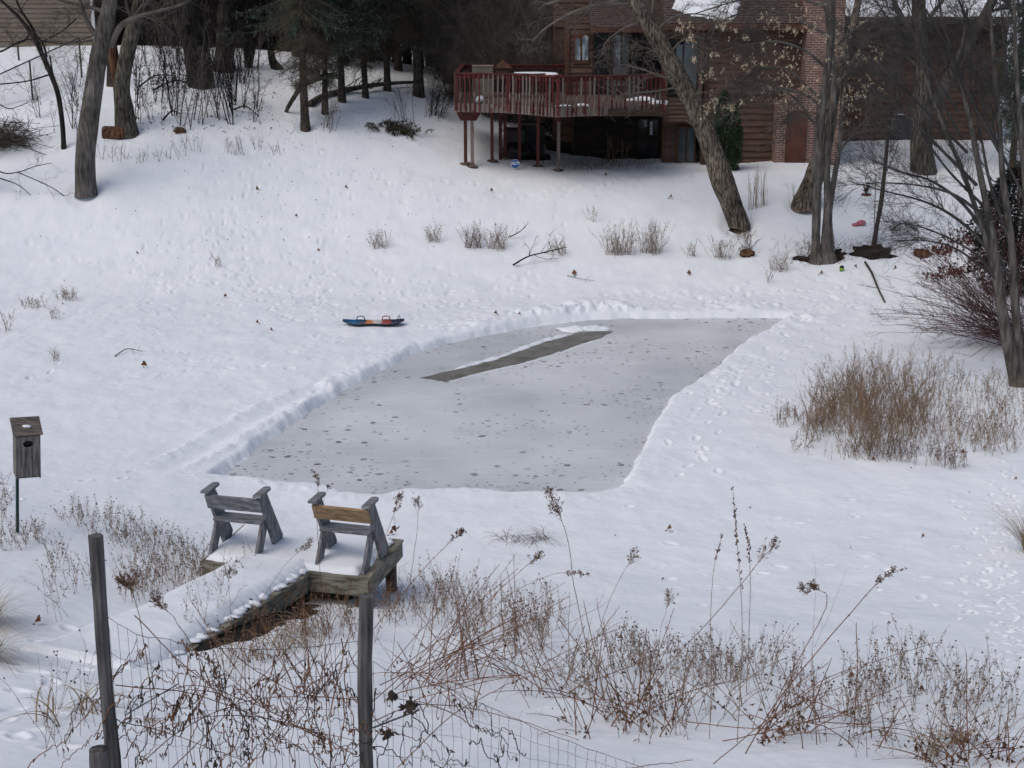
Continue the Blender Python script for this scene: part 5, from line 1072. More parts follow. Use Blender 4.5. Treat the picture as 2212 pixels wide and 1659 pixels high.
for px, py, s_, lb in ((388, 287, .18, 'small rusty leaf clump in the snow below the saplings'), (1990, 552, .26, 'round brown grass clod in the snow left of the red shrub'), (1612, 552, .22, 'small brown grass clod in the snow right of the leaning tree foot')):
    g = G1(px, py); o = make('grass_clod', [blob(g+[0, 0, .06], (s_, s_*.8, s_*.55), int(px), .5, 3, 0), leaves(np.random.default_rng(int(px)), g+np.random.default_rng(1).normal(size=(160, 3))*[s_*.6, s_*.5, s_*.25]+[0, 0, .12], .12, .02, (0, 0, .7), .7, 1)], [M_bko, mk('dry_brown', (.07, .04, .022), (.16, .10, .06), 3.)], None, g); tag(o, lb, 'grass clod')
# brush pile at the left edge
rb2 = np.random.default_rng(8); g = G1(8, 318); Tb = Tubes(); n = 260; b0 = g+np.c_[rb2.normal(size=(n, 2))*[.55, .4], rb2.uniform(-.05, .9, n)*np.exp(-np.abs(rb2.normal(size=n))*.3)]
d = unit(np.c_[rb2.normal(size=(n, 2)), rb2.normal(size=n)*.35]); L = rb2.uniform(.4, 1.4, n); s = np.linspace(-.5, .5, 5); Bq = b0[:, None]+d[:, None]*(L[:, None]*s)[..., None]; Bq[:, :, 2] = np.maximum(Bq[:, :, 2], g[2]-.05)
Tb.add(Bq, np.full((n, 5), .010), 3); Tb.add(*sprout(rb2, Bq, np.full((n, 5), .010), k=5, L=(.2, .6), rr=.5, rmin=.004, n=4, wig=.4))
o = make('brush_pile', Tb.blocks(), mk('brush', (.045, .035, .024), (.10, .085, .06), 2.), None, g); tag(o, 'tangled pile of cut brush by the fence at the left edge', 'brush pile')
# low bare branches reaching in at the left edge
tree('bare_tree', 'bare tree at the left edge with low drooping twigs over the snow', [[(-70, 420, 26), (-66, 360, 24), (-60, 260, 22), (-50, 120, 20), (-40, -60, 18)]],
     [[(-66, 330, 5), (0, 371, 3), (38, 372, 2.4), (74, 360, 2), (110, 352, 1.5)], [(38, 372, 2.2), (80, 390, 2), (120, 410, 2), (165, 444, 1.4)], [(-60, 330, 4), (0, 300, 3), (60, 320, 2), (100, 335, 1.5)], [(-66, 360, 4), (0, 385, 3), (40, 400, 2), (70, 425, 1.3)], [(-60, 250, 5), (-10, 225, 3), (20, 235, 2), (60, 222, 1.4)], [(-55, 120, 6), (0, 112, 4), (60, 85, 3), (140, 95, 2), (200, 78, 1.5)]],
     M_bkd, M_twigd, LV(5, (.3, .8), 3, (.2, .45), 2, (.1, .25), up=-.05, rm=.0034), seed=61)
# low shrubs on the bank by the deck
def stem_shrub(name, label, px, py, stems, h, lean, mat, seed, k=(6, 4), sp=.25, group=None, r=.010, cat='shrub', leafy=None, d=None):
    rng = np.random.default_rng(seed); g = G1(px, py) if d is None else np.array([hx(px, py, d), d, bz(hx(px, py, d), d)]); n = 8; s = np.linspace(0, 1, n)
    b = rng.normal(size=(stems, 2))*sp; az = rng.uniform(0, 6.283, stems); L = h*rng.uniform(.55, 1.1, stems)
    dv = unit(np.stack([lean[0]+np.cos(az)*lean[2]*rng.uniform(.2, 1, stems), lean[1]+np.sin(az)*lean[2]*rng.uniform(.2, 1, stems), np.ones(stems)*lean[3] if len(lean) > 3 else np.ones(stems)], 1))
    p = (g+np.c_[b, np.full(stems, -.05)])[:, None]+dv[:, None]*(L[:, None]*s)[..., None]; p[:, :, 2] += (.22*L[:, None]*s*(1-s)*2); p += np.cumsum(rng.normal(size=(stems, n, 3))*.012*h, 1)*s[None, :, None]
    rr = np.full((stems, n), r)*np.linspace(1, .4, n)*rng.uniform(.6, 1.3, (stems, 1)); T = Tubes().add(p, rr, 5); last = (p, rr)
    for q_, kk in enumerate(k):
        last = sprout(rng, *last, k=kk, t0=.2, ang=(18, 50), L=(.18*h/(1+.5*q_), .45*h/(1+.7*q_)), up=.18, wig=.5, rr=.55, rmin=max(.0022, r*.3), n=5); T.add(*last)
    bl = T.blocks(); mats = [mat]
    if leafy: bl.append(leaves(rng, last[0][:, -1][rng.uniform(size=len(last[0])) < leafy[3]], leafy[0], leafy[1], (0, 0, -.3), 1, 1)); mats.append(leafy[2])
    o = make(name, bl, mats, None, g); return tag(o, label, cat, group)
M_tan = mk('tan_leaf', (.20, .14, .08), (.36, .28, .18), 3., .8)
stem_shrub('bare_shrub', 'spreading bare shrub on the bank just left of the deck', 942, 252, 26, 1.6, (.35, 0, .7), M_twigd, 71, (6, 4), .3)
stem_shrub('bare_shrub', 'thin upright bare shrub on the bank left of the spreading shrub', 925, 255, 5, 2.6, (.25, 0, .25), M_twigd, 72, (6, 4), .1)
stem_shrub('bare_shrub', 'low bare shrub with pale leaves beside the second spruce trunk', 712, 280, 12, 1.1, (.15, 0, .35), M_twigl, 73, (5, 3), .12, leafy=(.05, .03, M_tan, .35))
stem_shrub('bare_shrub', 'wiry bare shrub over the fern fronds on the bank', 870, 262, 10, 1.2, (-.1, 0, .5), M_twig, 74, (5, 3), .25)
for px, py, h, sd_ in ((385, 340, .9, 1), (340, 345, .5, 2), (265, 345, .7, 3), (300, 348, .5, 4), (515, 330, .7, 5), (495, 335, .6, 6), (430, 325, .6, 7), (555, 320, .6, 8), (590, 330, .4, 9), (225, 340, .6, 10)):
    stem_shrub('dead_twigs', 'sparse dead twigs poking from the snow below the undergrowth', px, py, 7, h, (0, 0, .5), M_twig, 740+sd_, (3, 2), .18, 'dead twigs below the undergrowth', .007, 'dead twigs')
# fern fronds on the bank
rf = np.random.default_rng(12); g = G1(858, 286); n = 60; az = rf.uniform(-.6, 2.6, n); b = g+np.c_[rf.normal(size=n)*.45, rf.normal(size=n)*.25, np.zeros(n)]; b[:, 2] = hz(b[:, 0], b[:, 1]); L = rf.uniform(.4, .9, n); s = np.linspace(0, 1, 6)
Q = b[:, None]+np.stack([np.cos(az)[:, None]*L[:, None]*s*.55, -.2*L[:, None]*s, L[:, None]*(s*.75-.45*s**2)], -1)
i_ = np.repeat(np.arange(n), 26); tt = rf.uniform(.1, 1, n*26)*5-1e-6; k_ = tt.astype(int); pp = Q[i_, k_]*(1-(tt-k_))[:, None]+Q[i_, k_+1]*(tt-k_)[:, None]
o = make('fern_clump', Tubes().add(Q, np.full((n, 6), .007), 3).blocks(0)+[leaves(rf, pp, .13, .03, (0, 0, -.5), .8, 1)], [M_bkd, mk('winter_fern', (.022, .020, .012), (.07, .06, .035), 3.)], None, g); tag(o, 'dark flattened fern clump on the snowy bank behind the deck', 'fern')
# ---------------------------------------------------------------- right side: multi stemmed shrub, red twig shrub, leaves
gR = G1(2197, 828); dRt = gR[1]
def fan_tree():
    rng = np.random.default_rng(81)
    tr = [[(2196, 830, 30), (2185, 760, 26), (2172, 700, 22), (2160, 620, 20), (2148, 540, 18), (2132, 450, 15), (2112, 350, 13), (2090, 240, 10), (2060, 130, 8), (2035, 40, 6), (2020, -60, 4)],
          [(2208, 830, 26), (2200, 740, 20), (2192, 640, 18), (2186, 540, 16), (2172, 430, 14), (2160, 300, 12), (2150, 180, 10), (2140, 60, 8), (2132, -60, 5)],
          [(2188, 826, 16), (2168, 720, 14), (2150, 600, 13), (2124, 500, 12), (2090, 400, 10), (2050, 300, 8), (2010, 200, 6), (1985, 110, 4)],
          [(2222, 826, 22), (2226, 700, 18), (2222, 560, 16), (2216, 420, 14), (2205, 280, 12), (2196, 140, 9), (2190, -30, 6)]]
    lm = [[(2150, 560, 9), (2100, 500, 7), (2040, 455, 6), (1980, 430, 4), (1900, 410, 3), (1830, 390, 2)], [(2140, 520, 9), (2080, 440, 7), (2010, 390, 5), (1940, 370, 3.5), (1870, 340, 2)], [(2130, 470, 8), (2060, 420, 6), (1980, 400, 4), (1900, 395, 3), (1850, 400, 2)],
          [(2110, 400, 8), (2040, 330, 6), (1970, 260, 4), (1900, 200, 3), (1850, 160, 2)], [(2090, 330, 7), (2010, 250, 5), (1930, 170, 4), (1870, 120, 3), (1830, 60, 2)], [(2172, 640, 7), (2120, 560, 5), (2060, 520, 4), (1990, 490, 3), (1930, 480, 2)], [(2070, 240, 7), (2000, 140, 5), (1940, 70, 4), (1890, 0, 3)],
          [(2160, 330, 8), (2100, 220, 6), (2050, 110, 5), (2000, 20, 3)], [(2150, 210, 7), (2110, 110, 5), (2080, 20, 4), (2050, -50, 3)], [(2186, 540, 8), (2140, 400, 7), (2120, 300, 5), (2100, 200, 4), (2090, 110, 3)], [(2200, 300, 7), (2180, 200, 6), (2170, 100, 5), (2160, 0, 3)],
          [(2120, 440, 6), (2050, 370, 5), (2000, 300, 4), (1960, 220, 3), (1940, 150, 2)], [(2190, 620, 6), (2120, 470, 5), (2080, 380, 4), (2040, 260, 3), (2020, 160, 2)], [(2150, 600, 6), (2070, 540, 4), (2000, 520, 3), (1930, 520, 2)], [(2080, 300, 6), (2020, 190, 4), (1990, 90, 3), (1960, 0, 2)], [(2210, 420, 7), (2150, 300, 5), (2110, 180, 4), (2090, 60, 3)]]
    return tree('multi_stem_shrub', 'tall grey many stemmed shrub fanning bare branches at the right', tr, lm, M_bkg, mk('grey_twig', (.038, .035, .035), (.075, .07, .068), 2., .9), [dict(k=17, L=(.5, 1.4), up=.1, rr=.35, rmin=.005, wig=.35, n=6, ang=(18, 42)), dict(k=8, L=(.25, .8), up=.1, rr=.55, rmin=.0034, wig=.4, n=5, ang=(20, 45)), dict(k=4, L=(.1, .4), up=.05, rr=.6, rmin=.0026, wig=.4, n=4, ang=(25, 50))],
                [dict(k=8, L=(.4, 1.2), up=.1, rr=.35, rmin=.006, wig=.35, n=6, ang=(18, 45)), dict(k=5, L=(.25, .6), up=.1, rr=.55, rmin=.0036, wig=.4, n=5, ang=(20, 45)), dict(k=3, L=(.1, .35), up=.05, rr=.6, rmin=.0026, wig=.4, n=4)], seed=82, flare=1.15, sides=12)
fan_tree()
def red_shrub():
    rng = np.random.default_rng(91); g = G1(2215, 742); n = 10; m = 165; s = np.linspace(0, 1, n)
    b = np.c_[rng.normal(size=m)*.35, rng.normal(size=m)*.45, np.full(m, -.03)]; L = rng.uniform(1.6, 4.3, m); el = np.abs(rng.normal(size=m))*.65+.08; az = np.radians(rng.normal(176, 32, m)); az[:30] = rng.uniform(0, 6.28, 30)
    dv = np.stack([np.cos(az)*np.cos(el), np.sin(az)*np.cos(el), np.sin(el)], 1); p = (g+b)[:, None]+dv[:, None]*(L[:, None]*s)[..., None]; p[:, :, 2] += .22*L[:, None]*s-.30*L[:, None]*(s**2)*np.cos(el)[:, None]*.8
    p += np.cumsum(rng.normal(size=(m, n, 3))*.02, 1)*s[None, :, None]; p[:, :, 2] = np.maximum(p[:, :, 2], bz(p[:, :, 0], p[:, :, 1])+.02+.05*s[None])
    r = np.linspace(.009, .004, n)[None]*rng.uniform(.6, 1.2, (m, 1)); T = Tubes().add(p, r, 4); T2 = Tubes(); l1 = sprout(rng, p, r, k=6, t0=.3, ang=(15, 45), L=(.3, .9), up=.25, wig=.4, rr=.6, rmin=.0042, n=6); T2.add(*l1); l2 = sprout(rng, *l1, k=4, t0=.25, ang=(20, 45), L=(.15, .5), up=.15, wig=.4, rr=.7, rmin=.0032, n=4); T2.add(*l2)
    t = thing('red_twig_shrub', 'low sprawling shrub of dark stems and red twigs by the pond edge', 'shrub', g); make('stems', T.blocks(), mk('dark_red_stem', (.050, .030, .028), (.105, .060, .056), 2.), t); make('twigs', T2.blocks(), M_twigr, t)
red_shrub()
M_rleaf = mk('red_brown_leaf', (.060, .020, .016), (.14, .055, .04), 3., .8)
rl = np.random.default_rng(15); q = []
for px, py, sx, sy, k in ((2110, 520, 60, 16, 500), (2030, 545, 35, 12, 200), (2060, 590, 28, 12, 160), (2130, 570, 40, 14, 260), (2190, 545, 30, 20, 400), (2020, 600, 20, 8, 60)):
    q.append(G(px+rl.normal(size=k)*sx*.6, py+rl.normal(size=k)*sy*.6))
q = np.concatenate(q); q[:, 2] = hz(q[:, 0], q[:, 1])+.01+rl.uniform(0, .03, len(q))
o = make('leaf_litter', leaves(rl, q, .11, .08, (0, 0, .1), 1., 0, .5), M_rleaf, None, q[0]); tag(o, 'red brown fallen leaves spread over the bank behind the red shrub', 'leaf litter', kind='stuff')
for px, py, rx, ry, sd_ in ((1890, 546, .72, .60, 21), (1762, 556, .75, .42, 22), (1790, 553, .6, .5, 23), (1592, 490, .3, .2, 24)):
    g = G1(px, py); soil('soil_and_shade', g[:2], rx, ry, sd_)
def grass_bits(name, label, px, py, sx, sy, n, h, seed, mat, cat='dry grass'):
    rng = np.random.default_rng(seed); b = G(px+rng.normal(size=n)*sx, py+rng.normal(size=n)*sy); b[:, 2] = hz(b[:, 0], b[:, 1])-.02; s = np.linspace(0, 1, 5); dv = unit(np.c_[rng.normal(size=(n, 2))*.6, np.ones(n)]); L = h*rng.uniform(.4, 1.1, n)
    p = b[:, None]+dv[:, None]*(L[:, None]*s)[..., None]; p[:, :, 2] -= .25*L[:, None]*s**3; o = make(name, Tubes().add(p, np.full((n, 5), .005)*np.linspace(1, .4, 5)).blocks(), mat, None, b.mean(0)); return tag(o, label, cat)
M_straw = mk('straw', (.16, .11, .065), (.34, .26, .16), 3., .8)
M_brn = mk('brown_stalk', (.075, .045, .028), (.16, .105, .068), 3., .8)
grass_bits('dry_grass', 'brown dry grass round the foot of the twin stemmed maple', 1775, 545, 34, 14, 420, .5, 24, M_brn)
grass_bits('dry_grass', 'brown roots and grass hanging over the dark hollow by the sapling', 1892, 540, 24, 10, 420, .28, 25, M_brn)
grass_bits('dry_grass', 'short tan grass at the foot of the leaning tree', 1604, 500, 10, 10, 110, .4, 26, M_straw)
grass_bits('dry_grass', 'dead brown grass along the dark soil edge below the deck', 1290, 358, 70, 7, 420, .35, 27, M_brn)
for px, py, h, lb in ((1322, 350, 1.0, 'tall tan dead stalk below the deck by the snow edge'), (1345, 345, .8, 'clump of tan dead stalks below the deck nearest the house')):
    stem_shrub('dead_stalk', lb, px, py, 6, h, (.1, 0, .3), M_straw, px, (3, 2), .1, cat='dead stalk', r=.008)
stem_shrub('dead_stalks', 'upright pale dead stalks right of the leaning tree, nearer the trunk', 1628, 452, 12, 1.3, (0, 0, .08), M_straw, 91, (2,), .13, cat='dead stalks', r=.009)
stem_shrub('dead_stalks', 'upright pale dead stalks between the leaning trees, farther from the furrowed trunk', 1652, 448, 9, 1.3, (0, 0, .06), M_straw, 92, (2,), .10, cat='dead stalks', r=.009)
stem_shrub('dead_stalks', 'single dark dead stalk cluster before the companion leaning tree', 1712, 452, 4, .9, (-.2, 0, .2), M_twig, 93, (3,), .06, cat='dead stalks', r=.007)
# shepherd hook with a red dish feeder
g = G1(1889, 520); hookp = [g-[0, 0, .2], P(1890, 440, g[1]), P(1892, 385, g[1]), P(1888, 375, g[1]), P(1880, 372, g[1]), P(1872, 378, g[1]), P(1869, 390, g[1])]
M_blk = mk('black_iron', (.012, .012, .012), None, rough=.5)
t0 = thing('shepherd_hook', 'thin black shepherd hook standing beside the leaning sapling', 'garden hook', g); make('rod', Tubes().add(smooth_path(np.array(hookp), 40), np.full(40, .012), 6).blocks(), M_blk, t0)
f = P(1871, 421, g[1]); t0 = thing('hanging_feeder', 'red dish bird feeder hanging from the black garden hook', 'bird feeder', f)
make('dish', lathe(f, [(0, -.02), (.14, -.02), (.17, .01), (.17, .03), (.14, .02), (0, .015)], 18), mk('red_dish', (.17, .022, .025), None, rough=.5), t0)
make('ornament', [leaves(np.random.default_rng(3), f+[0, 0, .22]+np.random.default_rng(4).normal(size=(70, 3))*.055, .10, .05, (0, 0, 0), 1, 0), blob(f+np.array([0, 0, .12]), (.05, .05, .08), 3, .2, 2, 0)], mk('dark_ornament', (.03, .02, .012), (.11, .07, .03), 8.), t0)
make('wire', Tubes().add(np.array([f, f+[0, 0, .3], P(1870, 391, g[1])]), np.full(3, .006)).blocks(), M_blk, t0)
# toys, sticks on the snow
g = G1(1856, 489); M_pink = mk('pink_plastic', (.42, .13, .155), (.50, .18, .21), 5., .5)
t0 = thing('pink_toy', 'pink plastic toy lying on the snow behind the sapling', 'toy', g)
make('toy', [blob(g+np.array([.06, 0, .12]), (.15, .11, .09), 5, .12, 3), blob(g+np.array([-.12, -.02, .05]), (.12, .09, .07), 6, .12, 3)], M_pink, t0)
g = G1(1818, 588); t0 = thing('drink_can', 'dark green striped can standing in the trodden snow', 'can', g); make('body', lathe(g, [(0, 0), (.06, 0), (.065, .02), (.065, .17), (.05, .2), (0, .2)], 14), M_blk, t0); make('stripe', lathe(g+np.array([0, 0, .05]), [(.067, 0), (.068, .02), (.068, .06), (.067, .09)], 14), mk('lime', (.20, .36, .05), None), t0)
a = G1(1868, 574); b = G1(1912, 656); a[2] += .12; b[2] += .02; o = make('stick', Tubes().add(np.array([a, a+(b-a)*.3+[.03, 0, .03], a+(b-a)*.7, b]), np.array([.034, .032, .028, .024]), 7, True).blocks(), M_bks, None, a); tag(o, 'straight brown stick lying on the snow by the dark hollow', 'stick')
def branch(name, label, pxs, lift, r, tw, seed, mat=None, cat='branch'):
    q = []
    for (px, py), l in zip(pxs, lift):
        g = G1(px, py); g[2] = hz(g[0], g[1])[0]+l; q.append(g)
    q = smooth_path(np.array(q), 14); rng = np.random.default_rng(seed); rr = np.linspace(r, r*.4, 14); T = Tubes().add(q, rr, 6, True); twigs(rng, T, q, rr, tw); o = make(name, T.blocks(), mat or M_twigd, None, q[0]); return tag(o, label, cat)
tw_ = [dict(k=8, L=(.4, 1.0), up=.25, rr=.5, rmin=.009, n=6, wig=.4), dict(k=3, L=(.2, .5), up=.15, rr=.6, rmin=.006, n=4, wig=.4)]
branch('fallen_branch', 'dark forked branch lying on snow beyond the rink bank', [(1108, 578), (1140, 572), (1175, 566), (1222, 562)], [.05, .25, .3, .35], .028, tw_, 3)
branch('fallen_branch', 'small dark branch stub beside the middle grass tufts', [(1100, 520), (1120, 520), (1135, 514)], [.05, .2, .3], .02, [dict(k=4, L=(.3, .6), up=.2, rr=.5, rmin=.008, n=5)], 4)
branch('fallen_branch', 'thin twig lying alone on the left snowfield', [(248, 770), (275, 762), (308, 768)], [.02, .08, .1], .014, [dict(k=4, L=(.2, .5), up=.3, rr=.5, rmin=.005, n=5)], 5)
branch('fallen_branch', 'pale twig heap on the snow right of the sapling', [(1925, 500), (1950, 494), (1985, 506)], [.05, .12, .05], .03, tw_, 6, M_bks)
branch('fallen_branch', 'long thin twig lying beyond the far rink bank', [(1225, 600), (1250, 606), (1275, 612)], [.03, .05, .05], .010, [dict(k=3, L=(.2, .5), up=.2, rr=.5, rmin=.005, n=5)], 7)
rl2 = np.random.default_rng(19); q = np.concatenate([G(385+rl2.normal(size=420)*34, 180+rl2.normal(size=420)*11), G(480+rl2.normal(size=160)*26, 165+rl2.normal(size=160)*14), G(rl2.uniform(290, 590, 260), rl2.uniform(130, 290, 260))]); q[:, 2] = hz(q[:, 0], q[:, 1])+.015
o = make('leaf_litter', leaves(rl2, q, .10, .06, (0, 0, .1), 1., 0, .5), mk('dark_leaf_litter', (.02, .015, .012), (.07, .045, .032), 4.), None, q[0]); tag(o, 'dark leaf litter and debris round the ivy clad trunks on the hilltop', 'leaf litter', kind='stuff')
for k, (a_, b_, lb) in enumerate((((352, 262), (392, 258), 'forked dead stick lying right of the split grey tree'), ((300, 190), (372, 172), 'dark dead limbs heaped left of the broad ivy trunk'), ((330, 200), (420, 188), 'dark dead limb lying at the foot of the broad ivy trunk'), ((505, 240), (560, 262), 'thin bent dead branch right of the ivy trunks'), ((590, 120), (650, 128), 'dark dead limb lying along the hilltop before the spruces'))):
    branch('fallen_branch', lb, [a_, ((a_[0]+b_[0])/2, (a_[1]+b_[1])/2-4), b_], [.05, .25, .15], .035, [dict(k=7, L=(.3, .9), up=.25, rr=.5, rmin=.009, n=5, wig=.5), dict(k=3, L=(.2, .5), up=.1, rr=.6, rmin=.006, n=4, wig=.5)], 300+k)
# ---------------------------------------------------------------- sled
g = G1(807, 703); g[2] = hz(g[0], g[1])[0]; Ls = 132*scale_at(g); n = 41; s = np.linspace(-1, 1, n); m_ = 9; v = np.linspace(-1, 1, m_)
wd = .27*(1-.16*np.exp(-((s+.02)/.22)**2)-.0*s)*np.clip(1.02-np.abs(s)**7, .35, 1)+.06*np.exp(-((s+.45)/.10)**2)+.035*np.exp(-((s-.42)/.14)**2)
zc = .035+.15*np.maximum(np.abs(s)-.62, 0)**1.5*2.0
def sled_sheet(dz, inset=0.):
    X = np.repeat(s[:, None]*Ls/2, m_, 1); Y = v[None]*(wd-inset)[:, None]; Zs = zc[:, None]+.025*np.abs(v[None])**3+dz+0*X
    return np.stack([X, Y, Zs], -1)
top, bot = sled_sheet(.03), sled_sheet(-.005, .03); rot_s = rotz(R_(2))
V = np.concatenate([top.reshape(-1, 3), bot.reshape(-1, 3)]) @ rot_s.T+g
i = np.arange(n*m_).reshape(n, m_); fa = np.stack([i[:-1, :-1], i[1:, :-1], i[1:, 1:], i[:-1, 1:]], -1).reshape(-1, 4); fb = fa[:, ::-1]+n*m_
def strip(e): return np.stack([e[:-1], e[1:], e[1:]+n*m_, e[:-1]+n*m_], 1)
sd_f = np.concatenate([strip(i[::-1, 0]), strip(i[:, -1]), strip(i[0]), strip(i[-1][::-1])])
def sled_mat():
    m = bpy.data.materials.new('sled_paint'); m.use_nodes = True; t = m.node_tree; b = t.nodes['Principled BSDF']; tc = t.nodes.new('ShaderNodeTexCoord'); sx = t.nodes.new('ShaderNodeSeparateXYZ'); t.links.new(tc.outputs['Object'], sx.inputs[0])
    nz = t.nodes.new('ShaderNodeTexNoise'); nz.inputs['Scale'].default_value = 9.; t.links.new(tc.outputs['Object'], nz.inputs['Vector']); ma = t.nodes.new('ShaderNodeMath'); ma.operation = 'MULTIPLY_ADD'; ma.inputs[1].default_value = .16; t.links.new(nz.outputs['Fac'], ma.inputs[0]); t.links.new(sx.outputs[0], ma.inputs[2])
    mr = t.nodes.new('ShaderNodeMapRange'); mr.inputs[1].default_value = -Ls/2+.08; mr.inputs[2].default_value = Ls/2+.08; t.links.new(ma.outputs[0], mr.inputs[0]); r = t.nodes.new('ShaderNodeValToRGB'); cr = r.color_ramp
    st = [(0, (.010, .055, .14)), (.20, (.012, .11, .27)), (.30, (.02, .05, .10)), (.355, (.05, .07, .10)), (.375, (.50, .17, .05)), (.46, (.55, .22, .08)), (.52, (.60, .55, .50)), (.60, (.52, .52, .52)), (.66, (.30, .06, .035)), (.76, (.28, .05, .035)), (.79, (.014, .022, .055)), (1, (.010, .016, .042))]
    cr.elements[0].color = (*st[0][1], 1); cr.elements[1].color = (*st[-1][1], 1)
    for p_, c_ in st[1:-1]: e = cr.elements.new(p_); e.color = (*c_, 1)
    t.links.new(mr.outputs[0], r.inputs[0]); t.links.new(r.outputs[0], b.inputs['Base Color']); b.inputs['Roughness'].default_value = .4; return m
M_navy = mk('navy_foam', (.008, .013, .035), (.012, .02, .05), 5., .6)
t0 = thing('sled', 'blue orange and navy two seat snow sled with side handles', 'sled', g)
make('deck', (V, [fa], 0), sled_mat(), t0); make('hull', (V, [fb, sd_f], 0), M_navy, t0)
def loop(xc, w_, yy, h_): return smooth_path(np.array([[xc-w_/2, yy, .085], [xc-w_/2+.03, yy+.01, .085+h_], [xc+w_/2-.03, yy+.01, .085+h_], [xc+w_/2, yy, .085]]), 16) @ rot_s.T+g
for xc, mt, hh in ((-.43*Ls/2, mk('blue_handle', (.012, .045, .11), None, rough=.5), .10), (.40*Ls/2, mk('red_handle', (.26, .035, .035), None, rough=.5), .10)):
    make('handle', Tubes().add(loop(xc, .22, .20, hh), np.full(16, .014), 6).blocks(), mt, t0)
make('pull_loop', Tubes().add(loop(.83*Ls/2, .09, .1, .13), np.full(16, .010), 6).blocks(), M_navy, t0)
# ================================================================ dock with two benches
M_wd = mk('weathered_grey_wood', (.10, .105, .115), (.255, .262, .275), 3., .85, .003, 30., stretch=(1.2, 7, 7), c3=(.17, .176, .186), detail=7)
M_wdv = mk('weathered_leg_wood', (.10, .104, .112), (.26, .264, .275), 3., .85, .003, 30., stretch=(6, 6, 1.), c3=(.175, .178, .186), detail=7)
M_wnew = mk('newer_yellow_board', (.19, .125, .065), (.37, .25, .145), 2.6, .75, .002, 40., stretch=(1.0, 9, 14), c3=(.29, .195, .11), detail=5)
M_dock = mk('greenish_dock_wood', (.10, .09, .066), (.27, .255, .21), 3., .85, .004, 26., stretch=(1.5, 1.5, 7), c3=(.19, .18, .14), detail=7)
M_dockd = mk('brown_dock_post', (.040, .028, .020), (.115, .085, .06), 4., .9, .006, 20., stretch=(4, 4, .8))
zT = 1.28
Ca = PZ(795, 1250, zT); Cb = PZ(435, 1213, zT); exd = unit(Cb-Ca)*-1; exd[2] = 0; exd = unit(exd); eyd = np.array([-exd[1], exd[0], 0.]); ezd = np.array([0, 0, 1.])
Wd = np.linalg.norm(Ca-Cb); Dd = 1.55
RD = np.stack([exd, eyd, ezd], 1)
def DL(a, b, c): return Ca+exd*a+eyd*b+ezd*c          # a: along the front towards +right (Ca is 0, Cb is -Wd); b away; c above the deck top
gd = Ca.copy(); gd[2] = bz(Ca[0], Ca[1])
dock = thing('dock', 'weathered wooden dock platform with a ramp under snow', 'dock', gd)
nb_ = 11; bl = []
for k in range(nb_):                                         # boards run parallel to the front
    b0_ = (k+.5)*Dd/nb_; bl.append(box(DL(-Wd/2, b0_, -.02), (Wd+.04, Dd/nb_-.012, .04), RD, .004))
make('platform_boards', bl, M_dock, dock, smooth=False)
fr = [box(DL(-Wd/2, .02, -.165), (Wd, .045, .24), RD), box(DL(-.02, Dd/2+.02, -.165), (.045, Dd-.06, .24), RD), box(DL(-Wd+.02, Dd/2+.02, -.165), (.045, Dd-.06, .24), RD), box(DL(-Wd/2, Dd-.02, -.165), (Wd, .045, .24), RD)]
for q_, nm in zip(fr, ('front_rim', 'side_rim', 'side_rim', 'back_rim')): make(nm, q_, M_dock, dock, smooth=False)
for a_, b_ in ((-.14, Dd-.16), (-Wd+.14, Dd-.16), (-Wd+.14, .16), (-.16, .16)):
    p = DL(a_, b_, 0); zg = bz(p[0], p[1])-.25; make('leg', box((p[0], p[1], (zg+zT-.05)/2), (.14, .14, zT-.05-zg), RD, .008), M_dockd, dock, smooth=False)
# ramp: from the platform front up to the bank
Rr1 = PZ(667, 1238, zT); gE = G1(372, 1417); Rr0 = gE+np.array([0, 0, -.06]); rl = Rr1-Rr0; Lr = np.linalg.norm(rl); er = rl/Lr
sidev = unit(np.array([-er[1], er[0], 0])); Wr = 1.12; nr = np.cross(sidev, er)*-1; nr = nr if nr[2] > 0 else -nr
RR = np.stack([er, sidev, nr], 1)
def RL(a, b, c): return Rr0+er*a+sidev*b+nr*c
bl = []; nbr = int(Lr/.145)
for k in range(nbr): bl.append(box(RL((k+.5)*Lr/nbr, Wr/2+random.Random(k).uniform(-.008, .008), -.02), (Lr/nbr-.014, Wr+.05, .038), RR, .004))
make('ramp_boards', bl, M_dock, dock, smooth=False)
for b_ in (.03, Wr-.03): make('stringer', box(RL(Lr/2, b_, -.17), (Lr, .045, .25), RR), M_dock, dock, smooth=False)
# snow lying on dock and ramp
def snow_sheet(f, nu, nv, h, seed, edge=.09, lump=.04):
    u = np.linspace(0, 1, nu); v = np.linspace(0, 1, nv); U, Vv = np.meshgrid(u, v, indexing='ij'); Q, (lu, lv), up = f(U, Vv)
    e = np.minimum(np.minimum(U, 1-U)*lu, np.minimum(Vv, 1-Vv)*lv)
    hh = h*np.sqrt(np.clip(e/edge, 0, 1))*(1+.0*U)+lump*fbm(U*lu*2, Vv*lv*2, seed, 3)*np.clip(e/edge, 0, 1)
    i = np.arange(nu*nv).reshape(nu, nv); return ((Q+up*hh[..., None]).reshape(-1, 3), [np.stack([i[:-1, :-1], i[1:, :-1], i[1:, 1:], i[:-1, 1:]], -1).reshape(-1, 4)], 0)
def f_plat(U, V_):
    wob = .05*fbm(U*9, V_*0+3, 5, 3); a = -Wd+.03+U*(Wd-.17)+.06*fbm(V_*7, U*0, 8, 3)*(U > .5); b = .06+wob+V_*(Dd-.12); return Ca+a[..., None]*exd+b[..., None]*eyd+ezd*.004, (Wd, Dd), ezd
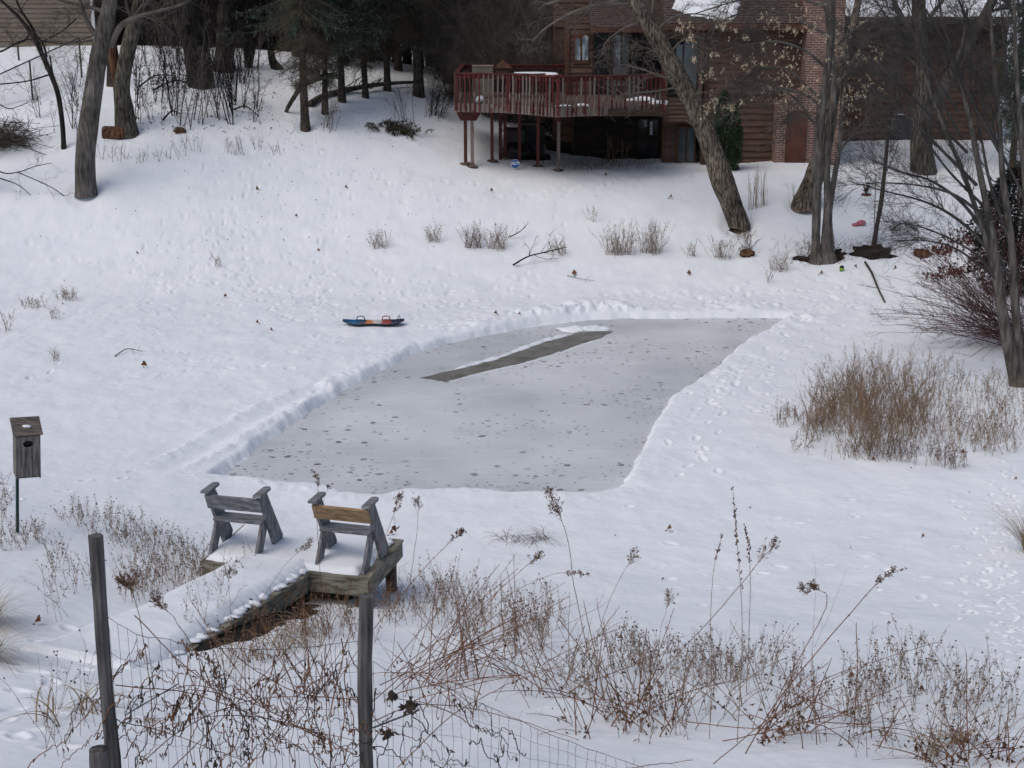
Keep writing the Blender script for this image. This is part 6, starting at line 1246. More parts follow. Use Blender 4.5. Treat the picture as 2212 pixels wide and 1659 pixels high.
def f_ramp(U, V_):
    wob = (.022*np.abs(np.sin(U*nbr*np.pi))+.04*fbm(U*14, V_*0, 15, 3))*np.clip(1-V_*5, 0, 1); b = .05+wob+V_*(Wr+.45-.05-wob); a = -.75+U*(Lr+1.1); Q = Rr0+a[..., None]*er+b[..., None]*sidev+nr*.004; k = sstep(Wr-.1, Wr+.4, b); zg = hz(Q[..., 0].ravel(), Q[..., 1].ravel()).reshape(Q.shape[:2])-.05; k = np.maximum(k*.8, sstep(.0, -.5, a)); Q[..., 2] = np.where(k > 0, Q[..., 2]*(1-k)+np.minimum(zg, Q[..., 2])*k, Q[..., 2]); Q[..., 2] = np.where(a < .9, np.maximum(Q[..., 2], zg), Q[..., 2]); return Q, (Lr+1., Wr), ezd
make('snow_cover', [snow_sheet(f_plat, 70, 50, .075, 3)], M_snow, dock); make('ramp_snow', [snow_sheet(f_ramp, 150, 40, .14, 4, .13)], M_snow, dock)
rq = np.random.default_rng(17); lum = []
for k in range(nbr): c = RL((k+.5)*Lr/nbr, .05+rq.uniform(0, .05), .03); lum.append(blob(c, (rq.uniform(.055, .095), rq.uniform(.06, .13), rq.uniform(.02, .055)), k, .35, 2, 0, RR)) if rq.uniform() < .55 else None
for k in range(8): lum.append(blob(DL(-.14+rq.normal()*.02, .75+k*.09, .035), (.07, .055, rq.uniform(.03, .055)), k+40, .15, 2, 0, RD))
make('snow_clumps', lum, M_snow, dock)
mid = RL(Lr*.62, Wr/2, 0); soil('soil_and_shade', mid[:2]-sidev[:2]*.40, 1.9, .72, 41, math.atan2(er[1], er[0])); p = DL(-.75, .55, 0); soil('soil_and_shade', p[:2]+exd[:2]*-.3, .55, .4, 42, math.atan2(exd[1], exd[0]))  # soil patches widened and black to stand for shade under ramp and platform
# benches
def bench(label, c, bmat, rot):
    t = thing('bench', label, 'bench', c, None); Rb = rotz(rot) @ RD; bx, by, bz_ = Rb[:, 0], Rb[:, 1], Rb[:, 2]; hw = .405
    T_ = lambda a, b, z: c+bx*a+by*b+bz_*z
    for s_ in (-1, 1):
        make('long_leg', prism([(.28, 0), (.50, 0), (.56, .10), (.03, .965), (-.21, .965), (-.15, .85)], T_(s_*hw, 0, 0), by, bz_, bx, .05), M_wdv, t, smooth=False)
        make('short_leg', prism([(-.32, 0), (-.09, 0), (.22, .50), (-.02, .50)], T_(s_*(hw-.047), -.02, 0), by, bz_, bx, .042), M_wdv, t, smooth=False)
        a = np.linspace(-math.pi/2, math.pi/2, 9); pr = [(-.27, -.06), (.10, -.06)]+[(.10+.06*math.cos(q), .06*math.sin(q)) for q in a[1:-1]]+[(.10, .06), (-.27, .06)]
        make('arm_cap', prism([(u, v) for u, v in pr], T_(s_*hw, 0, .985), by, bx, bz_, .035), M_wd, t, smooth=False)
    tilt = np.array(Euler((math.atan2(.62, .865)*.62, 0, 0)).to_matrix()); make('back_board', box(T_(0, -.165, .815), (2*hw+.05, .045, .245), Rb @ tilt, .006), bmat, t, smooth=False)
    make('seat', box(T_(0, .05, .51), (2*hw-.05, .30, .04), Rb, .006), M_wd, t, smooth=False)
    return t
bench('grey weathered bench on the dock, back board all grey', DL(-Wd+.42, .46, .012), M_wd, 0.)
bench('bench on the dock with one newer yellow back board', DL(-.47, .44, .012), M_wnew, -.02)
# ================================================================ nest box on a green pole
g = G1(47, 1151); kq = scale_at(P(47, 1020, g[1])); t0 = thing('birdhouse', 'grey wooden nest box with round hole on a green steel pole', 'birdhouse', g)
zb0 = P(47, 1024, g[1])[2]; zt0 = P(47, 931, g[1])[2]; Wb = .365; Rb = rotz(R_(25)); ctr_ = np.array([P(56, 1000, g[1])[0], g[1], 0])
bb = lambda a, b, z: ctr_+Rb @ np.array([a, b, 0])+np.array([0, 0, z])
ex2, ey2 = Rb[:, 0], Rb[:, 1]; hF = zt0-zb0
M_box = mk('nest_box_wood', (.075, .069, .066), (.21, .19, .178), 3., .85, .003, 30., stretch=(9, 9, 1.), c3=(.14, .127, .12), detail=7)
pl_ = [prism([(-.17, zb0), (.17, zb0), (.17, zt0+.14), (-.17, zt0)], bb(s_*(Wb/2-.012), 0, 0), ey2, np.array([0, 0, 1.]), ex2, .024) for s_ in (-1, 1)]
make('side_panel', pl_[0], M_box, t0, smooth=False); make('side_panel', pl_[1], M_box, t0, smooth=False)
make('floor_panel', box(bb(0, 0, zb0+.014), (Wb-.052, .30, .024), Rb), M_box, t0, smooth=False); make('back_panel', box(bb(0, .158, (zb0+zt0)/2+.05), (Wb-.052, .022, hF+.12), Rb), M_box, t0, smooth=False)
# front of three vertical boards, with an elliptical entrance cut as a rim and a black plate behind it
a = np.linspace(0, 2*np.pi, 32, endpoint=False); hc = zt0-.14; ell = np.stack([.075*np.cos(a), .055*np.sin(a)], 1); hwF = Wb/2-.026
sq = np.stack([np.clip(np.cos(a)*2, -1, 1)*hwF, np.where(np.sin(a) > 0, np.clip(np.sin(a)*2, -1, 1)*(zt0-.015-hc), np.clip(np.sin(a)*2, -1, 1)*(hc-zb0-.03))], 1)
O_ = bb(0, -.158, hc); f3 = lambda uv, off: O_+uv[:, :1]*ex2+uv[:, 1:]*np.array([0, 0, 1.])+ey2*off
Vf = np.concatenate([f3(ell, -.012), f3(sq, -.012), f3(ell, .012)]); i = np.arange(32); j = (i+1) % 32
make('front_panel', (Vf, [np.stack([i, j, j+32, i+32], 1), np.stack([i, i+64, j+64, j], 1)], 0), M_box, t0, smooth=False)
gap = [box(bb(x_, -.1705, (zb0+hc-.07)/2), (.006, .004, hc-.07-zb0-.02), Rb, 0) for x_ in (-.04, .055)]
make('board_joint', gap, M_blk, t0, smooth=False)
make('hole_shade_plate', box(bb(0, -.10, hc), (Wb-.06, .01, .16), Rb, 0), M_blk, t0, smooth=False)  # black plate added to paint the shade inside the box
make('hole_stain', prism([(.085*math.cos(q), .062*math.sin(q)) for q in a], O_-ey2*.0125, ex2, np.array([0, 0, 1.]), ey2, .001), mk('worn_rust_wood', (.08, .05, .04), (.12, .075, .06), 5.), t0, smooth=False) if False else None
sl_ = math.atan2(.14, .34); Rr_ = Rb @ np.array(Euler((sl_, 0, 0)).to_matrix()); M_rf = mk('nest_box_roof', (.07, .062, .055), (.17, .15, .125), 3., .9, .004, 25., stretch=(1, 8, 8))
rfo = make('roof', [box(bb(0, -.08, zt0+.055), (Wb+.075, .25, .024), Rr_), box(bb(0, .10, zt0+.125), (Wb+.075, .25, .024), Rr_)], M_rf, t0, smooth=False)
make('snow_patch', blob(bb(.0, -.02, zt0+.098), (.07, .035, .022), 2, .2, 2), M_snow, rfo)
M_green = mk('green_steel', (.012, .045, .034), (.02, .065, .05), 6., .5)
ptp = np.array([g[0], g[1]+.07, zt0-.1]); make('pole', [beam(g-[0, 0, .3], ptp, .016, .05, (1, 0, 0), .003), beam(g-[0, .016, .3], ptp-[0, .016, 0], .03, .014, (1, 0, 0), .002)], M_green, t0, smooth=False)
bpy.data.objects['birdhouse'].rotation_euler = (0, R_(4.2), 0); bpy.data.objects['birdhouse'].location.x -= .07
# ================================================================ wire garden fence in front
M_post = mk('dark_post_wood', (.040, .038, .038), (.145, .14, .138), 3., .9, .005, 22., stretch=(8, 8, .7), c3=(.088, .084, .082), detail=7)
M_wire = mk('rusty_wire', (.018, .015, .014), (.045, .034, .030), 8., .7)
def post(px0, py0, px1, py1, w, d, label, wood=M_post, sides=7):
    a_ = P(px1, py1, d); b_ = P(px0, py0, d+.05); dn = unit(a_-b_); a_ = a_+dn*(max(0, a_[2]-bz(a_[0], a_[1]))+.25)*1.05
    n = 30; s = np.linspace(0, 1, n)[:, None]; pth = a_*(1-s)+b_*s; pth += np.c_[.006*np.sin(s*7), .004*np.cos(s*9), 0*s]; r = np.full(n, w/2*scale_at(b_)); T = Tubes().add(pth, r, 9, True); return rough(T.blocks(), .006, (12, 12, 1.5), 5), a_
dPl, dPr = 9.75, 9.9
b1, f1 = post(205, 1157, 246, 1680, 31, dPl, ''); b2, f2 = post(790, 1287, 790, 1680, 31, dPr, '')
f1[2] = bz(f1[0], f1[1])
t0 = thing('garden_fence', 'sagging rusty wire garden fence between two dark wooden posts', 'fence', f1)
make('fence_post', b1, M_post, t0, smooth=False); make('fence_post', b2, M_post, t0, smooth=False)
Pl = lambda px, py: None
plx, prx = P(205, 1400, dPl), P(790, 1400, dPr)
def fence_top(px):  # frame y of the mesh top along x
    return np.interp(px, [222, 300, 450, 600, 780, 812, 993, 1173, 1353, 1500], [1330, 1370, 1400, 1405, 1385, 1440, 1497, 1581, 1647, 1700])
def fence_d(px): return np.interp(px, [222, 790, 1173, 1500], [dPl+.02, dPr+.02, 10.15, 10.3])
Tw = Tubes(); rw = np.random.default_rng(21); cols = np.concatenate([np.arange(232, 786, 22.5), np.arange(806, 1440, 21)])
tops, vv = [], []
for k, px in enumerate(cols):
    d_ = fence_d(px); tp_ = P(px+rw.normal()*2, fence_top(px), d_); zg = bz(tp_[0], d_)-.1; m = 14; s = np.linspace(0, 1, m)[:, None]; bt = tp_.copy(); bt[2] = zg; bt[0] += rw.normal()*.01
    L_ = tp_*(1-s)+bt*s; L_ += np.c_[np.cumsum(rw.normal(size=m))*.004, np.cumsum(rw.normal(size=m))*.006, 0*s[:, 0]]; vv.append(L_); tops.append(tp_)
vv = np.array(vv); Tw.add(vv, np.full(vv.shape[:2], .0017), 3)
gap_i = int(np.searchsorted(cols, 800))
for lo_, hi_ in ((0, gap_i), (gap_i, len(cols))):
    for f_ in (0., .17, .36, .58, .80):
        q = np.array([v_[0]+(v_[-1]-v_[0])*f_ for v_ in vv[lo_:hi_]]); q += rw.normal(size=q.shape)*.003; Tw.add(q, np.full(len(q), .0022 if f_ == 0 else .0013), 3)
make('wire_mesh', Tw.blocks(), M_wire, t0)
make('tie_wire', [lathe(P(790, 1598, dPr), [(.052, -.004), (.056, 0), (.052, .004)], 14)], M_wire, t0)
a_, b_ = P(806, 1572, dPr), P(905, 1534, dPr+.5); o = make('metal_rod', Tubes().add(np.array([a_, (a_+b_)/2, b_]), np.full(3, .007), 6, True).blocks(), M_galv, None, a_); tag(o, 'thin grey metal rod sticking out right of the right fence post', 'rod')
a_, b_ = P(548, 1552, 10.4), P(382, 1625, 9.8); a_, b_ = P(270, 1545, 9.7), P(384, 1478, 10.3); o = make('metal_rod', Tubes().add(np.array([a_, (a_+b_)/2, b_]), np.full(3, .005), 6, True).blocks(), M_galv, None, a_); tag(o, 'thin bent rod sticking out right of the left fence post', 'rod')
g = P(213, 1640, 9.5); g[2] = bz(g[0], g[1]); tpz = P(213, 1618, 9.5); q = np.array([g-[0, 0, .3], (g+tpz)/2, tpz]); o = make('post_stub', rough(Tubes().add(smooth_path(q, 10), np.full(10, .07), 10, True).blocks(), .012, (9, 9, 2), 4), M_post, None, g); tag(o, 'short broken post stub at the foot of the left fence post', 'post stub')
# ================================================================ dry plants
M_st = mk('weed_stem', (.17, .112, .072), (.33, .235, .165), 2., .85, spec=.1)
M_stg = mk('grey_weed_stem', (.16, .122, .092), (.30, .24, .19), 2., .85, spec=.1)
M_hd = mk('weed_seed_head', (.045, .030, .022), (.110, .074, .052), 4., .9, spec=.1)
M_lf = mk('weed_leaf', (.125, .080, .050), (.28, .19, .125), 3., .85, spec=.1)
M_hdr = mk('rusty_seed_head', (.085, .050, .034), (.19, .125, .088), 4., .9, spec=.1)
M_cane = mk('red_brown_cane', (.130, .056, .030), (.250, .130, .075), 2.5, .7, spec=.2)
M_canel = mk('curled_dead_leaf', (.055, .028, .014), (.135, .075, .038), 4., .85)
M_plume = mk('pale_plume', (.22, .165, .10), (.42, .335, .225), 3., .8)
def weed_mesh(rng, base, h, lean=.26, k=5, sl=(.07, .20), leaf=6, heads=.22, rad=.0026, hr=.0115, droop=0., leafL=.055, leafw=.011):
    m = len(base); n = 7; s = np.linspace(0, 1, n); H = h*rng.uniform(.45, 1.2, m); d = unit(np.c_[rng.normal(size=(m, 2))*lean, np.ones(m)])
    p = base[:, None]+d[:, None]*(H[:, None]*s)[..., None]; p += np.cumsum(rng.normal(size=(m, n, 3))*.026*h, 1)*s[None, :, None]; p[:, 0, 2] -= .03
    r = np.full((m, n), rad)*np.linspace(1.15, .6, n); T = Tubes().add(p, r, 3); tips = [p[:, -1]]
    l1 = sprout(rng, p, r, k=k, t0=.35, t1=1, ang=(15, 45), L=(sl[0], sl[1]), up=.35, wig=.3, rr=.7, rmin=rad*.55, n=4, shrink=.3); T.add(*l1); tips.append(l1[0][:, -1])
    B = [*T.blocks(0)]
    tp_ = np.concatenate(tips); keep = rng.uniform(size=len(tp_)) < heads
    if heads > 0: B.append(octas(tp_[keep], hr*rng.uniform(.6, 1.25, keep.sum()), 1, 1.0))
    if leaf > 0:
        pp = p[np.repeat(np.arange(m), leaf), rng.integers(1, n-1, m*leaf)]; B.append(leaves(rng, pp, leafL, leafw, (0, 0, -.9), .7, 2)); q = l1[0]; idx = rng.integers(0, len(q), m*leaf); B.append(leaves(rng, q[idx, 1], leafL*.8, leafw*.8, (0, 0, -.9), .8, 2))
    return B
def pts_in(rng, n, ells):
    """random ground points inside frame ellipses (x, y, rx, ry, weight)"""
    e = np.array([(*q, 1.) if len(q) == 4 else q for q in ells], float); w_ = e[:, 4]; k = rng.choice(len(e), n, p=w_/w_.sum()); a = rng.uniform(0, 6.283, n); r = np.sqrt(rng.uniform(0, 1, n)); q = G(e[k, 0]+e[k, 2]*r*np.cos(a), e[k, 1]+e[k, 3]*r*np.sin(a)); q[:, 2] = hz(q[:, 0], q[:, 1]); return q
def weeds(name, label, ells, n, h, seed, mats=None, kind='stuff', cat='dry weeds', **kw):
    rng = np.random.default_rng(seed); b = pts_in(rng, n, ells); o = make(name, weed_mesh(rng, b, h, **kw), mats or [M_stg, M_hd, M_lf], None, b.mean(0)); return tag(o, label, cat, kind=kind)
weeds('dry_weeds', 'low dry asters on the snow left of the benches', [(190, 1130, 60, 20, 1.1), (240, 1160, 60, 20, 1), (290, 1180, 70, 25, 1.2), (350, 1210, 70, 30, 1.6), (400, 1235, 60, 35, 1.6), (130, 1220, 30, 25, .5), (160, 1270, 60, 30, .6), (310, 1265, 80, 30, .8)], 230, .42, 101)
weeds('dry_weeds', 'low dry asters crowded in front of the left bench end of the dock', [(370, 1275, 80, 25, 1), (450, 1255, 30, 20, .8), (300, 1290, 40, 20, .5)], 80, .48, 102, [M_st, M_hd, M_lf])
weeds('dry_weeds', 'sparse dry weeds round the foot of the nest box pole', [(30, 1185, 40, 14), (75, 1175, 20, 10), (10, 1080, 14, 20), (5, 1110, 14, 30)], 55, .40, 103)
weeds('dry_weeds', 'dense brown asters behind the canes right of the dock', [(1000, 1340, 60, 40, 1), (1060, 1370, 80, 40, 1.4), (1130, 1390, 70, 35, 1.3), (1180, 1350, 50, 30, .8), (960, 1300, 40, 30, .7), (925, 1330, 40, 40, .8)], 210, .58, 104, [M_st, M_hd, M_lf], leaf=5)
weeds('dry_weeds', 'brown asters in the middle of the near slope behind the tall spikes', [(1330, 1430, 60, 30, 1), (1400, 1450, 60, 25, 1), (1500, 1460, 70, 30, 1.1), (1570, 1470, 60, 30, 1.1), (1640, 1450, 40, 30, .6)], 150, .50, 105)
weeds('dry_weeds', 'loose grey asters on the right of the near slope', [(1880, 1500, 60, 30, 1), (1960, 1510, 80, 35, 1.3), (2050, 1520, 80, 35, 1.3), (2140, 1540, 60, 35, 1), (1950, 1460, 60, 30, .6), (1850, 1540, 40, 30, .6)], 130, .56, 106, heads=.3, leaf=6)
weeds('dry_weeds', 'sparse weeds between the cane clumps at the bottom right', [(1420, 1560, 150, 50, 1), (1750, 1560, 90, 50, 1), (2000, 1620, 200, 30, 1), (1250, 1470, 50, 30, .6), (1700, 1470, 40, 30, .4)], 110, .45, 107)
weeds('dry_weeds', 'brown weeds below the ramp at its shaded side', [(620, 1370, 80, 30, 1), (700, 1340, 60, 25, 1), (860, 1330, 50, 30, 1), (760, 1380, 60, 25, 1), (520, 1420, 70, 25, .8)], 150, .48, 108, [M_cane, M_hd, M_lf])
weeds('dry_weeds', 'sparse weeds on the snow between the left fence post and the frame edge', [(130, 1330, 30, 40), (150, 1600, 60, 50, 1.2), (100, 1570, 30, 50, .7), (200, 1540, 30, 40, .5)], 26, .75, 109, leaf=2)
weeds('dry_weeds', 'thin weeds growing up through the snow on the ramp', [(470, 1330, 60, 40, 1), (420, 1360, 60, 30, 1), (560, 1280, 50, 30, .6)], 34, .75, 110, leaf=2, k=9)
M_brnl = mk('tan_brown_stalk', (.16, .105, .06), (.33, .225, .135), 3., .8)
# the big brown clump on the right and its thin surroundings
rg_ = np.random.default_rng(111)
bsh = pts_in(rg_, 720, [(1820, 900, 70, 40, 1.2), (1880, 855, 95, 40, 1.), (1910, 930, 80, 45, 1.3), (1975, 900, 60, 55, .9), (1905, 980, 90, 20, .9), (1775, 935, 45, 24, .5)])
o = make('weed_clump', weed_mesh(rg_, bsh, .95, lean=.38, k=8, sl=(.14, .32), leaf=6, rad=.0034, hr=.009, leafL=.06, leafw=.012), [M_brnl, M_hd, M_brnl], None, bsh.mean(0)); tag(o, 'big bushy brown clump of dead weeds on the snow right of the rink', 'weed clump')
weeds('dry_weeds', 'thin brown weeds spreading right of the big brown clump', [(2030, 880, 60, 60, 1), (2100, 900, 70, 70, 1.3), (2170, 880, 50, 80, 1.2), (2060, 960, 90, 30, 1), (2150, 960, 60, 30, .8), (2040, 820, 60, 30, .5)], 430, .52, 112, [M_brnl, M_hd, M_brnl], leaf=5, rad=.003)
weeds('dry_weeds', 'low dark weeds trailing left of the big brown clump', [(1700, 915, 30, 14, 1), (1750, 930, 40, 16, 1.2), (1790, 910, 30, 18, 1), (1740, 970, 40, 14, .7), (1820, 985, 40, 14, .7)], 120, .38, 113, rad=.003)
weeds('dry_weeds', 'low weeds along the front edge of the big brown clump', [(1900, 990, 70, 10, 1), (2000, 1000, 60, 12, 1), (2060, 1010, 30, 10, .7)], 110, .40, 114, [M_brn, M_hd, M_lf], rad=.003)
# small tufts across the pond margin
for k, (px, py, sx, h, n, lb) in enumerate(((820, 535, 22, .55, 34, 'leftmost pale grass tuft beyond the rink'), (938, 526, 15, .55, 30, 'small narrow grass tuft second from left beyond the rink'), (1022, 538, 22, .75, 55, 'grass tuft with rusty leaves beside the small branch stub'), (1072, 538, 20, .75, 50, 'dense grass tuft just left of the small branch stub'),
        (1340, 552, 32, .95, 90, 'wide tall grass tuft in the middle of the far shore'), (1408, 548, 26, 1.0, 75, 'tall grass tuft just right of the widest tuft'), (1206, 552, 18, .5, 26, 'grass tuft behind the dark forked branch'), (1492, 556, 10, .4, 14, 'tiny grass tuft left of the leaning tree foot'),
        (1556, 560, 22, .65, 40, 'grass tuft below the foot of the leaning tree'), (1682, 588, 20, .6, 34, 'grass tuft left of the twin stemmed maple'), (1612, 540, 12, .6, 22, 'thin grass round the small brown clod'), (145, 650, 24, .35, 26, 'low grass tuft alone on the left snowfield'), (72, 668, 26, .3, 22, 'low faint grass near the left frame edge'), (1280, 478, 10, .5, 8, 'bare thin twigs in snow above the wide tuft'),
        (12, 720, 10, .6, 10, 'thin stalks cut by the left frame edge'), (1662, 612, 8, .4, 6, 'few short stalks in the trodden snow near the maple'), (470, 580, 8, .3, 8, 'tiny twig tuft amid footprints on the left slope'), (120, 690, 10, .3, 8, 'tiny faint twigs on the left snowfield near the frame edge'), (120, 780, 8, .25, 8, 'tiny faint stalks low on the left snowfield'))):
    rng = np.random.default_rng(700+k); b = pts_in(rng, n, [(px, py, sx, 5)]); o = make('grass_tuft', weed_mesh(rng, b, h, lean=.35, k=4, sl=(.08, .22), leaf=4, heads=.4, rad=.0042, hr=.011, leafw=.014), [M_brn if k in (2, 10) else mk('tuft_%d' % k if False else 'pale_grass', (.19, .145, .10), (.36, .29, .21), 3., .85), M_hd, M_lf], None, b.mean(0)); tag(o, lb, 'grass tuft')
# tall single stalks
def stalk(label, pts, head, seed, r=.0042, hs=.11, mat=M_cane, spike=False, d=None, hn=16, hmat=None, nodes=True, name='dead_stalk', leafn=0, dd=0.):
    rng = np.random.default_rng(seed); g = G1(*pts[0]) if d is None else P(pts[0][0], pts[0][1], d); d = g[1]; q = [g-np.array([0, 0, .05])]+[P(px, py, d+dd*k) for k, (px, py) in enumerate(pts[1:], 1)]
    p = smooth_path(np.array(q), 26); p[2:] += np.cumsum(rng.normal(size=(24, 3))*.0025, 0); rr = np.linspace(r, r*.5, 26); T = Tubes().add(p, rr, 5); B = []
    if nodes: B.append(octas(p[3::3], r*1.7, 1))
    if spike:
        i0_ = int(26*.62); l = sprout(rng, p[None, i0_:], rr[None, i0_:], k=46, t0=0, t1=1, ang=(30, 70), L=(.015, .035), up=.3, rr=.5, rmin=.0016, n=3); T.add(*l); B.append(octas(l[0][:, -1], .008, 1, 1.6)); l2 = sprout(rng, p[None, 6:i0_], rr[None, 6:i0_], k=12, t0=0, ang=(40, 80), L=(.04, .09), up=.2, rr=.4, rmin=.0014, n=4); T.add(*l2)
    elif head:
        l1 = sprout(rng, p[None, -8:], rr[None, -8:], k=hn, t0=.15, t1=1, ang=(12, 42), L=(hs*.7, hs*1.5), up=.15, wig=.4, rr=.6, rmin=.0019, n=5, shrink=.3); T.add(*l1); l2 = sprout(rng, *l1, k=5, t0=.3, ang=(20, 60), L=(hs*.22, hs*.5), up=.2, wig=.3, rr=.7, rmin=.0014, n=4); T.add(*l2); l3 = sprout(rng, *l2, k=3, t0=.3, ang=(20, 60), L=(hs*.08, hs*.2), up=.15, rr=.8, rmin=.0012, n=3); T.add(*l3)
        tp_ = np.concatenate([l2[0][:, -1], l3[0][:, -1]]); tp_ = tp_[rng.uniform(size=len(tp_)) < head*.5]; B.append(octas(tp_, .0055*rng.uniform(.6, 1.2, len(tp_)), 1)); B.append(leaves(rng, tp_, .018, .008, None, 1, 1))
    if leafn: B.append(leaves(rng, p[rng.integers(6, 22, leafn)], .10, .035, (0, 0, -.8), .6, 2, .6))
    o = make(name, T.blocks(0)+B, [mat, hmat or M_hdr, M_canel], None, g); return tag(o, label, 'dead stalk')
stalk('tallest dark headed stalk in the middle, its head against the rink edge', [(1292, 1485), (1262, 1370), (1243, 1270), (1228, 1170), (1212, 1120), (1190, 1068)], .9, 1, r=.0050, hs=.13, hn=24)
stalk('three headed brown stalk rising behind the right bench', [(700, 1330), (690, 1200), (686, 1100), (690, 1060), (686, 1028)], 1., 2, hs=.07, hn=12, d=18.6)
stalk('small side stalk with a drooping head beside the three headed stalk', [(690, 1105), (700, 1075), (716, 1048)], 1., 3, hs=.04, hn=8, d=18.6, r=.003)
stalk('brown stalk with a fluffy rusty head right of the yellow backed bench', [(790, 1330), (812, 1210), (842, 1130), (862, 1062)], 1., 4, hs=.085, hn=22, d=18.2)
stalk('pale airy headed stalk beside the far corner of the dock', [(885, 1260), (897, 1180), (905, 1130), (907, 1085)], .5, 5, hs=.13, hn=14, d=18.8, mat=M_stg)
stalk('slanting stalk with grey head just right of the dock', [(700, 1505), (790, 1380), (890, 1260), (960, 1185), (996, 1155)], .8, 6, hs=.08)
stalk('long knotted stalk leaning right, its head highest at the right', [(1602, 1632), (1662, 1540), (1730, 1449), (1800, 1365), (1860, 1300), (1905, 1255), (1934, 1232)], .8, 7, r=.0058, hs=.075, hn=12)
stalk('crooked stalk with a nodding head of dark seeds on the right', [(1640, 1600), (1690, 1490), (1745, 1390), (1776, 1330), (1786, 1285), (1765, 1272), (1735, 1268)], 1., 8, r=.0048, hs=.085, hn=20)
stalk('tall straight seed spike, taller of the pair', [(1592, 1610), (1600, 1480), (1604, 1350), (1598, 1220), (1584, 1053)], 0, 9, spike=True, mat=M_stg, nodes=False)
stalk('shorter curved seed spike beside the tallest spike', [(1612, 1500), (1618, 1390), (1622, 1270), (1618, 1180), (1607, 1124)], 0, 10, spike=True, mat=M_stg, nodes=False)
stalk('thin bare stalk with a tiny head left of the seed spikes', [(1532, 1600), (1538, 1450), (1538, 1330), (1545, 1220), (1562, 1150)], .6, 11, r=.0036, hs=.04, hn=8, mat=M_st)
stalk('long stalk slanting across to a feathery head near the spikes', [(1380, 1520), (1450, 1430), (1533, 1341), (1600, 1262), (1640, 1210), (1670, 1180)], .7, 12, r=.0048, hs=.13, hn=14)
stalk('forked stalk with a pale feathery head right of the tallest stalk', [(1262, 1490), (1285, 1390), (1310, 1305), (1340, 1240), (1366, 1198)], .6, 13, r=.0038, hs=.11, hn=12, mat=M_st)
stalk('low stalk with a wide pale airy head', [(1420, 1420), (1428, 1370), (1438, 1330), (1449, 1290)], .5, 14, r=.0032, hs=.12, hn=14, mat=M_st)
stalk('slanting cane ending in a small dark head above the brown asters', [(880, 1470), (960, 1385), (1060, 1290), (1130, 1225), (1163, 1200)], 1., 15, hs=.075)
stalk('arching cane with a drooping pale head beside the tallest stalk', [(980, 1440), (1060, 1320), (1140, 1262), (1210, 1238), (1262, 1240)], .7, 16, hs=.06, r=.0036)
stalk('bare thin stem leaning right beside the nodding stalk', [(1755, 1400), (1790, 1330), (1828, 1225)], 0, 17, r=.002, nodes=False, mat=M_stg)
stalk('bare thin stem hooked at its tip behind the nodding stalk', [(1752, 1470), (1757, 1350), (1760, 1250), (1754, 1198)], 0, 18, r=.002, nodes=False, mat=M_stg)
stalk('seed headed stalk standing on the ramp snow', [(545, 1330), (580, 1270), (620, 1215), (668, 1175)], .8, 19, hs=.13, hn=14, r=.003, mat=M_st, d=17.2)
stalk('rusty plumed stalk standing low on the ramp', [(500, 1350), (497, 1290), (498, 1230)], .9, 20, hs=.16, hn=16, r=.003, mat=M_st, d=16.6)
stalk('bushy brown headed stalk above the fence beside the left post', [(330, 1560), (318, 1440), (300, 1340), (285, 1285), (272, 1262)], 1., 21, hs=.10, hn=22, r=.004, d=10.4)
stalk('leaning pale headed stalk right of the left fence post', [(470, 1500), (420, 1400), (380, 1345), (345, 1310)], .7, 22, hs=.10, hn=16, r=.004, d=10.6)
# canes: bent clumps
def canes(label, bases, n, seed, tilt, L=(.5, 1.5), leafk=40, name='cane_clump', droop=.12, mat=None):
    rng = np.random.default_rng(seed); b = pts_in(rng, n, bases); m = 12; s = np.linspace(0, 1, m); tl = np.radians(rng.uniform(tilt[0], tilt[1], n)); yaw = rng.normal(size=n)*.8; Lc = rng.uniform(L[0], L[1], n)
    d = np.stack([np.sin(tl)*np.cos(yaw), np.sin(tl)*np.sin(yaw)*.6, np.cos(tl)], 1); p = b[:, None]+d[:, None]*(Lc[:, None]*s)[..., None]; p[:, :, 2] -= droop*Lc[:, None]*s**2*rng.uniform(0, 2.5, (n, 1)); p += np.cumsum(rng.normal(size=(n, m, 3))*.006, 1)*s[None, :, None]; p[:, 0, 2] -= .04
    g_ = hz(p[:, :, 0].ravel(), p[:, :, 1].ravel()).reshape(n, m); p[:, :, 2] = np.maximum(p[:, :, 2], g_-.03+.04*(s[None] > 0))
    r = rng.uniform(.0026, .0062, (n, 1))*np.linspace(1.1, .55, m); T = Tubes().add(p, r, 4); l = sprout(rng, p, r, k=3, t0=.4, ang=(25, 55), L=(.08, .3), up=.1, wig=.3, rr=.5, rmin=.0016, n=4); T.add(*l)
    B = [octas(p[:, 2::2].reshape(-1, 3), .0062, 1)]; lb = p[rng.integers(0, n, leafk), rng.integers(1, 6, leafk)]+rng.normal(size=(leafk, 3))*.03; B.append(leaves(rng, lb, .060, .022, (0, 0, -.9), .7, 2, .9))
    o = make(name, T.blocks(0)+B, [mat or M_cane, M_hd, M_canel], None, b.mean(0)); return tag(o, label, 'dead canes')
canes('red brown canes leaning right in a fan right of the right fence post', [(870, 1480, 60, 40), (960, 1470, 60, 40)], 34, 31, (25, 75), (.8, 2.0), 26)
canes('tangle of bent rusty canes with curled leaves in the middle', [(1290, 1565, 70, 35), (1360, 1560, 50, 30)], 32, 32, (-65, 55), (.4, 1.7), 60)
canes('rusty canes with dark curled leaves right of the middle tangle', [(1410, 1570, 40, 30), (1450, 1570, 30, 25)], 22, 33, (-55, 55), (.4, 1.1), 55)
canes('canes with a mass of curled brown leaves below the knotted stalk', [(1650, 1600, 40, 25)], 16, 34, (20, 65), (.5, 1.4), 80)
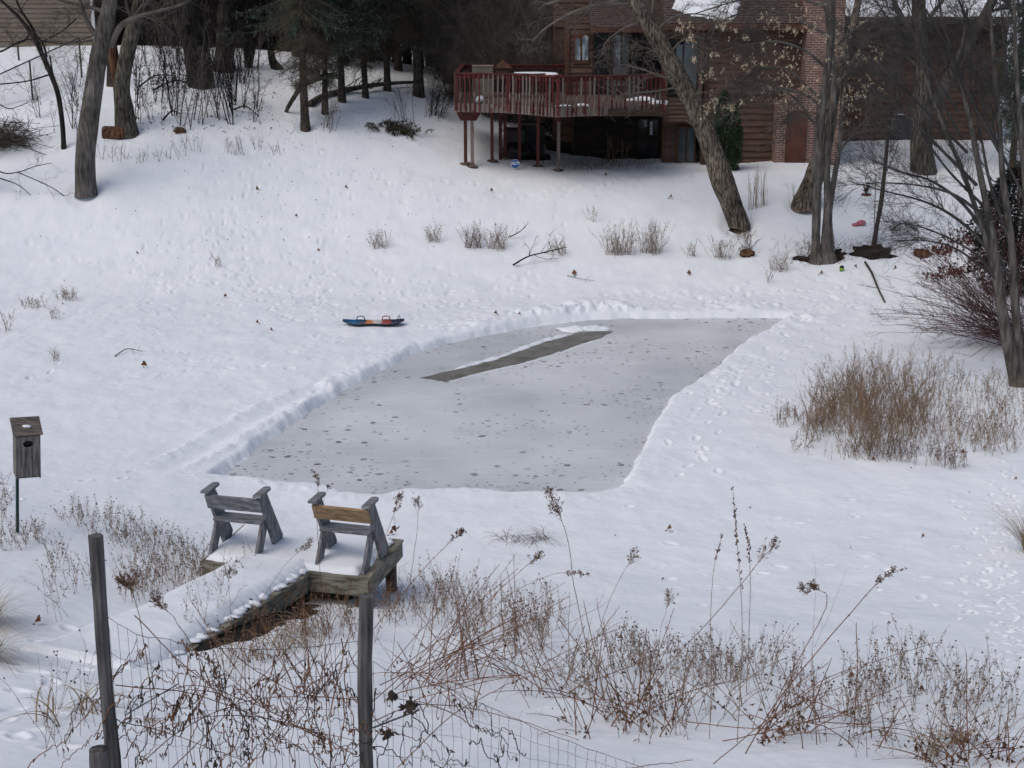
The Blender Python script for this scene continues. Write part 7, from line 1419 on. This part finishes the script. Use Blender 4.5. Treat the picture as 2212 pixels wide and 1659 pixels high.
canes('flattened rusty canes crossing the snow before the brown asters', [(1050, 1450, 120, 30), (1180, 1480, 80, 30)], 36, 35, (-85, 85), (.6, 1.5), 40, droop=.05)
canes('low flat canes scattered over the snow at the bottom right', [(1800, 1590, 150, 40), (2060, 1630, 120, 25)], 44, 36, (-85, 85), (.5, 1.4), 60)
canes('dark tangle of canes and leaves in the bottom right corner', [(2140, 1640, 70, 20), (2050, 1650, 60, 15)], 28, 37, (-80, 80), (.3, .9), 90)
canes('straw and rust coloured stalks behind the fence just left of the right post', [(690, 1500, 70, 50)], 20, 38, (-55, 60), (.5, 1.3), 16)
canes('straw and rust coloured stalks below the ramp in the middle of the fence bay', [(520, 1520, 90, 45)], 16, 42, (-55, 60), (.5, 1.3), 14)
canes('straw and rust coloured stalks on the snow behind the slanting wire', [(970, 1540, 90, 45)], 14, 43, (-55, 60), (.5, 1.3), 12)
canes('pale straw stalks on the slope below the dense brown asters', [(1150, 1480, 150, 50)], 18, 39, (-60, 65), (.4, 1.3), 16, mat=M_straw)
canes('pale straw stalks behind the bent rusty middle canes', [(1350, 1500, 120, 40)], 14, 40, (-60, 65), (.4, 1.3), 12, mat=M_straw)
canes('pale straw stalks below the two seed spikes', [(1560, 1540, 100, 40)], 12, 41, (-60, 65), (.4, 1.3), 12, mat=M_straw)
# vines over the wire fence
def vines(label, x0, x1, n, seed, mat, dens_leaf, wav=.016, r=(.0022, .0046), y0=None, y1=1690):
    rng = np.random.default_rng(seed); T = Tubes(); allp = []
    for k in range(n):
        m = 60; px = rng.uniform(x0, x1); dx = rng.normal()*130; py0 = fence_top(px)+rng.uniform(-15, 200) if y0 is None else rng.uniform(*y0); py1_ = rng.uniform(min(py0+60, y1-5), y1); s = np.linspace(0, 1, m)
        xs = px+dx*s+np.cumsum(np.cumsum(rng.normal(size=m))*1.1)*.28; xs -= (np.linspace(0, xs[-1]-(px+dx), m))*.7; ysx = py0+(py1_-py0)*s+np.cumsum(rng.normal(size=m))*4.5
        q = P(xs, ysx, fence_d(np.clip(xs, 222, 1500))+rng.uniform(-.06, .10)); a_ = rng.uniform(0, 6.28); q = q+np.stack([np.sin(s*rng.uniform(14, 30)+a_), np.cos(s*rng.uniform(14, 30)+a_), 0*s], 1)*wav
        rr = np.linspace(*rng.permutation(np.array(r)), m); T.add(q, rr, 4); allp.append(q)
    allp = np.array(allp); k = int(dens_leaf); lp_ = allp[rng.integers(0, n, k), rng.integers(0, 60, k)]; B = [leaves(rng, lp_, .050, .016, (0, 0, -1.2), .5, 1, .9)]
    o = make('dead_vine', T.blocks(0)+B, [mat, M_canel], None, allp[0, -1]); return tag(o, label, 'dead vines')
M_vd = mk('dark_vine', (.028, .021, .017), (.085, .062, .048), 5., .8)
vines('dark twisting vines strung over the left bay of the wire fence', 270, 770, 24, 51, M_vd, 90)
vines('red brown vines woven through the left bay of the wire fence', 260, 760, 64, 52, M_cane, 190, .006)
vines('dark vines hanging on the wire right of the right fence post', 815, 1050, 12, 53, M_vd, 20)
def long_canes(label, segs, seed, mat=M_cane, r=.004):
    rng = np.random.default_rng(seed); T = Tubes(); B = []
    for s_ in segs:
        q = smooth_path(np.array([P(px, py, d) for px, py, d in s_]), 24); q += np.cumsum(rng.normal(size=q.shape)*.003, 0); T.add(q, np.linspace(r*1.1, r*.6, 24), 5); B.append(octas(q[2::3], r*1.6, 1)); l = sprout(rng, q[None], np.full((1, 24), r*.5), k=7, t0=.2, ang=(25, 60), L=(.06, .25), up=.1, wig=.4, rr=.6, rmin=.0014, n=4); T.add(*l)
    o = make('bent_canes', T.blocks(0)+B, [mat, M_hd], None, q[0]); return tag(o, label, 'dead canes')
long_canes('long rusty canes bowing across the left bay of the fence', [[(250, 1480, 9.9), (420, 1500, 10.), (600, 1560, 10.), (760, 1600, 10.)], [(290, 1330, 10.2), (400, 1440, 10.2), (560, 1560, 10.1), (700, 1650, 10)], [(700, 1600, 10.1), (560, 1520, 10.2), (430, 1480, 10.2), (330, 1500, 10.1)], [(780, 1510, 10.2), (640, 1490, 10.3), (500, 1400, 10.4), (420, 1300, 10.5)],
            [(300, 1650, 9.8), (420, 1560, 9.9), (560, 1510, 10.), (720, 1505, 10.2)], [(260, 1560, 9.8), (380, 1590, 9.9), (520, 1640, 9.9)], [(770, 1630, 9.9), (640, 1570, 10.), (480, 1545, 10.), (300, 1580, 9.8)], [(520, 1680, 9.7), (600, 1580, 9.9), (690, 1480, 10.2), (770, 1370, 10.5)], [(350, 1680, 9.7), (450, 1580, 9.9), (560, 1470, 10.2), (640, 1380, 10.6)]], 61)
long_canes('long rusty canes sweeping past the right fence post toward the right', [[(800, 1560, 10.2), (900, 1520, 10.4), (1060, 1540, 10.4), (1250, 1600, 10.3)], [(820, 1480, 10.8), (950, 1420, 11.2), (1110, 1360, 11.8), (1230, 1290, 12.2)], [(780, 1540, 10.3), (900, 1430, 10.9), (1000, 1330, 11.5), (1120, 1230, 12.2)], [(860, 1660, 9.8), (960, 1560, 10.3), (1060, 1500, 10.6), (1180, 1450, 11)],
            [(1540, 1650, 10.5), (1650, 1560, 11), (1800, 1460, 11.8), (2030, 1385, 12.6)], [(1560, 1600, 10.8), (1700, 1570, 11), (1850, 1530, 11.3), (1990, 1500, 11.7)], [(1480, 1560, 11), (1640, 1580, 11), (1800, 1590, 10.9)], [(1200, 1690, 9.9), (1330, 1660, 10.1), (1500, 1640, 10.2)]], 62)
# dried pods / leaves hanging by the right post
for k, (px, py, s_, lb) in enumerate(((886, 1527, .045, 'round black shrivelled pod hanging right of the right post, the largest'), (846, 1503, .035, 'black shrivelled pod just right of the right post, upper one'), (838, 1585, .035, 'black shrivelled pod low beside the right post'), (852, 1140, .03, 'rusty curled leaf hanging beside the yellow backed bench'))):
    c = P(px, py, 10. if k < 3 else 18.2); rng = np.random.default_rng(k); o = make('dead_pod' if k < 3 else 'curled_leaf', [blob(c, (s_*.7, s_*.6, s_), k+3, .4, 3, 0), leaves(rng, c+rng.normal(size=(24, 3))*s_*.35, s_*1.5, s_*.8, (0, 0, -.5), .9, 0, .6), *Tubes().add(np.array([c+[0, 0, .16], c+[.01, 0, .08], c]), np.full(3, .002)).blocks(0)], M_vd if k < 3 else M_bko, None, c); tag(o, lb, 'dead leaf' if k == 3 else 'seed pod')
# tan grass blades
def blades(name, label, ells, n, h, seed, mat, w=.006, cat='dry grass', lean=(0, 0), arch=.9, spread=.5, kind=None):
    rng = np.random.default_rng(seed); b = pts_in(rng, n, ells); m = 9; s = np.linspace(0, 1, m); d = unit(np.c_[rng.normal(size=(n, 2))*spread+np.array(lean), np.ones(n)]); H = h*rng.uniform(.5, 1.1, n); p = b[:, None]+d[:, None]*(H[:, None]*s)[..., None]
    hd = unit(np.c_[d[:, :2]+rng.normal(size=(n, 2))*.15, np.zeros(n)]); p += hd[:, None]*(arch*.5*H[:, None]*s**2)[..., None]; p[:, :, 2] -= arch*.55*H[:, None]*s**2.4; sd_ = np.cross(hd, [0, 0, 1.]); wv = w*np.array([1, 1, 1, .95, .9, .8, .6, .4, .08])
    V = np.stack([p-sd_[:, None]*wv[None, :, None]/2, p+sd_[:, None]*wv[None, :, None]/2+np.array([0, 0, .0015])], 2).reshape(-1, 3); i = np.arange(n)[:, None]*2*m+np.arange(m-1)[None]*2; F = np.stack([i, i+1, i+3, i+2], -1).reshape(-1, 4)
    o = make(name, (V, [F], 0), mat, None, b.mean(0)); return tag(o, label, cat, kind=kind)
blades('ornamental_grass', 'pale tan ornamental grass at the left edge, the upper tuft', [(-22, 1350, 20, 10)], 200, .85, 71, M_plume, .006, lean=(.35, 0), arch=1.0)
blades('ornamental_grass', 'pale tan ornamental grass at the left edge, the lower tuft', [(-25, 1425, 20, 10)], 170, .75, 72, M_plume, .006, lean=(.4, 0), arch=1.1)
blades('ornamental_grass', 'pale grass plume cut by the right frame edge', [(2216, 1195, 6, 6)], 120, 1.0, 73, M_plume, .006, lean=(-.25, 0), arch=.5, spread=.25)
blades('dry_grass', 'tan curling grass blades hanging below the ramp', [(560, 1420, 80, 20), (640, 1390, 60, 20), (680, 1370, 40, 16)], 150, .55, 74, M_straw, .010, arch=1.3)
blades('dry_grass', 'tan grass blades by the bottom of the left post', [(110, 1560, 40, 20), (200, 1530, 30, 16)], 22, .55, 75, M_straw, .016, arch=1.4)
blades('dry_grass', 'arched wisp of tan grass on the snow right of the dock', [(1110, 1170, 40, 8), (1170, 1168, 20, 6)], 60, .5, 76, M_brn, .008, arch=1.5, spread=.9)
blades('dry_grass', 'pale curled grass heap in the bottom right corner', [(2070, 1600, 16, 8), (2010, 1628, 20, 8)], 60, .35, 77, M_plume, .012, arch=1.2)
# fallen oak leaves on the snow, each on its own
M_oak = mk('oak_leaf', (.11, .045, .02), (.22, .10, .045), 6., .8)
LL = 'small curled brown leaf lying on the snow'
ro = np.random.default_rng(88); v, f, m_ = leaves(ro, np.zeros((3, 3)), .14, .09, (0, 0, .1), 1, 0, .5); first_leaf = make('fallen_leaf', (v+[0, 0, .03], f, 0), M_oak, None, (0, 0, 0)); tag(first_leaf, LL, 'leaf', 'fallen leaves on the snow')
lpx = [(75, 1350), (667, 915), (590, 716), (750, 410), (1240, 600), (1488, 600), (1770, 596), (1850, 585), (840, 1160), (820, 1010), (1445, 433), (1310, 385), (560, 700), (690, 548), (1060, 415), (1890, 1000), (2080, 985), (1830, 1470), (640, 470), (300, 552), (485, 642), (312, 795), (560, 415), (2190, 1040), (1990, 1165), (1075, 690), (1125, 690), (1440, 1150), (1345, 1385), (1990, 1500), (2060, 600), (1930, 585)]
for k, (px, py) in enumerate(lpx):
    g = G1(px, py); g[2] = hz(g[0], g[1])[0]; s_ = ro.uniform(.6, 1.2)*(1.3 if py < 800 else .9)
    if k == 0: first_leaf.location = g; first_leaf.rotation_euler = (0, 0, 1.)
    else: copy_thing(first_leaf, g, ro.uniform(0, 6.28), s_)
# tiny debris on the far snow: bark bits, seeds
rz_ = np.random.default_rng(90); q = np.concatenate([G(rz_.uniform(250, 1000, 260), 230+rz_.uniform(0, 1, 260)**2.2*330), G(rz_.uniform(500, 720, 160), rz_.uniform(140, 330, 160)), G(rz_.uniform(60, 2100, 36), rz_.uniform(330, 700, 36)), G(rz_.uniform(1100, 2100, 24), rz_.uniform(700, 1350, 24)), G(rz_.uniform(250, 650, 220), rz_.uniform(120, 300, 220))]); q[:, 2] = hz(q[:, 0], q[:, 1])+.01
o = make('leaf_litter', leaves(rz_, q, .060, .035, (0, 0, .05), 1, 0, .4), mk('dark_litter', (.03, .02, .015), (.09, .06, .045), 5.), None, q[0]); tag(o, 'specks of bark, seeds and leaf bits strewn over the snow', 'litter', kind='stuff')
